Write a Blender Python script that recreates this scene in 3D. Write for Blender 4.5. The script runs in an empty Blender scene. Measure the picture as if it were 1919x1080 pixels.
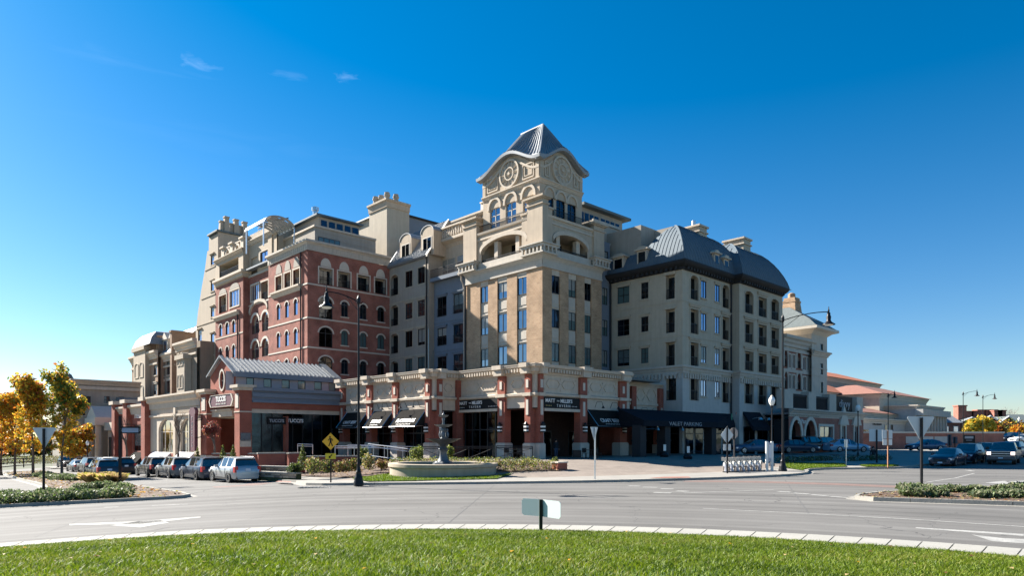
import bpy, math, random
import numpy as np
from mathutils import Vector, Matrix
from mathutils.geometry import tessellate_polygon
random.seed(7); rng = np.random.default_rng(7)
S = bpy.context.scene
COL = S.collection
PI = math.pi

# ------------------------------------------------------------------ camera, sky, sun, exposure
CZ, FP, HX, HY = 2.65, 1279.0, 959.5, 822.0      # eye height, focal length in photo pixels, principal column, horizon row
cam = bpy.data.objects.new('camera', bpy.data.cameras.new('camera'))
COL.objects.link(cam); S.camera = cam
cam.location = (0, 0, CZ); cam.rotation_euler = (PI/2, 0, 0)
cam.data.sensor_width = 36; cam.data.lens = 36*FP/1919
cam.data.shift_y = (HY-540)/1919
cam.data.clip_start = 0.1; cam.data.clip_end = 6000

SUN = Vector((-1.3, 0.80, 1.0)).normalized()
elev = math.asin(SUN.z); azim = math.atan2(SUN.x, SUN.y)     # clockwise from +Y
W = bpy.data.worlds.new('World'); S.world = W; W.use_nodes = True
nt = W.node_tree; nt.nodes.clear()
N = nt.nodes.new; L = nt.links.new
sky = N('ShaderNodeTexSky'); sky.sky_type = 'NISHITA'; sky.sun_disc = False
sky.sun_elevation = elev; sky.sun_rotation = azim
sky.air_density = 1.0; sky.dust_density = 0.35; sky.ozone_density = 3.5; sky.altitude = 250
hs = N('ShaderNodeHueSaturation'); hs.inputs['Saturation'].default_value = 1.22; hs.inputs['Value'].default_value = .88
tint = N('ShaderNodeMix'); tint.data_type = 'RGBA'; tint.blend_type = 'MULTIPLY'; tint.inputs[0].default_value = 1; 
tcs = N('ShaderNodeTexCoord'); spx = N('ShaderNodeSeparateXYZ'); L(tcs.outputs['Generated'], spx.inputs[0]); trp = N('ShaderNodeValToRGB'); L(spx.outputs[2], trp.inputs[0])     # paler, whiter air near the horizon
trp.color_ramp.elements[0].position = .0; trp.color_ramp.elements[0].color = (1.0, .98, 1.0, 1); trp.color_ramp.elements[1].position = .62; trp.color_ramp.elements[1].color = (.42, .84, 1.0, 1); L(trp.outputs[0], tint.inputs['B'])
L(sky.outputs[0], tint.inputs['A']); L(tint.outputs['Result'], hs.inputs['Color'])
# thin wisps of high cloud
tc = N('ShaderNodeTexCoord')
def wisp(px, py, sx, sy, seed, amount):
    d = Vector(((px-HX)/FP, 1, (HY-py)/FP)).normalized()
    mp = N('ShaderNodeVectorMath'); mp.operation = 'SUBTRACT'; L(tc.outputs['Generated'], mp.inputs[0]); mp.inputs[1].default_value = d
    sc = N('ShaderNodeVectorMath'); sc.operation = 'MULTIPLY'; L(mp.outputs[0], sc.inputs[0]); sc.inputs[1].default_value = (1/sx, 1/sx, 1/sy)
    ln = N('ShaderNodeVectorMath'); ln.operation = 'LENGTH'; L(sc.outputs[0], ln.inputs[0])
    no = N('ShaderNodeTexNoise'); no.inputs['Scale'].default_value = 1.6; no.inputs['Detail'].default_value = 6; no.inputs['Distortion'].default_value = 0.6
    ad = N('ShaderNodeVectorMath'); L(sc.outputs[0], ad.inputs[0]); ad.inputs[1].default_value = (seed, seed*2, 0); L(ad.outputs[0], no.inputs['Vector'])
    a = N('ShaderNodeMath'); a.operation = 'MULTIPLY_ADD'; L(no.outputs[0], a.inputs[0]); a.inputs[1].default_value = 2.2; a.inputs[2].default_value = -0.5
    b = N('ShaderNodeMath'); b.operation = 'SUBTRACT'; L(a.outputs[0], b.inputs[0]); L(ln.outputs['Value'], b.inputs[1])
    c = N('ShaderNodeMath'); c.operation = 'MULTIPLY'; c.use_clamp = True; L(b.outputs[0], c.inputs[0]); c.inputs[1].default_value = amount
    return c
prev = None
for args in ((372, 119, .032, .012, 1.3, .20), (648, 146, .024, .010, 4.1, .15), (545, 142, .04, .007, 7.7, .07), (240, 118, .12, .015, 2.9, .05), (440, 275, .25, .03, 5.2, .03)):
    c = wisp(*args)
    if prev is None: prev = c
    else:
        m = N('ShaderNodeMath'); m.operation = 'MAXIMUM'; L(prev.outputs[0], m.inputs[0]); L(c.outputs[0], m.inputs[1]); prev = m
mix = N('ShaderNodeMix'); mix.data_type = 'RGBA'
L(prev.outputs[0], mix.inputs['Factor']); L(hs.outputs[0], mix.inputs['A']); mix.inputs['B'].default_value = (4.6, 6.6, 9.4, 1)
bg = N('ShaderNodeBackground'); bg.inputs['Strength'].default_value = 0.05
out = N('ShaderNodeOutputWorld'); L(mix.outputs['Result'], bg.inputs[0]); L(bg.outputs[0], out.inputs[0])

sun = bpy.data.objects.new('sun', bpy.data.lights.new('sun', 'SUN')); COL.objects.link(sun)
sun.data.energy = 5.0; sun.data.angle = math.radians(0.5); sun.data.color = (1.0, 0.94, 0.85)
sun.rotation_euler = (-SUN).to_track_quat('-Z', 'Y').to_euler(); sun.location = (-60, 20, 60)
S.view_settings.view_transform = 'Standard'; S.view_settings.look = 'None'
S.view_settings.exposure = 1.8; S.view_settings.gamma = 1.0
S.cycles.max_bounces = 6; S.cycles.diffuse_bounces = 3; S.cycles.glossy_bounces = 3
S.cycles.transparent_max_bounces = 6

# ------------------------------------------------------------------ materials
MATS = {}
def _new(name):
    m = bpy.data.materials.new(name); m.use_nodes = True; MATS[name] = m
    return m, m.node_tree.nodes, m.node_tree.links, m.node_tree.nodes['Principled BSDF']
def mat(name, col, rough=.8, var=.18, scale=1.5, bump=.0, metal=0.0, fine=0.0, streak=0.0, spec=.5, bscale=None):
    """plain surface: two scales of mottling, optional rain streaks and relief"""
    m, n, l, p = _new(name)
    p.inputs['Roughness'].default_value = rough; p.inputs['Metallic'].default_value = metal
    p.inputs['Specular IOR Level'].default_value = spec
    g = n.new('ShaderNodeNewGeometry')
    no = n.new('ShaderNodeTexNoise'); no.inputs['Scale'].default_value = scale; no.inputs['Detail'].default_value = 5; no.inputs['Roughness'].default_value = .65
    l.new(g.outputs['Position'], no.inputs['Vector'])
    fac = no.outputs[0]
    if streak:
        mp = n.new('ShaderNodeMapping'); mp.inputs['Scale'].default_value = (3.5, 3.5, .25); l.new(g.outputs['Position'], mp.inputs[0])
        n2 = n.new('ShaderNodeTexNoise'); n2.inputs['Scale'].default_value = 1.0; n2.inputs['Detail'].default_value = 4; l.new(mp.outputs[0], n2.inputs['Vector'])
        mx = n.new('ShaderNodeMix'); mx.data_type = 'FLOAT'; mx.inputs[0].default_value = streak; l.new(fac, mx.inputs[2]); l.new(n2.outputs[0], mx.inputs[3]); fac = mx.outputs[0]
    cr = n.new('ShaderNodeValToRGB')
    lo = [c*(1-var) for c in col]; hi = [min(1, c*(1+var)) for c in col]
    cr.color_ramp.elements[0].position = .3; cr.color_ramp.elements[1].position = .7
    cr.color_ramp.elements[0].color = (*lo, 1); cr.color_ramp.elements[1].color = (*hi, 1)
    l.new(fac, cr.inputs[0]); c = cr.outputs[0]
    if fine:
        n3 = n.new('ShaderNodeTexNoise'); n3.inputs['Scale'].default_value = 28; n3.inputs['Detail'].default_value = 3; l.new(g.outputs['Position'], n3.inputs['Vector'])
        mm = n.new('ShaderNodeMix'); mm.data_type = 'RGBA'; mm.blend_type = 'OVERLAY'; mm.inputs[0].default_value = fine; l.new(c, mm.inputs[6]); l.new(n3.outputs[0], mm.inputs[7]); c = mm.outputs[2]
    l.new(c, p.inputs['Base Color'])
    if bump:
        nb = n.new('ShaderNodeTexNoise'); nb.inputs['Scale'].default_value = bscale or 14; nb.inputs['Detail'].default_value = 4; l.new(g.outputs['Position'], nb.inputs['Vector'])
        b = n.new('ShaderNodeBump'); b.inputs['Strength'].default_value = bump; b.inputs['Distance'].default_value = .03; l.new(nb.outputs[0], b.inputs['Height']); l.new(b.outputs[0], p.inputs['Normal'])
    return m
def brick(name, c1, c2, mortar, bw=.21, bh=.075, ms=.012, var=.15):
    """masonry in the object's own frame: x (or y) along the wall, z up"""
    m, n, l, p = _new(name)
    p.inputs['Roughness'].default_value = .9; p.inputs['Specular IOR Level'].default_value = .25
    t = n.new('ShaderNodeTexCoord'); sx = n.new('ShaderNodeSeparateXYZ'); l.new(t.outputs['Object'], sx.inputs[0])
    a = n.new('ShaderNodeMath'); l.new(sx.outputs[0], a.inputs[0]); l.new(sx.outputs[1], a.inputs[1])
    cb = n.new('ShaderNodeCombineXYZ'); l.new(a.outputs[0], cb.inputs[0]); l.new(sx.outputs[2], cb.inputs[1])
    bt = n.new('ShaderNodeTexBrick'); bt.inputs['Scale'].default_value = 1; bt.inputs['Brick Width'].default_value = bw; bt.inputs['Row Height'].default_value = bh
    bt.inputs['Mortar Size'].default_value = ms; bt.inputs['Color1'].default_value = (*c1, 1); bt.inputs['Color2'].default_value = (*c2, 1); bt.inputs['Mortar'].default_value = (*mortar, 1)
    l.new(cb.outputs[0], bt.inputs['Vector'])
    g = n.new('ShaderNodeNewGeometry'); no = n.new('ShaderNodeTexNoise'); no.inputs['Scale'].default_value = .8; no.inputs['Detail'].default_value = 6; l.new(g.outputs['Position'], no.inputs['Vector'])
    cr = n.new('ShaderNodeValToRGB'); cr.color_ramp.elements[0].position = .3; cr.color_ramp.elements[1].position = .7
    cr.color_ramp.elements[0].color = (1-var*1.6,)*3+(1,); cr.color_ramp.elements[1].color = (1+var*.4,)*3+(1,); l.new(no.outputs[0], cr.inputs[0])
    mm = n.new('ShaderNodeMix'); mm.data_type = 'RGBA'; mm.blend_type = 'MULTIPLY'; mm.inputs[0].default_value = 1; l.new(bt.outputs[0], mm.inputs[6]); l.new(cr.outputs[0], mm.inputs[7])
    l.new(mm.outputs[2], p.inputs['Base Color'])
    b = n.new('ShaderNodeBump'); b.inputs['Strength'].default_value = .4; b.inputs['Distance'].default_value = .01; b.invert = True; l.new(bt.outputs[1], b.inputs['Height']); l.new(b.outputs[0], p.inputs['Normal'])
    return m
def plain(name, col, rough=.5, metal=0, spec=.5, coat=0, emit=None):
    m, n, l, p = _new(name)
    p.inputs['Base Color'].default_value = (*col, 1); p.inputs['Roughness'].default_value = rough; p.inputs['Metallic'].default_value = metal
    p.inputs['Specular IOR Level'].default_value = spec; p.inputs['Coat Weight'].default_value = coat; p.inputs['Coat Roughness'].default_value = .05
    return m
def leafmat(name, col):
    m, n, l, p = _new(name)
    p.inputs['Base Color'].default_value = (*col, 1); p.inputs['Roughness'].default_value = .55; p.inputs['Specular IOR Level'].default_value = .3
    tr = n.new('ShaderNodeBsdfTranslucent'); tr.inputs[0].default_value = (*[min(1, c*1.25) for c in col], 1)
    mx = n.new('ShaderNodeMixShader'); mx.inputs[0].default_value = .35
    l.new(p.outputs[0], mx.inputs[1]); l.new(tr.outputs[0], mx.inputs[2]); l.new(mx.outputs[0], n['Material Output'].inputs[0])
    return m

brick('red_brick', (.37, .095, .064), (.28, .066, .046), (.33, .20, .155), ms=.014, var=.22)
brick('tavern_brick', (.36, .092, .058), (.29, .07, .046), (.28, .135, .10))
brick('tan_brick', (.47, .31, .19), (.37, .235, .14), (.45, .36, .27), bw=.4, bh=.2)
brick('townhouse_brick', (.36, .22, .13), (.28, .16, .10), (.35, .28, .22))
brick('far_brick', (.40, .13, .08), (.30, .09, .06), (.3, .2, .17))
mat('beige_stucco', (.44, .355, .265), .9, .15, 1.2, .1, streak=.5)
mat('grey_stucco', (.34, .30, .25), .9, .13, 1.2, .1, streak=.5)
mat('blue_grey_stucco', (.16, .19, .23), .9, .08, 1.2, .1, streak=.5)
mat('taupe_stucco', (.42, .36, .275), .9, .13, 1.2, .1, streak=.5)
mat('tan_stucco', (.40, .33, .25), .92, .10, .9, .12, streak=.6)
mat('limestone', (.46, .41, .345), .85, .14, 1.5, .12, streak=.4)
mat('pale_limestone', (.43, .415, .385), .85, .12, 1.5, .12, streak=.4)
mat('cast_stone', (.50, .42, .33), .85, .15, 2.0, .1, streak=.4)
mat('white_trim', (.54, .48, .40), .7, .06, 2.0)
mat('blue_siding', (.155, .18, .22), .7, .06, 2)
mat('lilac_siding', (.36, .33, .35), .8, .06, 2)
mat('zinc', (.235, .25, .265), .5, .10, .7, metal=.25, streak=.5)
mat('brown_stone', (.235, .18, .13), .9, .16, 1.2, .1, streak=.5); mat('blue_metal_roof', (.09, .122, .148), .72, .12, .7, metal=.1, streak=.5)
mat('slate', (.17, .19, .21), .6, .2, 3, .2)
mat('dark_slate', (.10, .12, .12), .7, .2, 3, .2)
mat('red_tile', (.40, .125, .055), .85, .18, 2.5, .3)
mat('brown_tile', (.24, .11, .08), .85, .18, 2.5, .3)
plain('dark_soffit', (.03, .03, .033), .7, 0, .2)
plain('black_iron', (.012, .012, .014), .4, .0, .25)
plain('window_frame_paint', (.02, .022, .025), .4)
plain('white_paint', (.75, .74, .70), .5)
plain('silver_metal', (.62, .63, .64), .35, 1)
plain('sign_back', (.55, .58, .58), .5, .35)
def glass(name, col, rough=.06):
    m, n, l, p = _new(name)
    p.inputs['Base Color'].default_value = (*col, 1); p.inputs['Metallic'].default_value = 1; p.inputs['Roughness'].default_value = rough
    g = n.new('ShaderNodeNewGeometry'); no = n.new('ShaderNodeTexNoise'); no.inputs['Scale'].default_value = .9; no.inputs['Detail'].default_value = 1; l.new(g.outputs['Position'], no.inputs['Vector'])
    b = n.new('ShaderNodeBump'); b.inputs['Strength'].default_value = .06; b.inputs['Distance'].default_value = .3; l.new(no.outputs[0], b.inputs['Height']); l.new(b.outputs[0], p.inputs['Normal'])
    return m
glass('glass', (.24, .28, .33)); glass('dark_glass', (.045, .055, .07)); glass('blue_glass', (.34, .38, .52)); plain('teal_reflect_glass', (.07, .12, .12), .12, 0, .8)  # the teal one carries a sky reflection in its base colour
mat('curtain', (.10, .125, .125), .25, .25, 5, spec=.8); mat('blind', (.25, .245, .22), .3, .12, 6, spec=.8)
glass('tint_screen', (.03, .05, .07), .15); plain('interior_shade', (.02, .02, .022), .9)  # interior tone: near-black painted in for the shade indoors
mat('awning_canvas', (.022, .021, .02), .95, .2, 5, .1, spec=.03)
mat('navy_canvas', (.016, .02, .027), .95, .2, 5, .1, spec=.05)
mat('grey_canvas', (.42, .40, .44), .85, .1, 4)
plain('sign_black', (.012, .012, .013), .6, 0, .15); mat('porch_shade_brown', (.055, .034, .028), .8, .2, 3, spec=.1)  # the brown holds the porch's deep shade in its colour
plain('lettering', (.72, .70, .66), .6)
plain('lettering_dim', (.30, .31, .33), .6)
plain('gold_paint', (.55, .42, .15), .5)
plain('maroon_paint', (.13, .045, .06), .5)
mat('concrete', (.245, .23, .205), .9, .12, .8, .15, fine=.25)
mat('kerb_concrete', (.26, .245, .215), .9, .14, 1.2, .2, fine=.2)
mat('apron_concrete', (.285, .275, .245), .9, .10, .6, .2, fine=.25)
mat('fountain_stone', (.36, .295, .215), .85, .14, 1.0, .15, fine=.15, streak=.6)
mat('fountain_metal', (.12, .13, .14), .45, .25, 6, .1, metal=.4)
mat('mulch', (.10, .062, .042), .95, .5, 9, .8, bscale=30)
mat('soil', (.05, .06, .025), .95, .4, 5, .5)
plain('tyre_rubber', (.018, .018, .018), .8)
plain('alloy', (.60, .61, .63), .3, .9)
plain('dark_alloy', (.10, .10, .11), .4, .6)
plain('trim_black', (.02, .02, .021), .6)
plain('tail_red', (.45, .015, .02), .25)
plain('head_clear', (.75, .76, .80), .15, .2)
plain('plate_white', (.65, .67, .72), .5)
plain('lamp_glass', (.80, .80, .76), .3)
plain('sign_yellow', (.80, .40, .015), .45)
plain('sign_lime', (.62, .48, .02), .45)
plain('water', (.012, .016, .02), .05); plain('blue_panel', (.28, .36, .48), .5); plain('brown_back', (.34, .28, .25), .55, .3); plain('rust_post', (.35, .16, .08), .7); plain('panel_dark', (.05, .06, .08), .5); plain('chevron_back', (.50, .56, .55), .6, 0, .2); plain('kiosk_grey', (.38, .40, .46), .4)
mat('bark', (.14, .105, .08), .95, .35, 12, .5)
mat('grey_bark', (.25, .22, .20), .95, .3, 12, .5)
for k, c in {'leaf_gold': (.62, .32, .025), 'leaf_orange': (.58, .18, .02), 'leaf_rust': (.30, .09, .03), 'leaf_yellow': (.66, .47, .05), 'leaf_olive': (.26, .26, .04), 'leaf_green': (.085, .14, .025),
             'leaf_dark': (.035, .06, .018), 'leaf_box': (.075, .105, .025), 'leaf_sage': (.13, .17, .075), 'leaf_grey': (.22, .22, .13), 'leaf_brown': (.17, .085, .035), 'leaf_red': (.22, .06, .05), 'leaf_straw': (.50, .36, .17), 'leaf_lime': (.30, .32, .05)}.items():
    leafmat(k, c)
leafmat('grass_a', (.108, .163, .005)); leafmat('grass_b', (.172, .232, .009)); leafmat('grass_c', (.05, .088, .004)); leafmat('grass_d', (.23, .225, .05))
mat('grass_base', (.06, .115, .018), .95, .35, 3, .4, fine=.4)

# asphalt: pale, worn, with tyre-polished bands, tar seams and fine aggregate
def asphalt():
    m, n, l, p = _new('asphalt'); p.inputs['Roughness'].default_value = .88; p.inputs['Specular IOR Level'].default_value = .3
    g = n.new('ShaderNodeNewGeometry')
    a = n.new('ShaderNodeTexNoise'); a.inputs['Scale'].default_value = .16; a.inputs['Detail'].default_value = 7; a.inputs['Roughness'].default_value = .6; l.new(g.outputs['Position'], a.inputs['Vector'])
    # bands concentric with the traffic circle
    sb = n.new('ShaderNodeVectorMath'); sb.operation = 'SUBTRACT'; l.new(g.outputs['Position'], sb.inputs[0]); sb.inputs[1].default_value = (-3.44, -2.08, 0)
    fl = n.new('ShaderNodeVectorMath'); fl.operation = 'MULTIPLY'; l.new(sb.outputs[0], fl.inputs[0]); fl.inputs[1].default_value = (1, 1, 0)
    ln = n.new('ShaderNodeVectorMath'); ln.operation = 'LENGTH'; l.new(fl.outputs[0], ln.inputs[0])
    n1 = n.new('ShaderNodeTexNoise'); n1.noise_dimensions = '1D'; n1.inputs['Scale'].default_value = .75; n1.inputs['Detail'].default_value = 3; l.new(ln.outputs['Value'], n1.inputs['W'])
    mx = n.new('ShaderNodeMix'); mx.data_type = 'FLOAT'; mx.inputs[0].default_value = .6; l.new(a.outputs[0], mx.inputs[2]); l.new(n1.outputs[0], mx.inputs[3])
    cr = n.new('ShaderNodeValToRGB'); e = cr.color_ramp.elements
    e[0].position = .34; e[0].color = (.088, .084, .079, 1); e[1].position = .66; e[1].color = (.16, .154, .145, 1); l.new(mx.outputs[0], cr.inputs[0])
    f = n.new('ShaderNodeTexNoise'); f.inputs['Scale'].default_value = 55; f.inputs['Detail'].default_value = 2; l.new(g.outputs['Position'], f.inputs['Vector'])
    ov = n.new('ShaderNodeMix'); ov.data_type = 'RGBA'; ov.blend_type = 'OVERLAY'; ov.inputs[0].default_value = .35; l.new(cr.outputs[0], ov.inputs[6]); l.new(f.outputs[0], ov.inputs[7])
    v = n.new('ShaderNodeTexVoronoi'); v.feature = 'DISTANCE_TO_EDGE'; v.inputs['Scale'].default_value = .17
    wn = n.new('ShaderNodeTexNoise'); wn.inputs['Scale'].default_value = .8; wn.inputs['Detail'].default_value = 4; l.new(g.outputs['Position'], wn.inputs['Vector'])
    wv = n.new('ShaderNodeVectorMath'); wv.operation = 'MULTIPLY_ADD'; l.new(wn.outputs[1], wv.inputs[0]); wv.inputs[1].default_value = (1.6, 1.6, 0); l.new(g.outputs['Position'], wv.inputs[2]); l.new(wv.outputs[0], v.inputs['Vector'])
    th = n.new('ShaderNodeMath'); th.operation = 'LESS_THAN'; l.new(v.outputs['Distance'], th.inputs[0]); th.inputs[1].default_value = .0022
    dk = n.new('ShaderNodeMix'); dk.data_type = 'RGBA'; l.new(th.outputs[0], dk.inputs[0]); l.new(ov.outputs[2], dk.inputs[6]); dk.inputs[7].default_value = (.078, .075, .072, 1)
    l.new(dk.outputs[2], p.inputs['Base Color'])
    b = n.new('ShaderNodeBump'); b.inputs['Strength'].default_value = .3; b.inputs['Distance'].default_value = .01; l.new(f.outputs[0], b.inputs['Height']); l.new(b.outputs[0], p.inputs['Normal'])
asphalt()
mat('worn_marking', (.27, .265, .25), .85, .25, 2.5, .1, fine=.5)
mat('tar_seam', (.10, .098, .095), .8, .2, 2)
brick('paving', (.25, .21, .178), (.215, .178, .15), (.195, .165, .14), bw=.6, bh=.3, ms=.012, var=.12)
# the paving pattern lies flat: use x/y instead of x/z
_p = MATS['paving'].node_tree
for lk in list(_p.links):
    if lk.to_node.type == 'TEX_BRICK' and lk.to_socket.name == 'Vector': _p.links.remove(lk)
_p.links.new([x for x in _p.nodes if x.type == 'TEX_COORD'][0].outputs['Object'], [x for x in _p.nodes if x.type == 'TEX_BRICK'][0].inputs['Vector'])
mat('crosswalk_brick', (.155, .10, .085), .9, .2, 2, .15, fine=.3)
mat('tactile_red', (.27, .12, .09), .85, .15, 2)

# ------------------------------------------------------------------ mesh and object helpers
XF = {}     # world position and turn of every parent
class MB:
    def __init__(s): s.v = []; s.f = []; s.m = []
    def add(s, vs, fs, m=0):
        o = len(s.v); s.v += [tuple(v) for v in vs]; s.f += [tuple(i+o for i in f) for f in fs]; s.m += [m]*len(fs); return s
    def box(s, x0, x1, y0, y1, z0, z1, m=0):
        return s.add([(x0,y0,z0),(x1,y0,z0),(x1,y1,z0),(x0,y1,z0),(x0,y0,z1),(x1,y0,z1),(x1,y1,z1),(x0,y1,z1)],
                     [(0,3,2,1),(4,5,6,7),(0,1,5,4),(1,2,6,5),(2,3,7,6),(3,0,4,7)], m)
    def quad(s, a, b, c, d, m=0): return s.add([a,b,c,d], [(0,1,2,3)], m)
    def poly(s, pts, m=0): return s.add(pts, [tuple(range(len(pts)))], m)
    def prism(s, pts, y0, y1, m=0):          # polygon in (x,z) pushed along y
        n = len(pts); vs = [(x,y0,z) for x,z in pts]+[(x,y1,z) for x,z in pts]
        return s.add(vs, [tuple(range(n)), tuple(range(2*n-1,n-1,-1))]+[(i,i+n,(i+1)%n+n,(i+1)%n) for i in range(n)], m)
    def prismz(s, pts, z0, z1, m=0):         # polygon in (x,y) pushed along z
        n = len(pts); vs = [(x,y,z0) for x,y in pts]+[(x,y,z1) for x,y in pts]
        return s.add(vs, [tuple(range(n-1,-1,-1)), tuple(range(n,2*n))]+[(i,(i+1)%n,(i+1)%n+n,i+n) for i in range(n)], m)
    def prismx(s, pts, x0, x1, m=0):         # polygon in (y,z) pushed along x
        n = len(pts); vs = [(x0,y,z) for y,z in pts]+[(x1,y,z) for y,z in pts]
        return s.add(vs, [tuple(range(n)), tuple(range(2*n-1,n-1,-1))]+[(i,i+n,(i+1)%n+n,(i+1)%n) for i in range(n)], m)
    def lathe(s, prof, n=16, c=(0,0,0), m=0, a0=0, cap=True):
        vs = [(c[0]+r*math.cos(a0+2*PI*k/n), c[1]+r*math.sin(a0+2*PI*k/n), c[2]+z) for r,z in prof for k in range(n)]
        fs = [(i*n+k, i*n+(k+1)%n, (i+1)*n+(k+1)%n, (i+1)*n+k) for i in range(len(prof)-1) for k in range(n)]
        if cap and prof[-1][0] > 1e-6: fs.append(tuple((len(prof)-1)*n+k for k in range(n)))
        if cap and prof[0][0] > 1e-6: fs.append(tuple(k for k in range(n-1,-1,-1)))
        return s.add(vs, fs, m)
    def tube(s, pts, r, n=6, m=0, r1=None):
        pts = [Vector(p) for p in pts]; vs = []; k = len(pts); up = Vector((0,0,1))
        for i,p in enumerate(pts):
            t = (pts[min(i+1,k-1)]-pts[max(i-1,0)]).normalized()
            a = t.cross(up); a = t.cross(Vector((1,0,0))) if a.length < .05 else a
            a.normalize(); b = t.cross(a); rr = r if r1 is None else r+(r1-r)*i/(k-1)
            vs += [p+(a*math.cos(2*PI*j/n)+b*math.sin(2*PI*j/n))*rr for j in range(n)]
        fs = [(i*n+j, (i+1)*n+j, (i+1)*n+(j+1)%n, i*n+(j+1)%n) for i in range(k-1) for j in range(n)]
        fs += [tuple(range(n)), tuple(range((k-1)*n+n-1,(k-1)*n-1,-1))]
        return s.add(vs, fs, m)
    def mesh(s, name, mats):
        me = bpy.data.meshes.new(name); me.from_pydata(s.v, [], s.f)
        for m in mats: me.materials.append(MATS[m])
        if len(mats) > 1: me.polygons.foreach_set('material_index', s.m)
        return me
def rot2(x, y, a): c, s = math.cos(a), math.sin(a); return (c*x-s*y, s*x+c*y)
def put(o, par=None, loc=(0,0,0), rz=0.0):
    """link an object at a WORLD position and turn, under its parent"""
    COL.objects.link(o); loc = tuple(loc)
    if par is not None:
        pl, pr = XF[par]; o.parent = par
        x, y = rot2(loc[0]-pl[0], loc[1]-pl[1], -pr); o.location = (x, y, loc[2]-pl[2]); o.rotation_euler = (0,0,rz-pr)
    else: o.location = loc; o.rotation_euler = (0,0,rz)
    XF[o] = (loc, rz)
    return o
def obj(name, mesh, par=None, loc=(0,0,0), rz=0.0): return put(bpy.data.objects.new(name, mesh), par, loc, rz)
def sub(name, mesh, par): l, r = XF[par]; return obj(name, mesh, par, l, r)        # a child in its parent's own frame
def smooth(me, deg=40):
    me.polygons.foreach_set('use_smooth', [True]*len(me.polygons))
    me.set_sharp_from_angle(angle=math.radians(deg)); return me
def tag(o, label, cat, group=None, kind=None):
    o['label'] = label; o['category'] = cat
    if group: o['group'] = group
    if kind: o['kind'] = kind
    return o
def thing(name, label, cat, loc=(0,0,0), rz=0.0, group=None):
    o = bpy.data.objects.new(name, None); o.empty_display_size = .3; put(o, None, loc, rz); return tag(o, label, cat, group)
def structure(name, mesh, label=None):
    o = obj(name, mesh); o['kind'] = 'structure'
    if label: o['label'] = label
    return o
def dup(root, loc, rz, label=None, group=None):
    r = root.copy(); COL.objects.link(r); r.location = loc; r.rotation_euler = (0,0,rz); XF[r] = (tuple(loc), rz)
    if label: r['label'] = label
    if group: r['group'] = group
    def rec(a, b):
        for ch in a.children:
            c = ch.copy(); COL.objects.link(c); c.parent = b; rec(ch, c)
    rec(root, r); return r
def text(name, body, size, matname, par, loc, rz, ext=.02, align='CENTER', shear=0, tilt=PI/2, bold=0, sx=1):
    cu = bpy.data.curves.new(name, 'FONT'); cu.body = body; cu.size = size; cu.extrude = ext; cu.align_x = align; cu.align_y = 'CENTER'; cu.shear = shear; cu.offset = bold
    cu.materials.append(MATS[matname]); cu.resolution_u = 3
    tmp = bpy.data.objects.new(name, cu); me = bpy.data.meshes.new_from_object(tmp); bpy.data.objects.remove(tmp)
    o = bpy.data.objects.new(name, me); put(o, par, loc, rz); o.rotation_euler = (tilt, 0, o.rotation_euler.z); o.scale = (sx, 1, 1); return o

# ------------------------------------------------------------------ the site: slopes and the buildings' frame
def gz(x, y=0):                      # road level
    x = max(-75, min(90, x)); return .0107*x if x > -9 else -.0963+.03*(x+9)
KPT = [(-75, 108.3), (-12.7, 43.1), (-12.4, 41.1), (-11.2, 40.3), (-8, 39.7), (-2, 39.45), (4, 39.7), (9.8, 40.7), (15, 42.5), (18.8, 44.8), (20.8, 47.8), (22.2, 50.7), (25.3, 51.9), (29.2, 52.1), (31, 53.4), (96, 115.5)]
KSEG = list(zip(KPT, KPT[1:]))
def sst(t): t = max(0, min(1, t)); return t*t*(3-2*t)
def pz(x, y):                        # plaza and pavements: a kerb up, then rising to the tavern floor
    amp = .72*sst((x+17)/9)*(1-sst((x-17)/10)*.55); d = 1e9
    for (ax, ay), (bx, by) in KSEG:
        ux, uy = bx-ax, by-ay; t = ((x-ax)*ux+(y-ay)*uy)/(ux*ux+uy*uy); t = 0 if t < 0 else 1 if t > 1 else t; e = (x-ax-ux*t)**2+(y-ay-uy*t)**2
        if e < d: d = e
    return gz(x)+.13+amp*sst((d**.5-.6)/15)**1.5
def G(px, py, plaza=False):          # photo pixel of a ground point -> place on the ground
    k = (px-HX)/FP; z = 0
    for _ in range(40):
        d = (CZ-z)*FP/(py-HY); x = k*d; z = z*.5+.5*(pz(x, d) if plaza else gz(x))
    return (x, d, z)
PH = math.atan2(.691, .723); UR = (math.cos(PH), math.sin(PH)); UL = (-UR[1], UR[0]); TO = (3.12, 70.0)
def AB(b, a): return (TO[0]+b*UR[0]+a*UL[0], TO[1]+b*UR[1]+a*UL[1])
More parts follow.
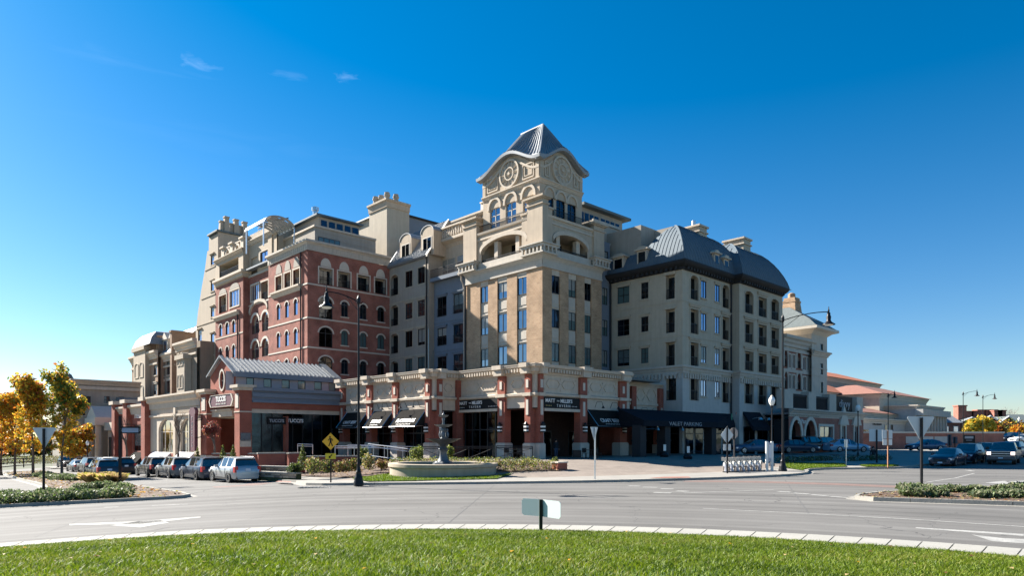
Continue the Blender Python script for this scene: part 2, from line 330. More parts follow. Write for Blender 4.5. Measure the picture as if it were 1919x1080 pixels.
class Fac:
    """a facade plane: 'R' faces right (a = const, s = b), 'L' faces left (b = const, s = -a). Local frame: x = s, y = inwards, z = up"""
    def __init__(f, kind, c):
        f.k = kind; f.c = c
        o = AB(0, c) if kind == 'R' else AB(c, 0); f.o = (o[0], o[1], 0); f.rz = PH if kind == 'R' else PH-PI/2
        f.u = (math.cos(f.rz), math.sin(f.rz)); f.i = (-f.u[1], f.u[0])
    def s(f, px): k = (px-HX)/FP; return (k*f.o[1]-f.o[0])/(f.u[0]-k*f.u[1])
    def D(f, px): return f.o[1]+f.s(px)*f.u[1]
    def z(f, px, py): return CZ+(HY-py)*f.D(px)/FP
    def w(f, s, y=0, z=0): return (f.o[0]+s*f.u[0]+y*f.i[0], f.o[1]+s*f.u[1]+y*f.i[1], z)
    def part(f, name, mb, mats, par, s=0, y=0, z=0):
        me = mb if isinstance(mb, bpy.types.Mesh) else mb.mesh(name, mats if isinstance(mats, (list, tuple)) else [mats])
        return obj(name, me, par, f.w(s, y, z), f.rz)
    def op(f, pl, pr, yt, yb, ref=None, **k):      # an opening read off the photo, as real size on this wall
        ref = ref or (pl+pr)/2; s0, s1 = f.s(pl), f.s(pr)
        d = dict(s=(s0+s1)/2, w=round(s1-s0, 2), z=f.z(ref, yb), h=round(f.z(ref, yt)-f.z(ref, yb), 2), rise=0); d.update(k); return d
def contour(w, h, rise, n=9, dx=0, dz=0):
    pts = [(dx-w/2, dz), (dx+w/2, dz)]
    if rise <= 0: return pts+[(dx+w/2, dz+h), (dx-w/2, dz+h)]
    return pts+[(dx+w/2*math.cos(PI*k/n), dz+h-rise+rise*math.sin(PI*k/n)) for k in range(n+1)]
def wall(F, par, m, s0, s1, z0, z1, ops=(), reveal=.18, name='wall', outline=None, rm=None, y=0):
    mb = MB()
    if outline is None:          # rectangular wall: a grid of cells round the openings, arches filled at their shoulders
        R = [(max(s0, o['s']-o['w']/2), min(s1, o['s']+o['w']/2), max(z0, o['z']), min(z1, o['z']+o['h'])) for o in ops]
        xs = sorted({s0, s1, *[round(v, 4) for r in R for v in r[:2]]}); zs = sorted({z0, z1, *[round(v, 4) for r in R for v in r[2:]]})
        for i in range(len(xs)-1):
            run = None; xm = (xs[i]+xs[i+1])/2
            for j in range(len(zs)):
                solid = j < len(zs)-1 and not any(r[0] < xm < r[1] and r[2] < (zs[j]+zs[j+1])/2 < r[3] for r in R)
                if solid and run is None: run = zs[j]
                elif not solid and run is not None: mb.quad((xs[i],0,run),(xs[i+1],0,run),(xs[i+1],0,zs[j]),(xs[i],0,zs[j])); run = None
        for o in ops:
            if o['rise'] > 0:
                c = contour(o['w'], o['h'], o['rise'], dx=o['s'], dz=o['z'])[2:]; zt = o['z']+o['h']
                for (xa, za), (xb, zb) in zip(c, c[1:]): mb.quad((xb,0,zb),(xa,0,za),(xa,0,zt),(xb,0,zt))
        for o in ops:
            lp = contour(o['w'], o['h'], o['rise'], dx=o['s'], dz=o['z']); n = len(lp); d = o.get('reveal', reveal)
            mb.add([(a,0,b) for a,b in lp]+[(a,d,b) for a,b in lp], [(i,(i+1)%n,(i+1)%n+n,i+n) for i in range(n)], 1 if rm else 0)
        return F.part(name, mb, [m]+([rm] if rm else []), par, y=y)
    outer = outline
    loops = [outer]+[contour(o['w'], o['h'], o['rise'], dx=o['s'], dz=o['z']) for o in ops]
    flat = [p for lp in loops for p in lp]
    tris = tessellate_polygon([[Vector((a,b,0)) for a,b in lp] for lp in loops])
    fs = []
    for t in tris:
        (x1,y1),(x2,y2),(x3,y3) = flat[t[0]], flat[t[1]], flat[t[2]]
        fs.append(t if (x2-x1)*(y3-y1)-(x3-x1)*(y2-y1) > 0 else t[::-1])
    mb.add([(a,0,b) for a,b in flat], fs)
    for lp, o in zip(loops[1:], ops):
        n = len(lp); d = o.get('reveal', reveal)
        mb.add([(a,0,b) for a,b in lp]+[(a,d,b) for a,b in lp], [(i,(i+1)%n,(i+1)%n+n,i+n) for i in range(n)], 1 if rm else 0)
    return F.part(name, mb, [m]+([rm] if rm else []), par, y=y)
_cache = {}
def cached(key, fn):
    if key not in _cache: _cache[key] = fn()
    return _cache[key]
def ring(mb, outer, inner, y0, y1, m=0):
    n = len(outer)
    mb.add([(a,y0,b) for a,b in outer]+[(a,y0,b) for a,b in inner]+[(a,y1,b) for a,b in outer]+[(a,y1,b) for a,b in inner],
           [f for i in range(n) for j in [(i+1)%n] for f in ((i,j,n+j,n+i),(n+i,n+j,3*n+j,3*n+i),(j,i,2*n+i,2*n+j))], m)
def window(F, par, o, dep=.16, cols=2, rows=1, frame='window_frame_paint', gl='glass', hood=None, sill=None, sur=None, lintel=None, name='window', y=0):
    dep = round(dep*.6, 3)
    w, h, r = o['w'], o['h'], round(o['rise'], 2); f = .06
    def fm():
        mb = MB(); oc = contour(w, h, r); ic = contour(w-2*f, h-2*f, max(0, r-f*.6), dz=f) if r > 0 else contour(w-2*f, h-2*f, 0, dz=f)
        ring(mb, oc, ic, dep-.05, dep+.03)
        zt = h-r if r > 0 else h-f
        for k in range(1, cols): x = -w/2+w*k/cols; mb.box(x-.04, x+.04, dep-.04, dep+.03, f, h-f-(.12 if r else 0))
        for k in range(1, rows): z = zt*k/rows if r == 0 else zt; mb.box(-w/2+f, w/2-f, dep-.035, dep+.03, z-.035, z+.035)
        return mb.mesh('window_sash', [frame])
    def gm():
        mb = MB(); mb.poly([(a, dep+.01, b) for a, b in contour(w-.06, h-.06, r, dz=.03)]); return mb.mesh('pane', [gl])
    wo = F.part(name, cached(('w',w,h,r,dep,cols,rows,frame), fm), None, par, o['s'], y, o['z'])
    sub('pane', cached(('g',w,h,r,dep,gl), gm), wo)
    if hood:
        hm, hw, ho = hood
        def hf():
            mb = MB(); n = 9; pr = []
            for k in range(n+1):
                t = PI*k/n; pr.append(((w/2+.02)*math.cos(t), h-r+(r+.02)*math.sin(t)))
            po = [((w/2+hw)*math.cos(PI*k/n), h-r+(r+hw)*math.sin(PI*k/n)) for k in range(n+1)]
            if r < w*.35: pr = [(w/2*1.08-w*1.08*k/n, h-r+r*math.sin(PI*k/n)*1.0+.03) for k in range(n+1)]; po = [(x*1.04, z+hw) for x, z in pr]
            vs = [(x,-ho,z) for x,z in pr]+[(x,-ho,z) for x,z in po]+[(x,0,z) for x,z in pr]+[(x,0,z) for x,z in po]; N = n+1
            mb.add(vs, [g for i in range(n) for g in ((i,N+i,N+i+1,i+1),(N+i,3*N+i,3*N+i+1,N+i+1),(2*N+i,i,i+1,2*N+i+1))]+[(0,2*N,3*N,N),(n,N+n,3*N+n,2*N+n)])
            return mb.mesh('arch_hood', [hm])
        sub('arch_hood', cached(('h',w,h,r,hood), hf), wo)
    if name == 'window' and r == 0 and w > .6 and h > 1.0 and rows < 3 and rng.random() < .5:
        fr_ = round(float(rng.choice([.3, .45, .62, .8])), 2); bl = rng.choice(['blind', 'curtain'])
        sub('blind', cached(('bl',w,h,dep,fr_,bl), lambda: MB().box(-w/2+.1, w/2-.1, dep-.004, dep+.006, h*(1-fr_), h-.08).mesh('blind', [bl])), wo)
    if sill:
        sub('sill', cached(('s',w,sill), lambda: MB().box(-w/2-.12, w/2+.12, -.10, .1, -.14, 0).mesh('sill', [sill])), wo)
    if lintel:
        lm, lh, lo = lintel
        sub('lintel', cached(('l',w,h,lintel), lambda: MB().box(-w/2-.16, w/2+.16, -lo, .05, h, h+lh).box(-w/2-.24, w/2+.24, -lo*1.7, .05, h+lh, h+lh+.12).mesh('lintel', [lm])), wo)
    if sur:
        sm, sw, so = sur
        def sf(): mb = MB(); ring(mb, contour(w+2*sw, h+sw*2, r+sw*.5 if r else 0, dz=-sw), contour(w, h, r), -so, 0); return mb.mesh('surround', [sm])
        sub('surround', cached(('u',w,h,r,sur), sf), wo)
    return wo
def rail(F, par, s0, s1, z, h=1.0, y=0.0, step=.13, m='black_iron', name='balcony_railing'):
    mb = MB(); n = max(2, int((s1-s0)/step))
    mb.box(s0, s1, y-.03, y+.03, z+h-.05, z+h); mb.box(s0, s1, y-.02, y+.02, z+.06, z+.10)
    for k in range(n+1):
        x = s0+(s1-s0)*k/n; mb.box(x-.011, x+.011, y-.011, y+.011, z, z+h-.05)
    return F.part(name, mb, m, par)
def loggia(F, par, o, depth=1.7, inner='beige_stucco', railh=1.0, door=True, gl='dark_glass', sur=None, name='loggia', y=0):
    w, h, r = o['w'], o['h'], round(o['rise'], 2)
    def lm():
        mb = MB(); e = .03
        mb.box(-w/2-e, -w/2, .10, depth, 0, h); mb.box(w/2, w/2+e, .10, depth, 0, h)
        mb.box(-w/2-e, w/2+e, .10, depth, -e, -.002); mb.box(-w/2-e, w/2+e, .10, depth, h+.002, h+e); mb.box(-w/2-e, w/2+e, depth, depth+e, 0, h)
        return mb.mesh('loggia', [inner])
    lo = F.part(name, cached(('lo',w,h,depth,inner), lm), None, par, o['s'], y, o['z'])
    if door:
        dw = min(w*.97, 2.8); dh = min(h*.93, 3.0)
        sub('glazed_door', cached(('ld',w,h,depth,gl), lambda: MB().box(-dw/2, dw/2, depth-.04, depth-.002, 0, dh, 0).box(-dw/2+.07, -.04, depth-.05, depth-.041, .1, dh-.08, 1).box(.04, dw/2-.07, depth-.05, depth-.041, .1, dh-.08, 1).mesh('glazed_door', ['window_frame_paint', gl])), lo)
    if railh:
        def rm():
            mb = MB(); mb.box(-w/2, w/2, .10, .15, railh-.05, railh); mb.box(-w/2, w/2, .11, .14, .06, .1); n = int(w/.12)
            for k in range(n+1): x = -w/2+w*k/max(n,1); mb.box(x-.013, x+.013, .112, .138, 0, railh)
            return mb.mesh('railing', ['black_iron'])
        sub('railing', cached(('lr',w,railh), rm), lo)
    if sur:
        sm, sw, so = sur
        def sf(): mb = MB(); ring(mb, contour(w+2*sw, h+sw, r+sw*.5 if r else 0, dz=0), contour(w, h, r), -so, 0); return mb.mesh('surround', [sm])
        sub('surround', cached(('lu',w,h,r,sur), sf), lo)
    return lo
def mould(F, par, m, s0, s1, prof, m0=0, m1=0, name='cornice', y=0):
    """a moulding: (out, z) profile run along the wall, mitred (+1 outer corner, -1 inner corner, 0 cut square)"""
    mb = MB(); n = len(prof)
    vs = [(s0-m0*o, -o, z) for o, z in prof]+[(s1+m1*o, -o, z) for o, z in prof]
    fs = [(i, i+n, i+n+1, i+1) for i in range(n-1)]
    mb.add(vs, [f[::-1] for f in fs])
    if m0 == 0: mb.poly([(s0, -o, z) for o, z in prof])
    if m1 == 0: mb.poly([(s1, -o, z) for o, z in prof][::-1])
    return F.part(name, mb, m, par, y=y)
def band(z0, z1, out): return [(0, z0), (out, z0), (out, z1), (0, z1)]
def crown(z0, z1, out): h = z1-z0; return [(0, z0), (out*.25, z0), (out*.3, z0+h*.25), (out*.55, z0+h*.4), (out*.65, z0+h*.6), (out, z0+h*.75), (out, z1), (0, z1+.02)]
def dentils(F, par, m, s0, s1, z0, z1, out, pitch=.5, wd=.22, name='dentil_course', y=0, off=.002):
    mb = MB(); n = max(1, int(round((s1-s0)/pitch)))
    for k in range(n): x = s0+(k+.5)*(s1-s0)/n; mb.box(x-wd/2, x+wd/2, -out, -off, z0, z1)
    return F.part(name, mb, m, par, y=y)
def abox(par, name, m, b0, b1, a0, a1, z0, z1):
    return obj(name, MB().box(b0, b1, a0, a1, z0, z1).mesh(name, [m]), par, (TO[0], TO[1], 0), PH)
def abmesh(par, name, mb, mats): return obj(name, mb.mesh(name, mats if isinstance(mats, (list, tuple)) else [mats]), par, (TO[0], TO[1], 0), PH)
def hiproof(par, name, m, b0, b1, a0, a1, prof, cap=True):
    """rings of a rectangle, (inset, z) from the eaves up"""
    mb = MB(); vs = []
    for i, z in prof:
        i0 = min(i, (b1-b0)/2-.01); i1 = min(i, (a1-a0)/2-.01)
        vs += [(b0+i0,a0+i1,z),(b1-i0,a0+i1,z),(b1-i0,a1-i1,z),(b0+i0,a1-i1,z)]
    fs = [(r*4+k, r*4+(k+1)%4, r*4+4+(k+1)%4, r*4+4+k) for r in range(len(prof)-1) for k in range(4)]
    if cap: fs.append(tuple((len(prof)-1)*4+k for k in range(4)))
    mb.add(vs, fs); return abmesh(par, name, mb, m)
# ================================================================== BUILDINGS
def grid(F, cols, rows, ref, **k): return [F.op(a, b, t, u, ref, **k) for a, b in cols for t, u in rows]
def cyl(r, h, n=10, r1=None): return MB().lathe([(r, 0), (r1 or r, h)], n)

# ---------------- red brick apartment block
B = thing('apartment_building', 'red brick apartment block with white arched windows and a silver roof pergola', 'building', (*AB(-10.36, 30.5), -4), PH)
FR = Fac('R', 30.5); FA = Fac('L', -10.36); FB = Fac('L', -9.5)
zc, zt = FR.z(576.7, 468.3), FR.z(576.7, 452.5)
big = [FR.op(597.8, 623.3, t, u, 610, rise=.75) for t, u in ((557, 598), (614, 651), (668.5, 706))]
small = grid(FR, [(639.4, 652.2), (674.4, 686.7), (707.2, 720)], [(565.6, 594.4), (620, 647.8), (674.4, 702)], 645.5)
for o in small: o['rise'] = round(o['w']*.42, 2)
lz0, lz1 = FR.z(609, 533.5), FR.z(609, 503)
log = [dict(s=(FR.s(a)+FR.s(b))/2, w=round(FR.s(b)-FR.s(a), 2), z=lz0, h=round(lz1-lz0, 2), rise=0) for a, b in ((598, 623), (633.3, 656.5), (670.3, 692.3), (702.5, 723.3))]
wall(FR, B, 'red_brick', -10.36, 1.7, -4, zc, big+small+log, .22)
for i, o in enumerate(big): window(FR, B, o, .2, 2, 2, hood=('white_trim', .2, .08), gl='dark_glass')
for i, o in enumerate(small): window(FR, B, o, .18, 2, 2, hood=('white_trim', .2, .08), sill='white_trim', gl=('dark_glass', 'teal_reflect_glass', 'dark_glass')[i % 3])
for o in log:
    loggia(FR, B, o, .75, 'white_trim', .95, sur=('white_trim', .16, .05))
    w = o['w']*.8; h = FR.z(609, 487)-lz1
    FR.part('blind_arch', MB().prism([(x, z) for x, z in contour(w, h, h*.95)], -.05, .02), 'white_trim', B, o['s'], 0, lz1+.2)
for y in (531.3, 595, 650.6):
    z = FR.z(576.7, y); mould(FR, B, 'white_trim', -10.36, 1.7, band(z-.09, z+.09, .06), 1, 0, 'string_course'); mould(FA, B, 'white_trim', -FA.o[0]*0-41.7, -30.5, band(z-.09, z+.09, .06), 0, 1, 'string_course')
wall(FR, B, 'limestone', -10.36-.12, 1.7, zc, zt, name='frieze', y=-.12)
fr = [(0, zc-.02), (.14, zc-.02), (.14, zc+.1), (.13, zc+.15)]
mould(FR, B, 'limestone', -10.36, 1.7, [(0, zt-.3), (.2, zt-.3), (.28, zt-.15), (.5, zt-.05), (.5, zt+.2), (0, zt+.25)], 1, 0)
mould(FA, B, 'limestone', -41.7, -30.5, [(0, zt-.3), (.2, zt-.3), (.28, zt-.15), (.5, zt-.05), (.5, zt+.2), (0, zt+.25)], 0, 1)
dentils(FR, B, 'limestone', -10.3, 1.6, zc+.15, zt-.32, .16, .55, .34, off=.121, name='frieze_fluting'); dentils(FA, B, 'limestone', -41.6, -30.6, zc+.15, zt-.32, .16, .55, .34, off=.121, name='frieze_fluting')
# left face, bay A
arA = grid(FA, [(519, 525), (534.5, 541), (551, 557.8)], [(561, 591), (616.7, 645.6), (671, 699)], 554)
for o in arA: o['rise'] = round(o['w']*.45, 2)
a0, a1 = FA.z(556, 535.5), FA.z(556, 505)
lgA = [dict(s=(FA.s(a)+FA.s(b))/2, w=round(FA.s(b)-FA.s(a), 2), z=a0, h=round(a1-a0, 2), rise=0) for a, b in ((517, 528.5), (533.5, 545), (550, 562))]
wall(FA, B, 'red_brick', -41.7, -30.5, -4, zc, arA+lgA, .25)
wall(FA, B, 'limestone', -41.7, -30.5+.12, zc, zt, name='frieze', y=-.12)
for o in arA: window(FA, B, o, .2, 1, 2, hood=('white_trim', .18, .07), gl='blue_glass')
for o in lgA:
    loggia(FA, B, o, .8, 'beige_stucco', .95, sur=('cast_stone', .22, .07))
    FA.part('blind_arch', MB().prism(contour(o['w']*.9, 1.3, 1.2), -.06, .02), 'grey_stucco', B, o['s'], 0, a1+.3)
mould(FA, B, 'cast_stone', FA.s(512), FA.s(565.5), [(0, a0-.75), (.1, a0-.75), (.3, a0-.35), (.5, a0-.25), (.5, a0-.02), (0, a0)], 0, 0, 'ledge')
FA.part('downspout', MB().tube([(0, -.12, 4), (0, -.12, zc)], .09), 'dark_soffit', B, FA.s(565), 0, 0)
# bay B (set back) and its stone upper storey
zb = FB.z(490, 444)
opB = [FB.op(471, 485.5, 534, 563, 478), FB.op(490, 503, 527.5, 561, 497), FB.op(470.5, 482.5, 483, 515, 476), FB.op(488, 502.5, 471, 500, 495)]
ars = [FB.op(a, b, t, u, 478, rise=1.0) for t, u in ((591, 626), (639.5, 672)) for a, b in ((472, 485.5), (491, 503.5))]
wall(FB, B, 'red_brick', -50.2, -41.0, -4, zc, opB[:2]+ars, .3); wall(FB, B, 'beige_stucco', -50.2, -41.0, zc, zb, opB[2:], .3, name='upper_wall')
window(FB, B, opB[0], .2, 3, 1, frame='white_trim', gl='blue_glass', sur=('white_trim', .2, .08)); window(FB, B, opB[3], .2, 2, 1, gl='blue_glass', sur=('cast_stone', .15, .06))
loggia(FB, B, opB[1], .8, 'beige_stucco', sur=('cast_stone', .2, .07)); loggia(FB, B, opB[2], 1.5)
for o in ars:
    window(FB, B, o, .9, 2, 2, frame='white_trim', gl='blue_glass', hood=('white_trim', .35, .1)); rail(FB, B, o['s']-o['w']/2, o['s']+o['w']/2, o['z'], 1.2, .1)
zz_ = FB.z(478, 577); ow = FB.s(503)-FB.s(470)
mb = MB(); pr = [((ow/2)*math.cos(PI*k/12), 1.5*math.sin(PI*k/12)) for k in range(13)]; po = [(x*1.06, z+.4) for x, z in pr]
mb.add([(x, -.25, z) for x, z in pr]+[(x, -.25, z) for x, z in po]+[(x, .0, z) for x, z in pr]+[(x, .0, z) for x, z in po], [g for i in range(12) for g in ((i, 13+i, 14+i, i+1), (13+i, 39+i, 40+i, 14+i), (26+i, i, i+1, 27+i))])
FB.part('great_arch', mb, 'cast_stone', B, (FB.s(470)+FB.s(503))/2, 0, zz_-.9)
mould(FB, B, 'cast_stone', -50.2, -41.0, crown(zb-.5, zb+.1, .45)); mould(FB, B, 'limestone', -50.2, -41.7, band(zc-.1, zc+.2, .12), 0, 0, 'string_course')
z = FR.z(576.7, 531.3); mould(FB, B, 'white_trim', -50.2, -41.7, band(z-.1, z+.1, .06), 0, 0, 'string_course')
FB.part('corner_pier', MB().box(-.9, .3, -.12, .6, 0, FB.z(507, 411)-zc).box(-1.05, .45, -.27, .75, FB.z(507, 411)-zc, FB.z(507, 411)-zc+.3), 'beige_stucco', B, FB.s(509), 0, zc)
abox(B, 'upper_storey', 'beige_stucco', -9.3, -3.5, 41.0, 50.4, zc-.5, zb+1.2)
# bay C
opC = [FA.op(411, 424.5, 554, 585, 418), FA.op(431, 448.5, 544, 574, 440)]
arC = grid(FA, [(411, 416.5), (423, 429.3), (435.5, 441)], [(601, 624), (647, 671), (691, 714)], 438)
for o in arC: o['rise'] = round(o['w']*.45, 2)
wall(FA, B, 'red_brick', -60.9, -50.2, -4, zc, opC+arC, .25)
loggia(FA, B, opC[0], .8, sur=('cast_stone', .2, .07)); window(FA, B, opC[1], .2, 3, 1, frame='white_trim', gl='blue_glass', sur=('cast_stone', .2, .08))
for o in opC: FA.part('blind_arch', MB().prism(contour(o['w'], .8, .75), -.06, .02), 'grey_stucco', B, o['s'], 0, o['z']+o['h']+.25)
for o in arC: window(FA, B, o, .2, 1, 2, hood=('white_trim', .18, .07), gl='blue_glass')
z = FA.z(430, 587); mould(FA, B, 'cast_stone', -60.9, FA.s(449), [(0, z-.7), (.1, z-.7), (.3, z-.35), (.45, z-.25), (.45, z), (0, z+.02)], 0, 0, 'ledge')
FA.part('downspout', MB().tube([(0, -.12, 4), (0, -.12, z)], .09), 'dark_soffit', B, FA.s(446.5), 0, 0)
z = FA.z(440, 627); mould(FA, B, 'cast_stone', -60.9, -50.2, band(z-.1, z+.1, .06), 0, 1, 'string_course')
RC = Fac('R', 50.2); wall(RC, B, 'red_brick', -10.36, -9.5, -4, zc); wall(RC, B, 'beige_stucco', -10.36, -9.3, zc, FA.z(454, 441), name='upper_wall')
zC = FA.z(454, 466); oc = FA.op(411, 447, 490, 522, 440)
oc['z'] = zt+.1; oc['h'] = round(zC-.9-oc['z'], 2)
wall(FA, B, 'beige_stucco', -60.9, -50.2, zc, zC, [oc], .3, name='upper_wall'); loggia(FA, B, oc, 2.2, 'taupe_stucco', 1.0)
mould(FA, B, 'cast_stone', -60.9, -50.2, [(0, zt-.9), (.2, zt-.9), (.25, zt-.5), (.5, zt-.35), (.5, zt), (0, zt+.05)], 0, 1); mould(FA, B, 'cast_stone', -60.9, -50.2, crown(zC-.4, zC+.05, .4), 0, 1)
mould(RC, B, 'cast_stone', -10.36, -9.5, [(0, zt-.9), (.2, zt-.9), (.25, zt-.5), (.5, zt-.35), (.5, zt), (0, zt+.05)], 1, 0)
pr = FA.z(454, 441)
for p in (417, 433, 453): FA.part('parapet_pier', MB().box(-.55, .55, 0, .9, 0, 1.5).box(-.75, .75, -.2, 1.1, 1.5, 1.75), 'cast_stone', B, FA.s(p), 0, zC)
mb = MB()
for p in (425, 443): x = FA.s(p); ring(mb, contour(1.9, 1.25, .95, dx=x), contour(1.2, .9, .6, dx=x), .1, .4); mb.box(x-1.3, x+1.3, .08, .42, 1.26, 1.45)
FA.part('balustrade', mb, 'cast_stone', B, 0, 0, zC+.02)
# roof volume and back
abox(B, 'roof', 'slate', -10.2, 1.69, 30.6, 50.1, zt-.25, zt-.02); abox(B, 'roof', 'slate', -10.2, -4, 50.3, 60.8, zC-.25, zC-.02)
bk = Fac('R', 60.9)
# penthouses
F1 = Fac('R', 32.3); p0, p1 = F1.s(590), F1.s(704); z1 = F1.z(590, 423)
abox(B, 'penthouse', 'grey_stucco', p0, p1, 32.3, 42, zt-.1, z1)
sm_ = F1.op(596, 637, 443, 459.5, 597); sm_['z'] = max(sm_['z'], zt+.35); 
mb = MB(); wv = sm_['w']; mb.box(0, wv, -.03, .02, 0, sm_['h'], 0)
for k in range(4): mb.box(wv*k/4+.08, wv*(k+1)/4-.08, -.04, -.031, .1, sm_['h']-.1, 1)
F1.part('window_strip', mb, ['window_frame_paint', 'teal_reflect_glass'], B, sm_['s']-wv/2, 0, sm_['z'])
for k in range(1, 4): F1.part('siding_joint', MB().box(p0, p1+.001, -.03, 0, 0, .05), 'grey_stucco', B, 0, 0, zt+(z1-zt)*k/4)
mould(F1, B, 'cast_stone', p0, p1, band(z1-.15, z1+.1, .18), 1, 0); mould(Fac('L', p0), B, 'cast_stone', -42, -32.3, band(z1-.15, z1+.1, .18), 0, 1)
F2 = Fac('R', 34); q0, q1 = F2.s(597), F2.s(673); z2 = F2.z(598, 406)
abox(B, 'penthouse', 'grey_stucco', q0, q1, 34, 42, z1-.2, z2)
for a, b in ((601.5, 612.5), (616.5, 627.5), (631, 642), (646, 656.5), (660, 671)):
    o = F2.op(a, b, 413.5, 425, 607); o['z'] = F2.z(607, 425)
    F2.part('window', MB().box(-o['w']/2, o['w']/2, -.04, .0, 0, o['h']), 'dark_glass', B, o['s'], 0, o['z'])
abmesh(B, 'penthouse_roof', MB().box(q0-.6, q1+.4, 33.4, 42.5, z2+.002, z2+.22), 'blue_metal_roof')
F2.part('roof_vent', MB().lathe([(.3, 0), (.3, .7), (.45, .75), (.45, 1.2), (.1, 1.35)], 10), 'silver_metal', B, F2.s(597), .9, z2+.2)
# arched silver pergola
pg = MB(); g0, g1 = F2.s(508), F2.s(566)
for k in range(7):
    a = 36+k*.9; arc = [((g0+g1)/2+(g1-g0)/2*math.cos(PI*j/14), a, 1.15*math.sin(PI*j/14)) for j in range(15)]
    n = len(arc); pg.add([(x, y, z) for x, y, z in arc]+[(x, y+.75, z) for x, y, z in arc], [(i, i+1, n+i+1, n+i) for i in range(n-1)])
abmesh(B, 'pergola_slats', MB().add([(x, y, z+z1+.3) for x, y, z in pg.v], pg.f), 'zinc')
mb = MB()
for b in (g0, g1):
    for a in (36.2, 41.5): abmesh(B, 'pergola_post', MB().box(b-.06, b+.06, a-.06, a+.06, zt, z1+.4), 'silver_metal')
# roof terrace with solar awning on bay B
mb = MB(); s0, s1 = FB.s(471), FB.s(503); zr = FB.z(503, 438)
for k in range(9): x = s0+(s1-s0)*k/8; mb.box(x-.03, x+.03, .2, .26, zb+.1, zb+1.1)
mb.box(s0, s1, .2, .26, zb+1.08, zb+1.14)
FB.part('terrace_railing', mb, 'silver_metal', B)
FB.part('solar_awning', MB().add([(s0+1, .5, zb+1.9), (s1, .5, zb+2.0), (s1, 3, zb+2.9), (s0+1, 3, zb+2.8), (s0+1, .5, zb+1.8), (s1, .5, zb+1.9), (s1, 3, zb+2.8), (s0+1, 3, zb+2.7)], [(0,1,2,3),(7,6,5,4),(0,4,5,1),(1,5,6,2),(2,6,7,3),(3,7,4,0)]), 'blue_metal_roof', B)
mb = MB()
for x in (s0+1.1, (s0+s1)/2, s1-.1): mb.box(x-.04, x+.04, .55, .63, zb, zb+1.9); mb.box(x-.04, x+.04, 2.9, 2.98, zb, zb+2.75)
FB.part('awning_post', mb, 'silver_metal', B)
# big chimney block
F3 = Fac('R', 32.4); c0, c1 = F3.s(725), F3.s(767); z3 = F3.z(725, 374); LC = Fac('L', c0); cl = -LC.s(692)
abox(B, 'chimney_block', 'taupe_stucco', c0, c1, 32.4, cl, zt-.2, z3)
capp = [(0, z3-1.0), (.12, z3-1.0), (.18, z3-.55), (.2, z3-.3), (.42, z3-.15), (.42, z3+.1), (0, z3+.12)]
mould(F3, B, 'beige_stucco', c0, c1, capp, 1, 0); mould(LC, B, 'beige_stucco', -cl, -32.4, capp, 0, 1)
abox(B, 'chimney_cap', 'slate', c0+.002, c1-.002, 32.402, cl, z3+.12, z3+.16)
for p, y, a in ((704, 376, 36), (714.5, 371, 35), (725.5, 369, 33.4), (742, 374, 33.2)):
    F = Fac('R', a); abm = MB().lathe([(.38, 0), (.34, .75), (.44, .78), (.44, 1.0), (.36, 1.0), (.36, 1.3), (.2, 1.3)], 12)
    F.part('chimney_pot', abm, 'tan_stucco', B, F.s(p), 0, z3+.1)
z4 = Fac('R', 36).z(690, 388); abox(B, 'stair_tower', 'taupe_stucco', c0+.5, c1, cl-.5, cl+7, zt-.2, F3.z(692, 384))
abmesh(B, 'stair_tower_roof', MB().box(c0+.1, c1, cl+.002, cl+7.2, F3.z(692, 384)+.002, F3.z(692, 384)+.2), 'zinc')
F5 = Fac('R', 34.5); w1 = F5.s(835); z5 = F5.z(763, 406)
abox(B, 'rear_wing', 'blue_grey_stucco', c1+.01, w1, 34.5, 44, 20, z5); abmesh(B, 'rear_wing_coping', MB().box(c1+.01, w1+.2, 34.2, 44, z5+.002, z5+.25), 'dark_soffit')

# ---------------- tan stair tower building with stepped side
TT = thing('apartment_building', 'tan stucco block with stepped sloping side and clustered chimney flues', 'building', (*AB(-10.36, 61), -4), PH)
st = FA.s(408.5); ztt = FA.z(408, 433)
outl = [(FA.s(366), -4), (-60.9, -4), (-60.9, zC), (st, zC), (st, ztt), (FA.s(391.5), ztt)]+[(FA.s(p), FA.z(p, y)) for p, y in ((391.2, 470), (388.5, 471), (384, 505), (377, 545), (370.5, 588), (367, 622))]
wl = [FA.op(395, 401.3, t, u, 398) for t, u in ((478, 497), (527.5, 546), (576, 594.5), (626, 645), (669, 688), (711, 730))]+[FA.op(371, 378, t, u, 374) for t, u in ((619, 640), (663, 682), (704, 723))]
wall(FA, TT, 'tan_stucco', 0, 0, 0, 0, wl, .25, outline=outl)
for o in wl: window(FA, TT, o, .2, 1, 1, gl='blue_glass', lintel=('tan_stucco', .15, .12), sill='tan_stucco')
for y in (500, 552, 601.5, 646, 691): z = FA.z(400, y); lo = [p for p in ((391.5, 470), (384, 505), (377, 545), (370.5, 588), (367, 622), (366, 800)) if p[1] >= y-8]; mould(FA, TT, 'tan_stucco', FA.s(lo[0][0])+.1, -60.9, band(z-.1, z+.12, .08), 0, 0, 'string_course')
RT = Fac('R', -st); t1 = RT.s(456)
wall(RT, TT, 'tan_stucco', -10.36, t1, zC-6, ztt)
abox(TT, 'roof', 'dark_slate', -10.36, t1, -st+.01, -FA.s(391.5), ztt-.4, ztt-.1)
cp = [(0, ztt-.15), (.3, ztt-.1), (.3, ztt+.15), (0, ztt+.16)]; mould(FA, TT, 'dark_slate', FA.s(391.5), st, cp, 0, 1, 'coping'); mould(RT, TT, 'dark_slate', -10.36, t1, cp, 1, 0, 'coping')
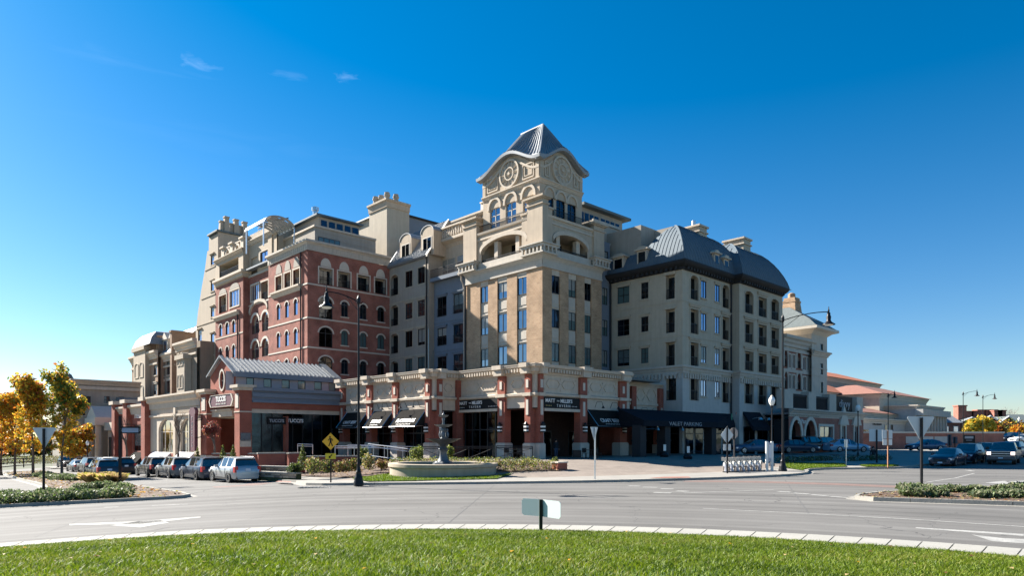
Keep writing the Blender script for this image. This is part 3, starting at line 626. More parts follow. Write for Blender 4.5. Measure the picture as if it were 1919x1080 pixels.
for p, h in ((419.5, 1.7), (426, 2.4), (437, 1.6), (444, 2.3), (452.5, 1.5), (460, 2.2)):
    RT.part('chimney_flue', MB().add([(-.42,0,0),(.42,0,0),(.42,.84,0),(-.42,.84,0),(-.32,.1,h),(.32,.1,h),(.32,.74,h),(-.32,.74,h)], [(0,3,2,1),(4,5,6,7),(0,1,5,4),(1,2,6,5),(2,3,7,6),(3,0,4,7)]).box(-.4, .4, .02, .82, h, h+.2), 'tan_stucco', TT, RT.s(p), .4 if h < 2 else 0, ztt)
abox(TT, 'core', 'tan_stucco', -10.1, -2, 61.2, -FA.s(368), -4, FA.z(369, 588))

# ---------------- grey mansard block and blue-grey block
GB = thing('apartment_building', 'grey stucco block with zinc mansard roof and two arched dormers', 'building', (*AB(1.7, 26), 0), PH)
FG = Fac('L', 1.7); g0, g1 = FG.s(728.5), FG.s(803); zg = FG.z(803, 476.5)
aG = grid(FG, [(732, 746.5)], [(516, 554), (572.5, 611), (626, 663), (677.5, 713)], 738)
for o in aG: o['rise'] = .55
wG = grid(FG, [(760, 773.3), (783.3, 796.7)], [(508, 538), (568.5, 598), (621, 651), (673, 699)], 767)
wall(FG, GB, 'grey_stucco', g0-.6, g1, 0, zg, aG+wG, .2)
for i, o in enumerate(aG): loggia(FG, GB, o, .5, 'grey_stucco', .95, sur=('taupe_stucco', .18, .05))
for i, o in enumerate(wG): window(FG, GB, o, .16, 2, 1 if i % 4 in (0, 2) else 3, gl=('dark_glass', 'glass', 'dark_glass', 'teal_reflect_glass')[i % 4], sur=('taupe_stucco', .14, .05), lintel=('taupe_stucco', .16, .1) if i % 4 else None)
for y in (560, 614, 666): z = FG.z(767, y)-.15; mould(FG, GB, 'taupe_stucco', g0, g1, band(z-.07, z+.07, .05), 0, 0, 'string_course')
ag0, ag1 = -g1, -g0          # a range: ag0 (right) .. ag1 (left)
FV = Fac('R', ag0); br = FV.s(838.5); zr = FV.z(838.5, 413)
rf = MB().add([(1.3, ag0-.1, zg-.15), (1.3, ag1, zg-.15), (br, ag1, zr), (br, ag0-.1, zr), (br+.6, ag1, zr), (br+.6, ag0-.1, zr)], [(0,3,2,1), (3,5,4,2)])
abmesh(GB, 'roof', rf, 'zinc')
rb = MB()
for k in range(1, 24):
    a = ag0+(ag1-ag0)*k/24; rb.add([(1.3, a-.02, zg-.13), (1.3, a+.02, zg-.13), (br, a+.02, zr+.02), (br, a-.02, zr+.02), (1.24, a, zg-.08), (br-.06, a, zr+.06)], [(0,4,5,3), (4,1,2,5)])
abmesh(GB, 'roof_seam', rb, 'zinc')
wall(FV, GB, 'grey_stucco', 0, 0, 0, 0, outline=[(1.7, 0), (4, 0), (br+.6, zr-.1), (br-.1, zr-.1), (1.72, zg)], name='gable_wall')
rk = MB(); rk.add([(1.25, ag0-.35, zg-.12), (1.25, ag0-.05, zg-.12), (br, ag0-.05, zr+.12), (br, ag0-.35, zr+.12), (1.25, ag0-.35, zg-.4), (1.25, ag0-.05, zg-.4), (br, ag0-.05, zr-.25), (br, ag0-.35, zr-.25)], [(0,1,2,3),(7,6,5,4),(0,4,5,1),(2,6,7,3),(0,3,7,4),(1,5,6,2)])
abmesh(GB, 'verge_board', rk, 'white_trim')
mould(FG, GB, 'zinc', g0, g1+.1, [(0, zg-.35), (.3, zg-.3), (.42, zg-.1), (0, zg-.05)], 0, 0, 'gutter')
for (p0_, p1_, yt, yw, yb, pm) in ((749.5, 771, 440, 459, 489, 757), (789, 812.5, 424.5, 446, 472, 798)):
    fd = Fac('L', 1.95); s0, s1 = fd.s(p0_), fd.s(p1_); zt_, zw, zb_ = fd.z(pm, yt), fd.z(pm, yw), zg-.1
    w = s1-s0; d = GB and bpy.data.objects.new('dormer', None); put(d, GB, fd.w((s0+s1)/2, 0, zb_), fd.rz)
    cont = contour(w, zt_-zb_, (zt_-zb_)*.22)
    mb = MB(); mb.prism(cont, 0, 2.6)
    sub('dormer_body', mb.mesh('dormer_body', ['beige_stucco']), d)
    sub('dormer_window', MB().box(-w*.36, w*.36, -.04, -.004, .15, zw-zb_, 0).box(-w*.31, -.05, -.05, -.041, .25, zw-zb_-.1, 1).box(.05, w*.31, -.05, -.041, .25, zw-zb_-.1, 1).mesh('dormer_window', ['white_trim', 'dark_glass']), d)
    po = [(x*1.04, z+.07) for x, z in cont[2:]]
    n = len(po); pi_ = cont[2:]; mb = MB().add([(x, -.08, z) for x, z in po]+[(x, 2.6, z) for x, z in po]+[(x, -.08, z) for x, z in pi_]+[(x, 2.6, z) for x, z in pi_], [g for i in range(n-1) for g in ((i, i+1, n+i+1, n+i), (2*n+i, 2*n+i+1, i+1, i))])
    sub('dormer_roof', mb.mesh('dormer_roof', ['zinc']), d)
FG.part('downspout', MB().tube([(0, -.15, 3), (0, -.15, zg)], .09), 'dark_soffit', GB, g1-.25)

BB = thing('apartment_building', 'blue-grey stucco block with a balustraded roof terrace beside the clock tower', 'building', (*AB(2.6, 15), 0), PH)
FU = Fac('L', 2.6); u0, u1 = g1, FU.s(877); zu = FU.z(840, 524)
wu = grid(FU, [(820, 836.7)], [(557, 593.5), (615, 648), (669, 702)], 828)+grid(FU, [(850, 868.3)], [(550, 587), (608, 643), (664, 700)], 859)
wall(FU, BB, 'blue_grey_stucco', u0-.3, u1+1.5, 0, zu, wu, .2)
for i, o in enumerate(wu):
    window(FU, BB, o, .15, 2, 1, gl=('dark_glass', 'glass')[i//3], lintel=('blue_grey_stucco', .2, .14)); rail(FU, BB, o['s']-o['w']/2, o['s']+o['w']/2, o['z'], 1.0, -.08, .13, name='window_guard')
for y in (600.5, 655): z = FU.z(840, y); mould(FU, BB, 'blue_grey_stucco', u0, u1, band(z-.15, z+.15, .06), 0, 0, 'string_course')
FU.part('terrace_slab', MB().box(FU.s(806), u1+.3, -.7, 2.0, -.45, 0), 'blue_grey_stucco', BB, 0, 0, zu+.45)
rail(FU, BB, FU.s(806), FU.s(872), zu+.45, 1.1, -.6)
ft = Fac('L', 3.9); ztop = ft.z(845, 452)
tw = [ft.op(824, 852, 485.5, 524, 838), ft.op(855.5, 880, 477, 517, 868)]
for o in tw: o['z'] = zu+.5
wall(ft, BB, 'beige_stucco', ft.s(808), ft.s(890), zu, ztop, tw, .2, name='upper_wall')
for o in tw: window(ft, BB, o, .15, 2, 2, frame='white_trim', gl='blue_glass')
bz = ft.z(845, 470)
mb = MB(); s0, s1 = ft.s(817), ft.s(881); mb.box(s0, s1, -.75, -.2, ztop+.002, ztop+.25); mb.box(s0, s1, -.72, -.22, ztop+1.55, ztop+1.75)
for k in range(15):
    x = s0+(s1-s0)*(k+.5)/15; mb.lathe([(.1, .25), (.17, .5), (.16, .75), (.08, 1.15), (.11, 1.55)], 6, (x, -.47, ztop))
ft.part('balustrade', mb, 'cast_stone', BB)
mould(ft, BB, 'beige_stucco', ft.s(808), ft.s(890), [(0, ztop-.8), (.2, ztop-.4), (.75, ztop-.1), (.75, ztop), (0, ztop)], 0, 0)
fc = Fac('L', 7.0); zc1 = fc.z(870, 413)
abox(BB, 'upper_storey', 'beige_stucco', 7.0, 16, -fc.s(915), -fc.s(838), zu, zc1)
mould(fc, BB, 'cast_stone', fc.s(838), fc.s(915), [(0, zc1-.45), (.6, zc1-.3), (.8, zc1-.1), (.8, zc1+.15), (0, zc1+.2)], 0, 0); dentils(fc, BB, 'cast_stone', fc.s(838), fc.s(915), zc1-1.1, zc1-.46, .55, .72, .36, name='bracket_course')
mould(fc, BB, 'cast_stone', fc.s(838), fc.s(915), band(zc1-2.1, zc1-1.85, .2), 0, 0, 'string_course'); mould(fc, BB, 'cast_stone', fc.s(838), fc.s(915), band(zc1-3.2, zc1-2.7, .3), 0, 0, 'string_course')
fc.part('roof_equipment', MB().box(-1.4, 1.0, -2.0, -.3, -2.0, 1.1).box(-.9, .9, -2.3, -2.0, -1.2, .7), 'blue_metal_roof', BB, fc.s(852), 0, zc1-3.4)
fc.part('roof_finial_box', MB().box(-.45, .45, .2, 1.0, 0, 1.5).box(-.55, .55, .1, 1.1, 1.5, 1.65), 'white_trim', BB, fc.s(903), 0, zc1)
FU.part('downspout', MB().tube([(0, -.1, 4), (0, -.1, zu-1.6), (-.15, -.4, zu-.6), (-.15, -.5, zu)], .1).box(-.4, .1, -.7, -.25, zu-.1, zu+.35), 'white_trim', BB, FU.s(870.5))
# ---------------- clock tower
TW = thing('clock_tower', 'tan brick and stone corner tower with round clock faces and a curved metal roof', 'tower', (*AB(0, 0), 0), PH)
TL = Fac('L', 0.0); TR = Fac('R', 0.0)
a12 = -TL.s(873); b9 = TR.s(1127.5); zf0 = TL.z(1016, 499.5); zf1 = TL.z(1016, 478.5)
def bays(F, cols, wins, ref, s0, s1):
    """full-height window bays between brick piers"""
    zb0, zb1 = 0, zf0
    opn = [dict(s=(F.s(a)+F.s(b))/2, w=round(F.s(b)-F.s(a), 2), z=5.5, h=zf0-.02-5.5, rise=0) for a, b in cols]
    wall(F, TW, 'tan_brick', s0, s1, 0, zf0, opn, .22)
    for o in opn:
        bk = F.part('bay', MB().box(-o['w']/2, o['w']/2, .18, .3, 0, o['h']), 'limestone', TW, o['s'], 0, o['z'])
        F.part('bay_head', MB().box(-o['w']/2+.01, o['w']/2-.01, .05, .179, -.62, -.03), 'cast_stone', TW, o['s'], 0, zf0)
        for t, u in wins:
            z0, z1 = F.z(ref, u), F.z(ref, t); w = round(o['w']-.1, 2)
            window(F, TW, dict(s=o['s'], w=w, z=z0, h=round(z1-z0, 2), rise=0), .25, 2, 1, gl='glass' if F is TL else rng.choice(['dark_glass', 'teal_reflect_glass']), y=.0)  # light put into the glass: bright on the sunlit face, dark on the shaded
            F.part('spandrel', MB().box(-w/2, w/2, .08, .179, .05, .14).box(-w/2+.12, w/2-.12, .13, .179, .4, 1.2), 'limestone', TW, o['s'], 0, z0-1.5)
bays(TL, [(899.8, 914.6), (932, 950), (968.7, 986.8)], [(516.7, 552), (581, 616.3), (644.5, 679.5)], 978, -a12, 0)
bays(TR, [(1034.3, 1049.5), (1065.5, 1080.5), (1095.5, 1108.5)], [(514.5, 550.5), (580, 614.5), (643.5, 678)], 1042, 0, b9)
wall(Fac('L', b9), TW, 'tan_brick', -a12, 0, 0, zf0)
for F, s0, s1, m0, m1 in ((TL, -a12, 0, 0, 1), (TR, 0, b9, 1, 0)):
    wall(F, TW, 'limestone', s0-.0, s1+(.06 if F is TL else 0), zf0, zf1+.9, name='frieze', y=-.06)
    mould(F, TW, 'limestone', s0, s1, band(zf0-.02, zf0+.16, .14), m0, m1, 'string_course'); mould(F, TW, 'limestone', s0, s1, crown(zf1-.35, zf1+.15, .45), m0, m1)
# level A: arched loggia storey
zA0, zA1 = zf1+.15, TL.z(990, 409.5)
def levelA(F, s0, s1, pxa, pxb, ytop, cols, e0, e1):
    c, w = (F.s(pxa)+F.s(pxb))/2, F.s(pxb)-F.s(pxa); z0 = zA0+.02; h = F.z((pxa+pxb)/2, ytop)-z0
    o = dict(s=c, w=round(w, 2), z=z0, h=round(h, 2), rise=round(h*.42, 2))
    wall(F, TW, 'beige_stucco', s0, s1, zA0, zA1, [o], .35, name='upper_wall'); loggia(F, TW, o, 2.6, 'beige_stucco', 1.05, True)
    # arch moulding
    n = 14; r = o['rise']; pr = [(w/2*math.cos(PI*k/n), h-r+r*math.sin(PI*k/n)) for k in range(n+1)]; po = [(x*1.04, z+.42) for x, z in pr]; N_ = n+1
    mb = MB().add([(x, -.16, z) for x, z in pr]+[(x, -.16, z) for x, z in po]+[(x, 0, z) for x, z in pr]+[(x, 0, z) for x, z in po], [g for i in range(n) for g in ((i, N_+i, N_+i+1, i+1), (N_+i, 3*N_+i, 3*N_+i+1, N_+i+1), (2*N_+i, i, i+1, 2*N_+i+1))])
    F.part('arch_moulding', mb, 'cast_stone', TW, c, 0, z0)
    for p in cols: x = F.s(p); F.part('column', MB().box(-.28, .28, .2, .75, 0, h*.93).box(-.36, .36, .12, .83, 0, .25), 'cast_stone', TW, x, 0, z0)
    mould(F, TW, 'cast_stone', s0, s1, band(zA1-.75, zA1-.55, .08), 0, 0, 'string_course'); mould(F, TW, 'cast_stone', s0, s1, [(0, zA1-.2), (.15, zA1-.15), (.2, zA1+.08), (-.3, zA1+.08)], 0, 0, 'coping')
    rail(F, TW, s0, s1, zA1+.05, .95, .25)
levelA(TL, -a12, 0, 902, 988, 443, (927, 967), 0, 0); levelA(TR, 0, b9, 1036, 1101, 443.5, (1048.5, 1086), 0, 0)
abox(TW, 'terrace_floor', 'limestone', .3, b9-.1, .3, a12-.1, zA1-.4, zA1-.05); wall(Fac('L', b9), TW, 'beige_stucco', -a12, 0, zA0-1, zA1, name='upper_wall')
# corner and end piers with bracketed balcony bases
zP = TL.z(1014, 373)
def pier(b0, b1, a0, a1, z1, name='pier'):
    mb = MB().box(b0, b1, a0, a1, zA0, z1)
    mb.box(b0-.12, b1+.12, a0-.12, a1+.12, z1-.55, z1-.38); mb.box(b0-.2, b1+.2, a0-.2, a1+.2, z1, z1+.12); mb.box(b0-.34, b1+.34, a0-.34, a1+.34, z1+.12, z1+.32)
    abmesh(TW, name, mb, 'beige_stucco')
cw = TL.s(1015)-TL.s(989); cr = TR.s(1036)-.4
pier(-.22, cr*.55, -.22, cw, zP); pier(-.22, 1.6, a12-2.1, a12+.2, TL.z(885, 417)); pier(b9-1.6, b9+.2, -.22, 1.8, TR.z(1115, 424)); 
abmesh(TW, 'pier', MB().box(cr*.55+.01, cr+.2, -.12, 1.2, zA0, zA1+.7).box(cr*.55+.01, cr+.32, -.24, 1.3, zA1+.7, zA1+.9), 'beige_stucco'); abmesh(TW, 'pier', MB().box(-.12, 1.2, cw+.01, cw+.9, zA0, zA1+.4).box(-.24, 1.3, cw+.01, cw+1.0, zA1+.4, zA1+.6), 'beige_stucco')
def bracketed(b0, b1, a0, a1):
    """a balcony base: slab, row of little balusters, moulding"""
    z0 = zA0-.02; mb = MB().box(b0-.7, b1+.7 if b1 < 2 or True else b1, a0-.7, a1+.7, z0, z0+.16); mb.box(b0-.7, b1+.7, a0-.7, a1+.7, z0+.7, z0+.95); mb.box(b0-.85, b1+.85, a0-.85, a1+.85, z0+.95, z0+1.08)
    mb.box(b0-.3, b1+.3, a0-.3, a1+.3, z0+.162, z0+.698)
    for fx in (0, 1):
        L_ = (b1-b0 if fx else a1-a0)+1.4; n = int(L_/.5)
        for k in range(n):
            t = -.7+(k+.5)*L_/n
            for sd in (0, 1):
                if fx: y = a0-.62 if sd == 0 else a1+.62; mb.box(b0+t-.1, b0+t+.1, y-.08, y+.08, z0+.16, z0+.7)
                else: x = b0-.62 if sd == 0 else b1+.62; mb.box(x-.08, x+.08, a0+t-.1, a0+t+.1, z0+.16, z0+.7)
    abmesh(TW, 'bracketed_base', mb, 'limestone')
bracketed(-.02, cr*.8, -.02, cw*.9); bracketed(-.02, 1.3, a12-1.6, a12); bracketed(b9-1.3, b9, -.02, 1.5)
# level B and the clock storey (set back)
bu, au = .35, .75; UL_ = Fac('L', bu); URt = Fac('R', au)
ua = -UL_.s(905.5); ub = URt.s(1090.5); su0, su1 = -ua, -au; zB0 = zA1-.1
zCk = UL_.z(1009, 337); zE = UL_.z(1010, 291)
def levelB(F, s0, s1, trip, ref, yt, yb, rise_px):
    ops = []
    for (a, b), (t, u) in zip(trip, yt):
        w = F.s(b)-F.s(a); ztop = F.z((a+b)/2, t); ops.append(dict(s=(F.s(a)+F.s(b))/2, w=round(w, 2), z=zB0+.3, h=round(ztop-zB0-.3, 2), rise=0))
    wall(F, TW, 'beige_stucco', s0, s1, zB0, zCk, ops, .3, name='upper_wall')
    for o in ops:
        window(F, TW, o, .25, 2, 3, frame='white_trim' if F is UL_ else 'window_frame_paint', gl='glass' if F is UL_ else 'dark_glass')  # pale frames and bright glass paint the left face sunlit, dark ones the right shaded
        w = o['w']; n = 10; r = w*.55; pr = [(w*.5*math.cos(PI*k/n), r*math.sin(PI*k/n)) for k in range(n+1)]; po = [(w*.66*math.cos(PI*k/n), (r+w*.17)*math.sin(PI*k/n)) for k in range(n+1)]; m = n+1
        mb = MB().add([(x, -.15, z) for x, z in pr]+[(x, -.15, z) for x, z in po]+[(x, 0, z) for x, z in pr]+[(x, 0, z) for x, z in po], [g for i in range(n) for g in ((i, m+i, m+i+1, i+1), (m+i, 3*m+i, 3*m+i+1, m+i+1), (2*m+i, i, i+1, 2*m+i+1))])
        mb.box(-w*.66, -w*.5, -.15, 0, -.18, -.001); mb.box(w*.5, w*.66, -.15, 0, -.18, -.001)
        F.part('arch_moulding', mb, 'cast_stone', TW, o['s'], 0, o['z']+o['h']+.02)
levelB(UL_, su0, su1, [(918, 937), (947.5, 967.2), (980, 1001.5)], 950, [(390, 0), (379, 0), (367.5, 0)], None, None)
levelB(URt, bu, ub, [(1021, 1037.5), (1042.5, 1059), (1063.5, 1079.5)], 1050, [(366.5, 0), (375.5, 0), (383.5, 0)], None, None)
for F, s0, s1, m0, m1 in ((UL_, su0, su1, 0, 1), (URt, bu, ub, 1, 0)):
    mould(F, TW, 'cast_stone', s0, s1, crown(zCk-.22, zCk+.22, .3), m0, m1)
mould(Fac('L', ub), TW, 'beige_stucco', 0, 0, band(0, 1, .1))
abox(TW, 'upper_core', 'beige_stucco', bu+2, ub, au+2, ua, zB0, zE-1.2)
wall(Fac('L', ub), TW, 'beige_stucco', su0, su1, zB0, zE-1.2, name='upper_wall')
# clock storey: the wall top follows the eyebrow curve
def eyeb(t, z_end0, z_end1, zc_, ztop):      # t 0..1 along the face -> height of the curve
    e = z_end0+(z_end1-z_end0)*t
    g = .5-.5*math.cos(2*PI*max(0, min(1, (t-.06)/.88)))
    return e+(ztop-e)*g**.85
zEnd = zE-.15
ztopL = UL_.z(957, 288)
def clockface(F, s0, s1, cpx, cpy):
    n = 28; cur = [(s0+(s1-s0)*k/n, eyeb(k/n, zEnd-.3, zEnd-.3, 0, ztopL-.3)) for k in range(n+1)]
    wall(F, TW, 'beige_stucco', 0, 0, 0, 0, outline=[(s0, zCk), (s1, zCk)]+cur[::-1], name='clock_wall')
    # curved eave board that oversails
    c2 = [(s0-.55+(s1-s0+1.1)*k/n, eyeb(k/n, zEnd, zEnd, 0, ztopL)) for k in range(n+1)]; m = n+1
    mb = MB()
    mb.add([(x, -.58, z-.24) for x, z in c2]+[(x, -.62, z+.06) for x, z in c2]+[(x, .6, z+.3) for x, z in c2]+[(x, .1, z-.34) for x, z in c2],
           [g for i in range(n) for g in ((i, i+1, m+i+1, m+i), (m+i, m+i+1, 2*m+i+1, 2*m+i), (3*m+i, 3*m+i+1, i+1, i))]+[(0, m, 2*m, 3*m), (n, 3*m+n, 2*m+n, m+n)])
    F.part('curved_eave', mb, 'zinc', TW)
    mb = MB().add([(x, -.12, z-.75) for x, z in cur]+[(x, -.12, z-.5) for x, z in cur]+[(x, 0, z-.75) for x, z in cur]+[(x, 0, z-.5) for x, z in cur], [g for i in range(n) for g in ((i, i+1, m+i+1, m+i), (m+i, m+i+1, 3*m+i+1, 3*m+i), (2*m+i, 2*m+i+1, i+1, i))])
    F.part('curved_moulding', mb, 'cast_stone', TW)
    # clock
    cs = (s0+s1)/2; cz = F.z(cpx, cpy); R_ = 1.32
    ck = F.part('clock', MB().add(*disc(R_+.25, .0, -.12, 32)), 'cast_stone', TW, cs, 0, cz)
    mb = MB(); 
    for r0, r1, d in ((R_+.02, R_+.22, .24), (R_*.45, R_*.55, .22), (.0, .16, .26)): annulus(mb, r0, r1, -d, -.1, 32)
    sub('clock_ring', mb.mesh('clock_ring', ['cast_stone']), ck)
    num = ('XII', 'I', 'II', 'III', 'IIII', 'V', 'VI', 'VII', 'VIII', 'IX', 'X', 'XI')
    for k in range(12):
        a = PI/2-k*PI/6; mb = MB(); nm = num[k]; wd = .1
        for j, ch in enumerate(nm):
            x = (j-(len(nm)-1)/2)*wd
            if ch == 'I': seg = [((x, -.27), (x, .27))]
            elif ch == 'V': seg = [((x-.07, .27), (x, -.27)), ((x+.07, .27), (x, -.27))]
            else: seg = [((x-.08, .27), (x+.08, -.27)), ((x+.08, .27), (x-.08, -.27))]
            for (x0, z0), (x1, z1) in seg:
                pts = []
                for (xx, zz2) in ((x0, z0), (x1, z1)): px_, pz_ = rot2(xx, zz2+R_*.77, a-PI/2); pts.append((px_, -.17, pz_))
                mb.tube(pts, .036, 4)
        sub('numeral', mb.mesh('numeral', ['cast_stone']), ck)
    mb = MB()
    for k in range(16): a = k*PI/8; mb.tube([(.17*math.cos(a), -.14, .17*math.sin(a)), (R_*.44*math.cos(a), -.15, R_*.44*math.sin(a))], .035, 4)
    sub('clock_rosette', mb.mesh('clock_rosette', ['cast_stone']), ck)
    # corner panels
    wdt = (s1-s0)
    for sg in (-1, 1):
        x0 = cs+sg*(R_+.62); x1 = cs+sg*(wdt/2-.75); lo, hi = min(x0, x1), max(x0, x1); mb = MB()
        zl, zh = zCk+.55, zCk+2.15
        for (u0, u1, v0, v1) in ((lo, hi, zl, zl+.12), (lo, hi, zh-.12, zh), (lo, lo+.12, zl, zh), (hi-.12, hi, zl, zh), (lo+.3, hi-.3, zl+.3, zl+.38), (hi-.38, hi-.3, zl+.3, zh-.3), (lo+.3, lo+.38, zl+.3, zh-.3)): 
            if u1 > u0: mb.box(u0, u1, -.09-.001*len(mb.v)/8, 0, v0, v1)
        F.part('raised_panel', mb, 'cast_stone', TW)
    for x in (s0+.25, s1-.25): F.part('pilaster', MB().box(x-.24, x+.24, -.1, 0, zCk+.23, zEnd-.45), 'beige_stucco', TW)
def disc(r, y0, y1, n):
    vs = [(r*math.cos(2*PI*k/n), y, r*math.sin(2*PI*k/n)) for y in (y0, y1) for k in range(n)]
    return vs, [tuple(range(n, 2*n))]+[(k, (k+1)%n, n+(k+1)%n, n+k) for k in range(n)]
def annulus(mb, r0, r1, y0, y1, n):
    mb_o = [(r1*math.cos(2*PI*k/n), r1*math.sin(2*PI*k/n)) for k in range(n)]; mb_i = [(r0*math.cos(2*PI*k/n), r0*math.sin(2*PI*k/n)) for k in range(n)]
    ring(mb, mb_o, mb_i, y0, y1)
clockface(UL_, su0, su1, 957, 326); clockface(URt, bu, ub, 1052.5, 321)
# roof: concave hip with a short ridge
zR = CZ+(HY-231)*74.7/FP
def tower_roof():
    mb = MB(); nU = 14; e = .5; B0, B1, A0, A1 = bu-e, ub+e, au-e, ua+e
    cb = (B0+B1)/2; rA0, rA1 = au+2.7, ua-2.7
    # four sides as grids from the eyebrow eaves up to the ridge
    def side(p0, p1, r0, r1):
        n, r = 20, 8; base = len(mb.v); vs = []
        for j in range(r+1):
            v = j/r
            for i in range(n+1):
                t = i/n; ze = eyeb(t, zEnd, zEnd, 0, ztopL)+.1
                bx, ay = p0[0]+(p1[0]-p0[0])*t, p0[1]+(p1[1]-p0[1])*t
                qx, qy = r0[0]+(r1[0]-r0[0])*t, r0[1]+(r1[1]-r0[1])*t
                sag = math.sin(PI*v)*.45*(1-v)
                z = ze+(zR-ze)*v-sag
                vs.append((bx+(qx-bx)*v, ay+(qy-ay)*v, z))
        mb.add(vs, [(j*(n+1)+i, j*(n+1)+i+1, (j+1)*(n+1)+i+1, (j+1)*(n+1)+i) for j in range(r) for i in range(n)])
        return vs, n, r
    faces = [side((B0, A1), (B0, A0), (cb, rA1), (cb, rA0)), side((B0, A0), (B1, A0), (cb, rA0), (cb, rA0)), side((B1, A0), (B1, A1), (cb, rA0), (cb, rA1)), side((B1, A1), (B0, A1), (cb, rA1), (cb, rA1))]
    me = mb.mesh('roof', ['zinc']); me.polygons.foreach_set('use_smooth', [True]*len(me.polygons)); me.set_sharp_from_angle(angle=math.radians(35)); obj('roof', me, TW, (TO[0], TO[1], 0), PH)
    for vs, n, r in faces[:2]:
        for i in range(1, n):
            t = MB(); t.tube([(vs[j*(n+1)+i][0], vs[j*(n+1)+i][1], vs[j*(n+1)+i][2]+.05) for j in range(r+1)], .055, 4); abmesh(TW, 'roof_seam', t, 'zinc')
    t = MB(); vs, n, r = faces[1]; t.tube([(vs[j*(n+1)][0], vs[j*(n+1)][1], vs[j*(n+1)][2]+.05) for j in range(r+1)], .11, 5); t.tube([(vs[j*(n+1)+n][0], vs[j*(n+1)+n][1], vs[j*(n+1)+n][2]+.05) for j in range(r+1)], .11, 5)
    t.tube([(cb, rA0, zR+.05), (cb, rA1, zR+.05)], .11, 5); abmesh(TW, 'roof_hip', t, 'zinc')
tower_roof()
TL.part('downspout', MB().tube([(0, -.12, 4), (0, -.12, zf0)], .08), 'dark_soffit', TW, TL.s(873.8))
# penthouse and wing behind the tower
F6 = Fac('R', 4.0); h0, h1 = F6.s(1085), F6.s(1166); zp = F6.z(1095, 389); zq = F6.z(1095, 404)
RW = thing('apartment_building', 'grey stucco rear wing with a low dark-roofed penthouse beside the clock tower', 'building', (*AB(h0, 4), 0), PH)
abox(RW, 'penthouse', 'grey_stucco', h0, h1, 4, 12, zq-4, zp); abmesh(RW, 'penthouse_roof', MB().box(h0, h1+.8, 3.2, 12, zp+.002, zp+.3), 'dark_slate')
for k, (a, b) in enumerate(((1090, 1093.5), (1095.5, 1103), (1105, 1112), (1114, 1121.5), (1126, 1133), (1135, 1142), (1144, 1151), (1153, 1160))):
    o = F6.op(a, b, 392.5, 399.5, 1091.5); F6.part('window', MB().box(-o['w']/2, o['w']/2, -.04, 0, 0, 1.15).box(-o['w']/2-.05, o['w']/2+.05, -.07, 0, -.1, -.002), 'dark_glass', RW, o['s'], 0, zp-1.75)
F7 = Fac('R', 1.6); r0, r1 = b9+.0, F7.s(1160); zw = F7.z(1128, 418.5)
abox(RW, 'upper_storey', 'grey_stucco', b9+.25, r1, 1.6, 12, 20, zw); mould(F7, RW, 'limestone', b9+.25, r1, crown(zw-3.0, zw-2.3, .5), 0, 0); mould(F7, RW, 'limestone', b9+.25, r1, band(zw-.15, zw+.12, .2), 0, 0, 'coping')
F8 = Fac('R', .8)
cw_ = grid(F8, [(1128.6, 1138.5)], [(540, 571.5), (600, 630), (657, 688)], 1133)+[F8.op(1123.5, 1137, 469.5, 487.5, 1130, w=1.6)]
cw_[-1]['s'] = F8.s(1131.5); 
wall(F8, RW, 'blue_grey_stucco', b9-.2, 12.13, 0, zw-2.4, cw_, .2)
for o in cw_: window(F8, RW, o, .15, 2, 1, gl='teal_reflect_glass' if o['h'] > 1.5 else 'dark_glass')
abox(RW, 'core', 'grey_stucco', b9+.3, 12.5, 1.7, 12, 0, 20)

# ---------------- cream corner block with the bell-shaped roof
CB = thing('apartment_building', 'cream stucco corner block with blue bell-shaped metal roofs above the valet canopy', 'building', (*AB(12.13, -8.83), 0), PH)
QL = Fac('L', 12.13); Q1 = Fac('R', -8.83); Q2 = Fac('R', -9.8); bq1, bq2 = 22.46, Q2.s(1466.5)
zs0, zs1 = QL.z(1279, 699), QL.z(1279, 687); ze = QL.z(1279, 496)
colsL = [(1157, 1179.3), (1201.5, 1215)]
wL = grid(QL, colsL[:1], [(537.8, 569), (599.6, 630), (656, 686.7)], 1168)+grid(QL, colsL[1:], [(530, 560.7), (594, 622.5), (653, 681.5)], 1208)
gL = grid(QL, [(1247.8, 1264.4)], [(515.6, 560.7), (580, 624), (642, 687)], 1256)
s0, s1 = -.8, 8.83
low = [QL.op(1247.8, 1267, 705, 751, 1257)]
wall(QL, CB, 'taupe_stucco', s0, s1, zs0, ze, wL+gL, .22); wall(QL, CB, 'pale_limestone', s0, s1, 0, zs0, low, .3, name='base_wall')
for i, o in enumerate(wL): window(QL, CB, o, .16, 2, 2 if i % 2 == 0 else 3, gl=('teal_reflect_glass', 'dark_glass', 'dark_glass', 'dark_glass', 'dark_glass', 'teal_reflect_glass')[i], lintel=('taupe_stucco', .2, .12), sill='taupe_stucco')
for o in gL+low: loggia(QL, CB, o, .6, 'taupe_stucco', 1.05); QL.part('lintel', MB().box(-o['w']/2-.2, o['w']/2+.2, -.14, 0, 0, .3), 'taupe_stucco' if o in gL else 'pale_limestone', CB, o['s'], 0, o['z']+o['h']+.02)
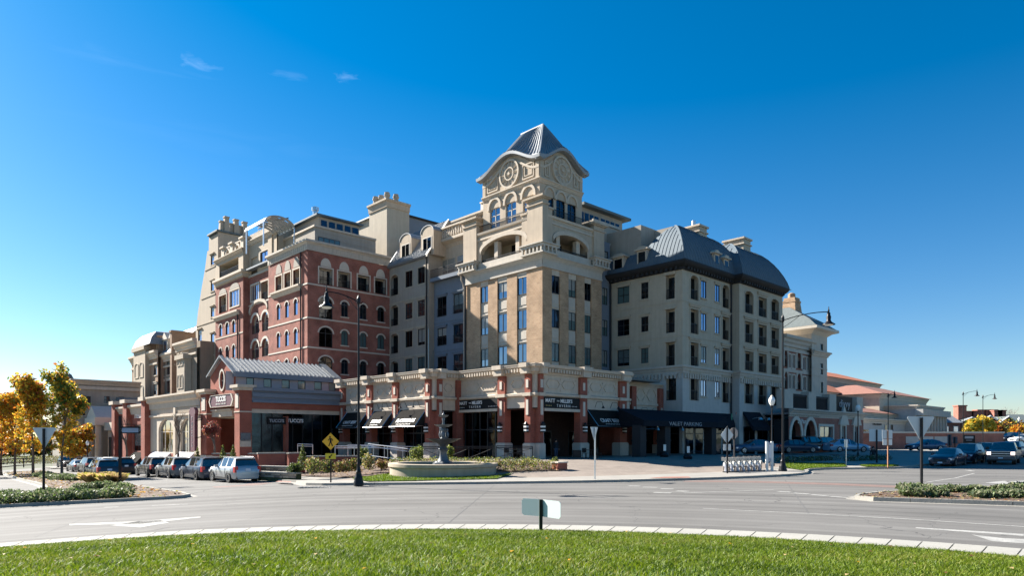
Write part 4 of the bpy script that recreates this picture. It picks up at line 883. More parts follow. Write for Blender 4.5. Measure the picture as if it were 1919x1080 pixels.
def qface(F, b0, b1, lg, wn, lowlg, lown, arch):
    for i, o in enumerate(lg):
        if i in arch: o['rise'] = .5; o['h'] = round(o['h']+.25, 2)
    wall(F, CB, 'taupe_stucco', b0, b1, zs0, ze, lg+wn, .22); wall(F, CB, 'pale_limestone', b0, b1, 0, zs0, lowlg+lown, .3, name='base_wall')
    for i, o in enumerate(lg+lowlg):
        loggia(F, CB, o, .5, 'taupe_stucco', 1.1, gl='dark_glass', sur=('taupe_stucco', .14, .05))
        if o['rise'] == 0: F.part('lintel', MB().box(-o['w']/2-.25, o['w']/2+.25, -.14, 0, 0, .18).box(-o['w']/2-.35, o['w']/2+.35, -.22, 0, .18, .32), 'taupe_stucco', CB, o['s'], 0, o['z']+o['h']+.2)
    for o in wn+lown: window(F, CB, o, .1, 2, 1, gl='blue_glass', lintel=('taupe_stucco', .15, .1), sill='taupe_stucco')
Qlg = grid(Q1, [(1293.7, 1308.7), (1353.5, 1366.7)], [(521, 562), (580, 625.7), (642.5, 688)], 1301); Qwn = grid(Q1, [(1314, 1323.6), (1340, 1348.5)], [(527, 559.4), (588, 620.5), (650, 681)], 1319)
qface(Q1, 12.13, bq1, Qlg, Qwn, grid(Q1, [(1293.7, 1308.7), (1353.5, 1366.7)], [(705, 751)], 1301), grid(Q1, [(1314, 1323.6), (1340, 1348.5)], [(713, 743.5)], 1319), (0, 3))
Qlg2 = grid(Q2, [(1395.7, 1411.6), (1421, 1436.7), (1445, 1459.6)], [(550, 588), (603, 643), (659, 695)], 1403)
qface(Q2, bq1, bq2, Qlg2, [], grid(Q2, [(1395.7, 1411.6), (1421, 1436.7), (1445, 1459.6)], [(716, 757)], 1403), [], (0, 6))
Lr = Fac('L', bq1); wall(Lr, CB, 'taupe_stucco', 8.83, 9.8, zs0, ze); wall(Lr, CB, 'pale_limestone', 8.83, 9.8, 0, zs0, name='base_wall')
wall(Fac('L', bq2), CB, 'taupe_stucco', -4, 9.8, 0, ze); abox(CB, 'core', 'taupe_stucco', 13.6, bq2-.3, -7.0, 8, 0, ze)
for F, s0, s1, m0, m1 in ((QL, -.8, 8.83, 0, 1), (Q1, 12.13, bq1, 1, -1), (Lr, 8.83, 9.8, -1, 1), (Q2, bq1, bq2, 1, 0)):
    mould(F, CB, 'limestone', s0, s1, crown(zs0, zs1+.15, .35), m0, m1)
    if s1-s0 > 2: dentils(F, CB, 'limestone', s0+.1, s1-.1, zs0-.55, zs0-.02, .2, .48, .24)
    for y in (568, 632): z = Q1.z(1300, y); mould(F, CB, 'taupe_stucco', s0, s1, band(z-.06, z+.06, .04), m0, m1, 'string_course')
    mould(F, CB, 'dark_soffit', s0, s1, [(0, ze-.5), (.12, ze-.5), (.2, ze-.25), (.5, ze-.15), (.75, ze), (.9, ze+.2), (.9, ze+.36), (0, ze+.4)], m0, m1)
    if s1-s0 > 2: dentils(F, CB, 'dark_soffit', s0+.2, s1-.2, ze-.45, ze-.16, .46, .6, .28, name='bracket_course')
def bell(b0, b1, a0, a1, z0, rise, inset, nseam, name='roof'):
    n = 9; pr = [(-.82, z0-.08)]+[(-.62+(inset+.62)*(k/n)**1.35, z0+.05+rise*math.sin(PI/2*k/n)**1.05) for k in range(n+1)]
    hiproof(CB, name, 'blue_metal_roof', b0, b1, a0, a1, pr)
    t = MB()
    for i in range(nseam[0]+1):
        a = a0+(a1-a0)*i/nseam[0]; pts = [(b0+q, a, z+.03) for q, z in pr[1:] if a0+q-.05 <= a <= a1-q+.05]
        if len(pts) > 1: t.tube(pts, .024, 4)
    for i in range(nseam[1]+1):
        b = b0+(b1-b0)*i/nseam[1]; pts = [(b, a0+q, z+.03) for q, z in pr[1:] if b0+q-.05 <= b <= b1-q+.05]
        if len(pts) > 1: t.tube(pts, .024, 4)
    t.tube([(b0+q, a0+q, z+.04) for q, z in pr[1:]], .05, 5); t.tube([(b1-q, a0+q, z+.04) for q, z in pr[1:]], .05, 5)
    abmesh(CB, 'roof_seam', t, 'blue_metal_roof'); return pr
zt_ = CZ+(HY-432)*76.5/FP
aS = -QL.s(1209); bell(12.13, bq1+1.5, -8.83, aS, ze+.4, zt_-ze-.1, 3.2, (10, 20)); bell(12.13, 19, aS+.3, 1.6, ze+.4, (zt_-ze)*.62, 2.6, (8, 8)); bell(bq1+.2, bq2, -9.8, 4, ze+.45, zt_-ze-.2, 3.6, (16, 20))
abox(CB, 'roof_parapet', 'grey_stucco', 15.2, bq1+.5, -5.6, 4, zt_-.4, zt_+.45); abox(CB, 'roof_parapet', 'grey_stucco', bq1+3, bq2-3.5, -6.4, 4, zt_-.5, zt_+.3)
abox(CB, 'roof_parapet', 'grey_stucco', 12.6, 18, -3.2, 1.6, zt_-2.6, zt_+.6)
for b0, b1, a0, z1 in ((18.6, 20.3, -6.9, 2.2), (bq1+4.4, bq1+6.2, -8.0, 2.3)):
    abox(CB, 'chimney', 'taupe_stucco', b0, b1, a0, a0+2.6, ze+2.0, zt_+.95); abmesh(CB, 'chimney_cap', MB().box(b0-.18, b1+.18, a0-.18, a0+2.78, zt_+.952, zt_+1.15).box(b0-.15, b1+.15, a0-.15, a0+2.75, zt_+.3, zt_+.45), 'cast_stone')
abmesh(CB, 'chimney_pot', MB().lathe([(.25, 0), (.25, .6), (.1, .62)], 8, (19.0, -6, zt_+1.2)), 'silver_metal')
def cdormer(F, s, w, h, dep):
    d = bpy.data.objects.new('dormer', None); put(d, CB, F.w(s, -.42, ze+.3), F.rz)
    sub('dormer_body', MB().box(-w/2, w/2, 0, dep, 0, h).mesh('dormer_body', ['cast_stone']), d)
    sub('dormer_cap', MB().box(-w/2-.25, w/2+.25, -.25, dep, h+.002, h+.15).prism([(-w/2-.1, h+.15), (w/2+.1, h+.15), (w*.3, h+.42), (-w*.3, h+.42)], -.1, dep).mesh('dormer_cap', ['cast_stone']), d)
    sub('dormer_window', MB().box(-w*.34, w*.34, -.03, -.002, .25, h-.2).mesh('dormer_window', ['dark_glass']), d)
cdormer(QL, QL.s(1163), 1.5, 1.9, 3); cdormer(QL, QL.s(1207), 1.3, 2.1, 3); cdormer(Q1, Q1.s(1337), 1.0, 1.9, 2.6); cdormer(Q1, Q1.s(1355), 1.0, 1.7, 2.6)
Q1.part('downspout', MB().tube([(0, -.15, 1), (0, -.15, ze-.5)], .1), 'dark_soffit', CB, bq1-.35); QL.part('downspout', MB().tube([(0, -.15, 1), (0, -.15, ze-.5)], .1), 'dark_soffit', CB, -.6)
# ground floor: shop windows, some added to darken the walls behind the valet canopy
z0 = .6
for F, s0, s1, n in ((QL, -.5, 8.6, 4), (Q1, 12.4, 22.2, 5)):  # dark panes added across these walls for the shade behind the canopy
    for k in range(n): a, b = s0+(s1-s0)*k/n+.15, s0+(s1-s0)*(k+1)/n-.15; F.part('shop_window', MB().box(a, b, -.05, -.003, z0-.3, 4.3, 0).box(a+.1, b-.1, -.06, -.051, z0+.1, 3.1, 1).box(a+.1, b-.1, -.06, -.051, 3.2, 4.2, 1), ['window_frame_paint', 'dark_glass'], CB)
for p0_, p1_ in ((1393, 1414), (1419, 1438), (1443, 1462)):
    s0, s1 = Q2.s(p0_), Q2.s(p1_); Q2.part('shop_window', MB().box(s0, s1, -.05, -.003, z0, z0+3.4, 0).box(s0+.12, (s0+s1)/2-.06, -.06, -.051, z0+.3, z0+3.2, 1).box((s0+s1)/2+.06, s1-.12, -.06, -.051, z0+.3, z0+3.2, 1), ['window_frame_paint', 'dark_glass'], CB)
for p0_, p1_ in ((1392, 1424), (1433, 1462)):
    s0, s1 = Q2.s(p0_), Q2.s(p1_); zt2 = Q2.z(1410, 773); hh = 2.2
    aw = Q2.part('awning', MB().prismx([(-.003, zt2), (-1.3, zt2-hh+.4), (-1.3, zt2-hh), (-1.25, zt2-hh), (-.003, zt2-.3)], s0, s1), 'navy_canvas', CB)
    mb = MB()
    for k in range(2): x = s0+(s1-s0)*(k+.5)/2; mb.tube([(x, 0, zt2-.9), (x, -1.6, zt2-.7)], .05).lathe([(.3, 0), (.12, .25), (.02, .3)], 8, (x, -1.65, zt2-.95))
    Q2.part('gooseneck_lamp', mb, 'silver_metal', CB)
mb = MB(); xs = (Q1.s(1240), Q1.s(1300), Q1.s(1362))
CAN = thing('canopy', 'long dark navy valet parking canopy at the cream building entrance', 'canopy', Q1.w(Q1.s(1300), -2, .85), PH)
cs0, cs1 = Q1.s(1250), Q1.s(1371); Fcn = Fac('R', -12.6); v0, v1 = Fcn.s(1207), Fcn.s(1346); zv0, zv1 = Fcn.z(1300, 801), Fcn.z(1300, 791); zk = Q1.z(1300, 773)
vx = [(v0, -12.6, zv0), (v1, -12.6, zv0), (cs1+.8, -9.0, zv0), (v0+1.2, -8.9, zv0), (v0, -12.6, zv1), (v1, -12.6, zv1), (cs1+.8, -9.0, zv1), (v0+1.2, -8.9, zv1), (v0+1.0, -8.95, zk), (cs1-.3, -8.95, zk)]
abmesh(CAN, 'canvas', MB().add(vx, [(0,1,5,4), (1,2,6,5), (3,0,4,7), (4,5,9,8), (5,6,9), (7,4,8), (0,3,2,1)]), 'navy_canvas')
for b, a in ((v0+.3, -12.3), (v0+4.2, -12.3), (v1-.3, -12.3)): abmesh(CAN, 'canopy_post', MB().box(b-.45, b+.45, a, a+.9, .4, zv0+.1).box(b-.5, b+.5, a-.05, a+.95, 2.4, 2.5), 'dark_soffit')
for b, a in ((v0+2.4, -12.4), (v0+6.5, -12.4)): abmesh(CAN, 'downlight', MB().lathe([(.05, .35), (.05, 0), (.2, -.3), (.02, -.28)], 8, (b, a, zv0-.05)), 'silver_metal')
w_ = Fcn.w((v0+v1)/2+.4, -.02, (zv0+zv1)/2); text('canopy_lettering', 'VALET PARKING', .52, 'lettering_dim', CAN, w_, PH, .01, sx=1.5)
em = MB(); em.add(*disc(.38, -.06, -.12, 14)); em2 = MB().add([(x-.1, y, z-.75) for x, y, z in disc(.16, -.06, -.12, 8)[0]], disc(.16, -.06, -.12, 8)[1])
plain('emblem_green', (.03, .20, .12), .6); plain('emblem_orange', (.45, .12, .08), .6)
mx_, my_ = ((v1+cs1+.8)/2, (-12.6-9.0)/2); er = math.atan2(3.6, cs1+.8-v1)
ew = AB(v1+.62*(cs1+.8-v1), -12.6+.62*3.6)
obj('emblem', em.mesh('emblem', ['emblem_green']), CAN, (ew[0], ew[1]-.3, zv1+.75), PH+er)
obj('emblem', MB().add(*disc(.16, -.06, -.12, 8)).mesh('emblem', ['emblem_orange']), CAN, (ew[0]+.55, ew[1]-.1, zv1+1.15), PH+er)
# ---------------- the tavern
TV = thing('tavern', 'low red brick and cream stone tavern with black awnings and bracketed parapet', 'restaurant', (*AB(-9.14, -7.87), .84), PH)
V1L, V1R, V2R, V2L = Fac('L', -9.14), Fac('R', -7.87), Fac('R', 2.23), Fac('L', -12.19)
zf = .78; zT = V1L.z(1003, 683); zCb = 8.15; zS1, zS0 = 6.56, 6.27; zLt = 5.28; zBs = V1L.z(1003, 832.6)
def bars_hex(mb, x0, x1, z0, z1, t=.09, d=.07):
    """a stretched hexagon of raised bars"""
    e = (z1-z0)*.42; zm = (z0+z1)/2
    p = [(x0, zm), (x0+e, z1), (x1-e, z1), (x1, zm), (x1-e, z0), (x0+e, z0)]
    c = ((x0+x1)/2, zm); q = [(x+(c[0]-x)*.0+(t if x < c[0] else -t)*(1.3 if abs(z-zm) < .01 else .6), z+(0 if abs(z-zm) < .01 else (-t if z > zm else t))) for x, z in p]
    ring(mb, p[::-1], q[::-1], -d, 0)
def vface(F, s0, s1, pil, m0, m1, back, panels, lowbays, open_depth, e0=0, e1=0):
    wall(F, TV, 'cast_stone', s0, s1, zLt, zT-.1, name='upper_wall')
    prof = [(0, zCb-.02), (.1, zCb), (.12, zCb+.16), (.3, zCb+.2), (.34, zCb+.52), (.5, zCb+.6), (.56, zCb+.85), (.56, zT), (-.35, zT), (-.35, zCb)]
    mould(F, TV, 'cast_stone', s0, s1, prof, m0, m1, 'parapet'); dentils(F, TV, 'cast_stone', s0+.1, s1-.1, zCb+.2, zCb+.5, .46, .36, .17, off=.33)
    mould(F, TV, 'cast_stone', s0, s1, [(0, zS0-.02), (.1, zS0), (.22, zS0+.06), (.24, zS1-.05), (.1, zS1), (0, zS1+.04)], m0, m1, 'string_course')
    for a, b in pil:
        w = b-a; c = (a+b)/2; d = .24
        pc = F.part('pilaster', MB().box(-w/2, w/2, -d, .5, zBs-zf, zCb-zf+.0), 'tavern_brick', TV, c, 0, zf)
        sub('pilaster_base', MB().box(-w/2-.12, w/2+.12, -d-.12, .62, -1.7, zBs-zf-.002).box(-w/2-.07, w/2+.07, -d-.07, .57, zBs-zf-.001, zBs-zf+.07).mesh('pilaster_base', ['limestone']), pc)
        sub('pilaster_band', MB().box(-w/2-.14, w/2+.14, -d-.16, .3, zS0-zf, zS1-zf).mesh('pilaster_band', ['cast_stone']), pc)
        sub('stone_inset', MB().box(-.14, .14, -d-.06, -d+.01, zS1+.42-zf, zS1+1.12-zf).mesh('stone_inset', ['white_trim']), pc); sub('stone_inset', MB().box(-.14, .14, -d-.06, -d+.01, zS0-1.62-zf, zS0-.32-zf).mesh('stone_inset', ['white_trim']), pc)
        F.part('parapet_block', MB().box(a-.12, b+.12, -.86, .1, zCb+.55, zT+.12).box(a-.05, b+.05, -.72, .1, zCb+.02, zCb+.55), 'cast_stone', TV)
        ln = F.part('wall_lantern', MB().box(-.16, .16, -.3, -.02, 0, .7, 0).lathe([(.2, .72), (.02, .95)], 6, (0, -.16, 0), 0).box(-.165, .165, -.305, -.01, .12, .24, 1).box(-.165, .165, -.305, -.01, .42, .56, 1), ['black_iron', 'lamp_glass'], TV, c, -d, 3.15)
    for a, b in panels:
        mb = MB(); n = 2 if b-a > 2.2 else 1; g = .12; wd = (b-a-.5)/n; zc0, zc1 = zS1+.32, zCb-.3
        if n == 2:
            for k in range(2): bars_hex(mb, a+.25+k*wd+g, a+.25+(k+1)*wd-g*.2, zc0+.1, zc1-.05)
            for x, z in ((a+.25, zc0), (b-.25, zc0), (a+.25, zc1), (b-.25, zc1), ((a+b)/2, zc0), ((a+b)/2, zc1)): mb.prism([(x-.1, z), (x, z-.12), (x+.1, z), (x, z+.12)], -.05, .0)
        else: bars_hex(mb, a+.2, b-.2, zc0+.1, zc1-.05)
        F.part('panel_ornament', mb, 'cast_stone', TV)
vface(V1L, -2.23, 7.87, [(V1L.s(936), V1L.s(949.5)), (V1L.s(986)+.05, 7.87-.32)], -1, 1, None, [(V1L.s(866), V1L.s(935)), (V1L.s(954), V1L.s(985))], None, 3)
vface(V1R, -9.14, 4.16, [(-9.14+.32, V1R.s(1015)), (V1R.s(1083.6), V1R.s(1097)), (V1R.s(1158), V1R.s(1171))], 1, 0, None, [(V1R.s(1017), V1R.s(1082)), (V1R.s(1100), V1R.s(1157))], None, 3)
vface(V2R, -12.19, -9.14, [(-12.19+.32, V2R.s(826.6))], 1, -1, None, [(V2R.s(828), V2R.s(853))], None, 1)
tl = V2L.s(640); vface(V2L, tl, -2.23, [(V2L.s(640), V2L.s(648.5)), (V2L.s(690), V2L.s(699.5)), (V2L.s(738.3), V2L.s(748.5)), (V2L.s(800), -2.23-.32)], 0, 1, None, [(V2L.s(652), V2L.s(689)), (V2L.s(702.5), V2L.s(737)), (V2L.s(752), V2L.s(799))], None, 1)
# third, lower bay beside the cream block
V3 = Fac('R', -6.2); t0, t1 = V3.s(1178), V3.s(1239.5); zT3 = V3.z(1190, 718)
wall(V3, TV, 'cast_stone', t0, t1, 5.0, zT3, name='upper_wall'); mould(V3, TV, 'cast_stone', t0, t1, crown(zT3-.35, zT3+.05, .3)); mould(V3, TV, 'cast_stone', t0, t1, band(6.1, 6.35, .15), 0, 0, 'string_course')
for a, b in ((V3.s(1180), V3.s(1188.5)), (V3.s(1231.5), V3.s(1239))):
    pc = V3.part('pilaster', MB().box(a, b, -.3, .5, zBs-.2, zT3-.4), 'tavern_brick', TV); sub('pilaster_base', MB().box(a-.1, b+.1, -.4, .6, .4, zBs-.202).mesh('pilaster_base', ['limestone']), pc)
    sub('stone_inset', MB().box((a+b)/2-.13, (a+b)/2+.13, -.36, -.29, 4.6, 5.9).mesh('stone_inset', ['white_trim']), pc)
mb = MB(); bars_hex(mb, V3.s(1191), V3.s(1210), 6.55, zT3-.55); bars_hex(mb, V3.s(1211), V3.s(1230), 6.55, zT3-.55); V3.part('panel_ornament', mb, 'cast_stone', TV)
# floors, roofs, interiors
abox(TV, 'roof', 'dark_slate', -9.1, 9.5, -7.83, 12, zT-.5, zT-.3); abox(TV, 'roof', 'dark_slate', -12.15, -9.0, 2.27, -tl-.02, zT-.5, zT-.3)
abox(TV, 'porch_ceiling', 'porch_shade_brown', -9.1, 4.1, -7.83, 2.2, zLt-.1, zLt+.05); abox(TV, 'porch_ceiling', 'dark_soffit', -12.15, -9.0, 2.27, -tl-.02, zLt-.1, zLt+.05)  # ceiling brown has the porch shade mixed in
abox(TV, 'inner_wall', 'porch_shade_brown', -5.2, 4.0, -4.2, 2.0, .3, zLt-.11); wall(Fac('L', 4.16), TV, 'tavern_brick', -2, 7.8, .3, zT-.4)  # inner wall coloured as brick in deep porch shade
zdoor = zf+2.6
RI = Fac('R', -4.2); LI = Fac('L', -5.2)
for a, b in ((-4.6, -3.2), (-.8, 1.2)): RI.part('door', MB().box(a, b, -.06, -.003, zf, zdoor, 0).box(a+.12, b-.12, -.07, -.061, zf+.2, zdoor-.15, 1), ['window_frame_paint', 'dark_glass'], TV)
for k in range(4):
    s0, s1 = LI.s(866)+.1+k*1.45, LI.s(866)+1.4+k*1.45
    if s1 < 4.2: LI.part('shop_window', MB().box(s0, s1, -.06, -.003, zf, zLt-.4, 0).box(s0+.08, s1-.08, -.07, -.061, zf+.2, zLt-1.6, 1).box(s0+.08, s1-.08, -.07, -.061, zLt-1.5, zLt-.5, 1), ['window_frame_paint', 'dark_glass'], TV)
V1L.part('menu_board', MB().box(-.55, .55, -.05, 0, 0, 1.7, 0).box(-.42, .42, -.06, -.051, .2, 1.1, 1).box(-.42, .42, -.06, -.051, 1.2, 1.6, 1), ['sign_back', 'sign_black'], TV, V1L.s(972), 2.6, zf+1.2)
# the wall by the sign on the left face: glazing a little back
gl0, gl1 = V1L.s(864), V1L.s(936)
V1L.part('shop_front', MB().box(gl0, gl1, .55, .62, zf-.4, zLt, 0), 'dark_glass', TV)
mb = MB()
for k in range(6): x = gl0+(gl1-gl0)*k/5; mb.box(x-.05, x+.05, .48, .549, zf-.4, zLt)
mb.box(gl0, gl1, .49, .548, zf+2.6, zf+2.72); V1L.part('mullions', mb, 'window_frame_paint', TV)
V2R.part('shop_front', MB().box(-12.0, -9.2, .55, .62, zf-.4, zLt, 0), 'dark_glass', TV); V2R.part('brick_pier', MB().box(V2R.s(853), -9.14+.25, -.25, .4, zf-.4, zCb), 'tavern_brick', TV)
mb = MB().box(tl+.2, -2.6, .9, .97, zf-1.6, zLt, 0); V2L.part('shop_front', mb, 'dark_glass', TV)
mb = MB()
for k in range(13): x = tl+.2+(-2.8-tl)*k/12; mb.box(x-.05, x+.05, .84, .899, zf-1.6, zLt)
mb.box(tl+.2, -2.6, .83, .898, zf+2.3, zf+2.42); V2L.part('mullions', mb, 'window_frame_paint', TV)
abox(TV, 'back_core', 'tavern_brick', -11, 8.5, 3.3, -tl-.3, 0, zT-.6)
def star_row(par, F, s, z, n, pitch, r, m, tilt=None, y=-.02, vec=None):
    mb = MB()
    for k in range(n):
        x = (k-(n-1)/2)*pitch; pts = [(x+(r if j % 2 == 0 else r*.45)*math.sin(PI*j/5), (r if j % 2 == 0 else r*.45)*math.cos(PI*j/5)) for j in range(10)]
        mb.prism(pts, -.015, .0)
    o = F.part('star_row', mb, m, par, s, y, z)
    if tilt is not None: o.rotation_euler = (tilt-PI/2, 0, o.rotation_euler.z)
    return o
def awning(F, par, s0, s1, zt_, zb_, outp, words, stars, tsize, side=True):
    aw = F.part('awning', MB().add([(s0, -.003, zt_), (s1, -.003, zt_), (s1, -outp, zb_), (s0, -outp, zb_), (s0, -.003, zb_+.1), (s1, -.003, zb_+.1), (s0, -outp, zb_-.12), (s1, -outp, zb_-.12)], [(0,3,2,1), (0,4,3), (1,2,5), (3,6,7,2)]), 'awning_canvas', par)
    t = MB(); t.tube([(s0, -.01, zt_+.02), (s0, -outp-.01, zb_+.02)], .028, 4).tube([(s1, -.01, zt_+.02), (s1, -outp-.01, zb_+.02)], .028, 4).tube([(s0, -outp-.015, zb_), (s1, -outp-.015, zb_)], .028, 4).tube([(s0, 0, zb_+.1), (s0, -outp, zb_)], .02, 4).tube([(s1, 0, zb_+.1), (s1, -outp, zb_)], .02, 4)
    sub2 = F.part('awning_frame', t, 'silver_metal', par)
    th = math.atan2(zt_-zb_, outp); nrm = (-math.sin(th), math.cos(th))
    q = lambda f, o=.03: (-outp+(outp)*f+nrm[0]*o, zb_+(zt_-zb_)*f+nrm[1]*o)
    y, z = q(.33); text('awning_lettering', words, tsize, 'lettering', par, F.w((s0+s1)/2, y, z), F.rz, .008, tilt=th, bold=.008, sx=.85)
    y, z = q(.12); star_row(par, F, (s0+s1)/2, z, stars, .24, .085, 'lettering', th, y)
    for f in (.25, .75):
        x = s0+(s1-s0)*f; g = MB().tube([(x, 0, zt_+.2), (x, -.25, zt_+.75), (x+.1, -.75, zt_+.72), (x+.12, -.85, zt_+.35)], .022, 5).lathe([(.17, 0), (.06, .17), (.02, .25)], 8, (x+.12, -.88, zt_+.12)); F.part('gooseneck_lamp', g, 'black_iron', par)
zt2 = 5.42; zb2 = 3.75
awning(V2L, TV, V2L.s(650.5), V2L.s(689), zt2, zb2, 1.35, 'CRAFT BEER', 9, .55); awning(V2L, TV, V2L.s(701.5), V2L.s(737.5), zt2, zb2, 1.35, 'STEAKS', 6, .62); awning(V2L, TV, V2L.s(751), V2L.s(799.5), zt2, zb2, 1.35, 'FLATBREADS', 10, .62)
awning(V1R, TV, V1R.s(1100), V1R.s(1157.5), zLt+.02, 3.75, 1.35, 'CRAFT BEER', 9, .62); awning(V3, TV, V3.s(1189), V3.s(1231), 5.1, 3.6, 1.35, 'FINE WINE', 8, .55)
def sign(F, s0, s1, z0, z1, y, dim):
    sb = F.part('sign_board', MB().box(s0, s1, y-.12, y, z0, z1), 'sign_black', TV); F.part('sign_ledge', MB().box(s0, s1, y-.22, y+.3, z0-.25, z0-.002), 'cast_stone', TV)
    c = (s0+s1)/2; h = z1-z0; x0 = c+(-.4 if dim else .2); m = 'lettering'
    text('sign_lettering', 'MATT', h*.47, m, TV, F.w(x0-1.12, y-.13, z0+h*.68), F.rz, .01, 'RIGHT', bold=.01); text('sign_lettering', 'THE', h*.2, m, TV, F.w(x0-.72, y-.13, z0+h*.68), F.rz, .01); text('sign_lettering', "MILLER'S", h*.47, m, TV, F.w(x0-.42, y-.13, z0+h*.68), F.rz, .01, 'LEFT', bold=.01, sx=.92)
    text('sign_lettering', 'T A V E R N', h*.36, m, TV, F.w(x0, y-.13, z0+h*.25), F.rz, .01)
    star_row(TV, F, s0+(.62 if not dim else .5), z0+h*.24, 4, .2, .06, 'gold_paint' if not dim else m, y=y-.125); star_row(TV, F, s1-.7, z0+h*.24, 6 if dim else 4, .2, .06, m, y=y-.125)
sign(V1L, V1L.s(862.5), V1L.s(935.5), 5.33, 6.22, -.06, True); sign(V1R, V1R.s(1016), V1R.s(1083), 5.25, 6.22, -.06, False)

# ---------------- the Italian restaurant with the gable
TC = thing('restaurant', "red brick gabled restaurant with Tucci's plaque, metal clerestory roof and shaded patio", 'restaurant', (*AB(-20, 19), 0), PH)
SR = Fac('R', 18.98); b0 = SR.s(449); PL = Fac('L', b0); GLf = Fac('L', b0+.9); zgr = -1.2
zpt = PL.z(449, 721)
def bigpillar(b_, a_, wa, wb, zt_):
    pm = abmesh(TC, 'pillar', MB().box(b_, b_+wb, a_, a_+wa, zgr+2.0, zt_-.55), 'tavern_brick'); pm_b = abmesh(TC, 'pillar_base', MB().box(b_-.1, b_+wb+.1, a_-.1, a_+wa+.1, zgr-2, zgr+1.999), 'limestone')
    abmesh(TC, 'pillar_cap', MB().box(b_-.15, b_+wb+.15, a_-.15, a_+wa+.15, zt_-.548, zt_-.3).box(b_-.35, b_+wb+.35, a_-.35, a_+wa+.35, zt_-.298, zt_), 'cast_stone')
    abmesh(TC, 'stone_inset', MB().box(b_-.05, b_+.01, a_+wa*.2, a_+wa*.8, zt_-2.3, zt_-.9), 'white_trim'); abmesh(TC, 'pillar_band', MB().box(b_-.05, b_+wb+.05, a_-.05, a_+wa+.05, zt_-2.75, zt_-2.62), 'cast_stone')
wa = PL.s(449)-PL.s(439.4); wb = SR.s(472)-b0; bigpillar(b0, 18.98, wa, wb, zpt)
aL0, aL1 = -PL.s(387), -PL.s(376); bigpillar(b0, aL0, aL1-aL0, 1.5, zpt)
# gable front
ga0, ga1 = -GLf.s(440.5), -GLf.s(394.5); gm = (ga0+ga1)/2; zge, zga = GLf.z(440, 695), GLf.z(417, 669); zgb = GLf.z(420, 773)
ov = dict(s=-gm, w=.95, z=GLf.z(417, 727), h=round(GLf.z(417, 698)-GLf.z(417, 727), 2), rise=0)
mb_ov = [( -gm+.62*math.cos(2*PI*k/20), GLf.z(417, 713)+1.0*math.sin(2*PI*k/20)) for k in range(20)]
def gable():
    outer = [(-ga1, zgb), (-ga0, zgb), (-ga0, zge), (-gm, zga), (-ga1, zge)]; loops = [outer, mb_ov]; flat = [p for lp in loops for p in lp]
    tr = tessellate_polygon([[Vector((a, b, 0)) for a, b in lp] for lp in loops]); mb = MB(); fs = []
    for t in tr:
        (x1,y1),(x2,y2),(x3,y3) = flat[t[0]], flat[t[1]], flat[t[2]]; fs.append(t if (x2-x1)*(y3-y1)-(x3-x1)*(y2-y1) > 0 else t[::-1])
    mb.add([(a, 0, b) for a, b in flat], fs); n = 20; mb.add([(a, y, b) for y in (0, .3) for a, b in mb_ov], [(i, (i+1) % n, (i+1) % n+n, i+n) for i in range(n)])
    GLf.part('gable_wall', mb, 'tavern_brick', TC)
    m2 = MB(); ring(m2, [(-gm+(x+gm)*1.28, (z-GLf.z(417,713))*1.2+GLf.z(417,713)) for x, z in mb_ov], mb_ov, -.08, 0); wn = GLf.part('oval_window', MB().poly([(x, .2, z) for x, z in mb_ov]), 'teal_reflect_glass', TC); sub('surround', m2.mesh('surround', ['white_trim']), wn)
    zc_ = GLf.z(417, 713); sub('glazing_bars', MB().box(-gm-.04, -gm+.04, .14, .19, zc_-1, zc_+1).box(-gm-.6, -gm+.6, .141, .189, zc_-.04, zc_+.04).mesh('glazing_bars', ['white_trim']), wn)
gable()
bG = b0+.9; bE = SR.s(640); bS = SR.s(456)
wall(Fac('R', ga0), TC, 'tavern_brick', bG, bS+.6, zpt-3, zge, name='gable_side')
zr0 = zga-.0
# roof: front gable piece, seamed run, plain end piece
def roofpiece(name, b_0, b_1, a_lo, a_hi, zlo, zhi, lift, m):
    am = (a_lo+a_hi)/2; abmesh(TC, name, MB().add([(b_0, a_lo, zlo+lift), (b_1, a_lo, zlo+lift), (b_1, am, zhi+lift), (b_0, am, zhi+lift), (b_1, a_hi, zlo+lift), (b_0, a_hi, zlo+lift), (b_0, a_lo, zlo+lift-.18), (b_1, a_lo, zlo+lift-.18), (b_0, am, zhi+lift-.18), (b_0, a_hi, zlo+lift-.18)], [(0,1,2,3), (3,2,4,5), (6,7,1,0), (0,3,8,6), (3,5,9,8)]), m)
aClr = ga0+.35; bH = Fac('R', gm).s(609); cF = Fac('R', aClr); zE2 = cF.z(456, 698)
roofpiece('roof', bG-.35, bS+.5, ga0-.35, ga1+.35, zge-.15, zga+.15, .0, 'slate'); roofpiece('roof', bS+.5, bH, aClr-.45, ga1, zE2, zga-.1, .0, 'zinc'); roofpiece('roof', bH, bE+.8, aClr-.7, ga1, zE2-.1, zga-.05, .12, 'zinc')
n = 24
for k in range(n):
    b_ = bS+1.0+(bH-bS-1.2)*k/(n-1); s_ = MB().add([(b_-.05, aClr-.47, zE2), (b_+.05, aClr-.47, zE2), (b_+.05, gm, zga-.1), (b_-.05, gm, zga-.1), (b_-.05, aClr-.47, zE2+.16), (b_+.05, aClr-.47, zE2+.16), (b_+.05, gm, zga+.04), (b_-.05, gm, zga+.04)], [(4,5,6,7), (0,4,7,3), (1,2,6,5), (0,1,5,4)]); abmesh(TC, 'roof_seam', s_, 'zinc')
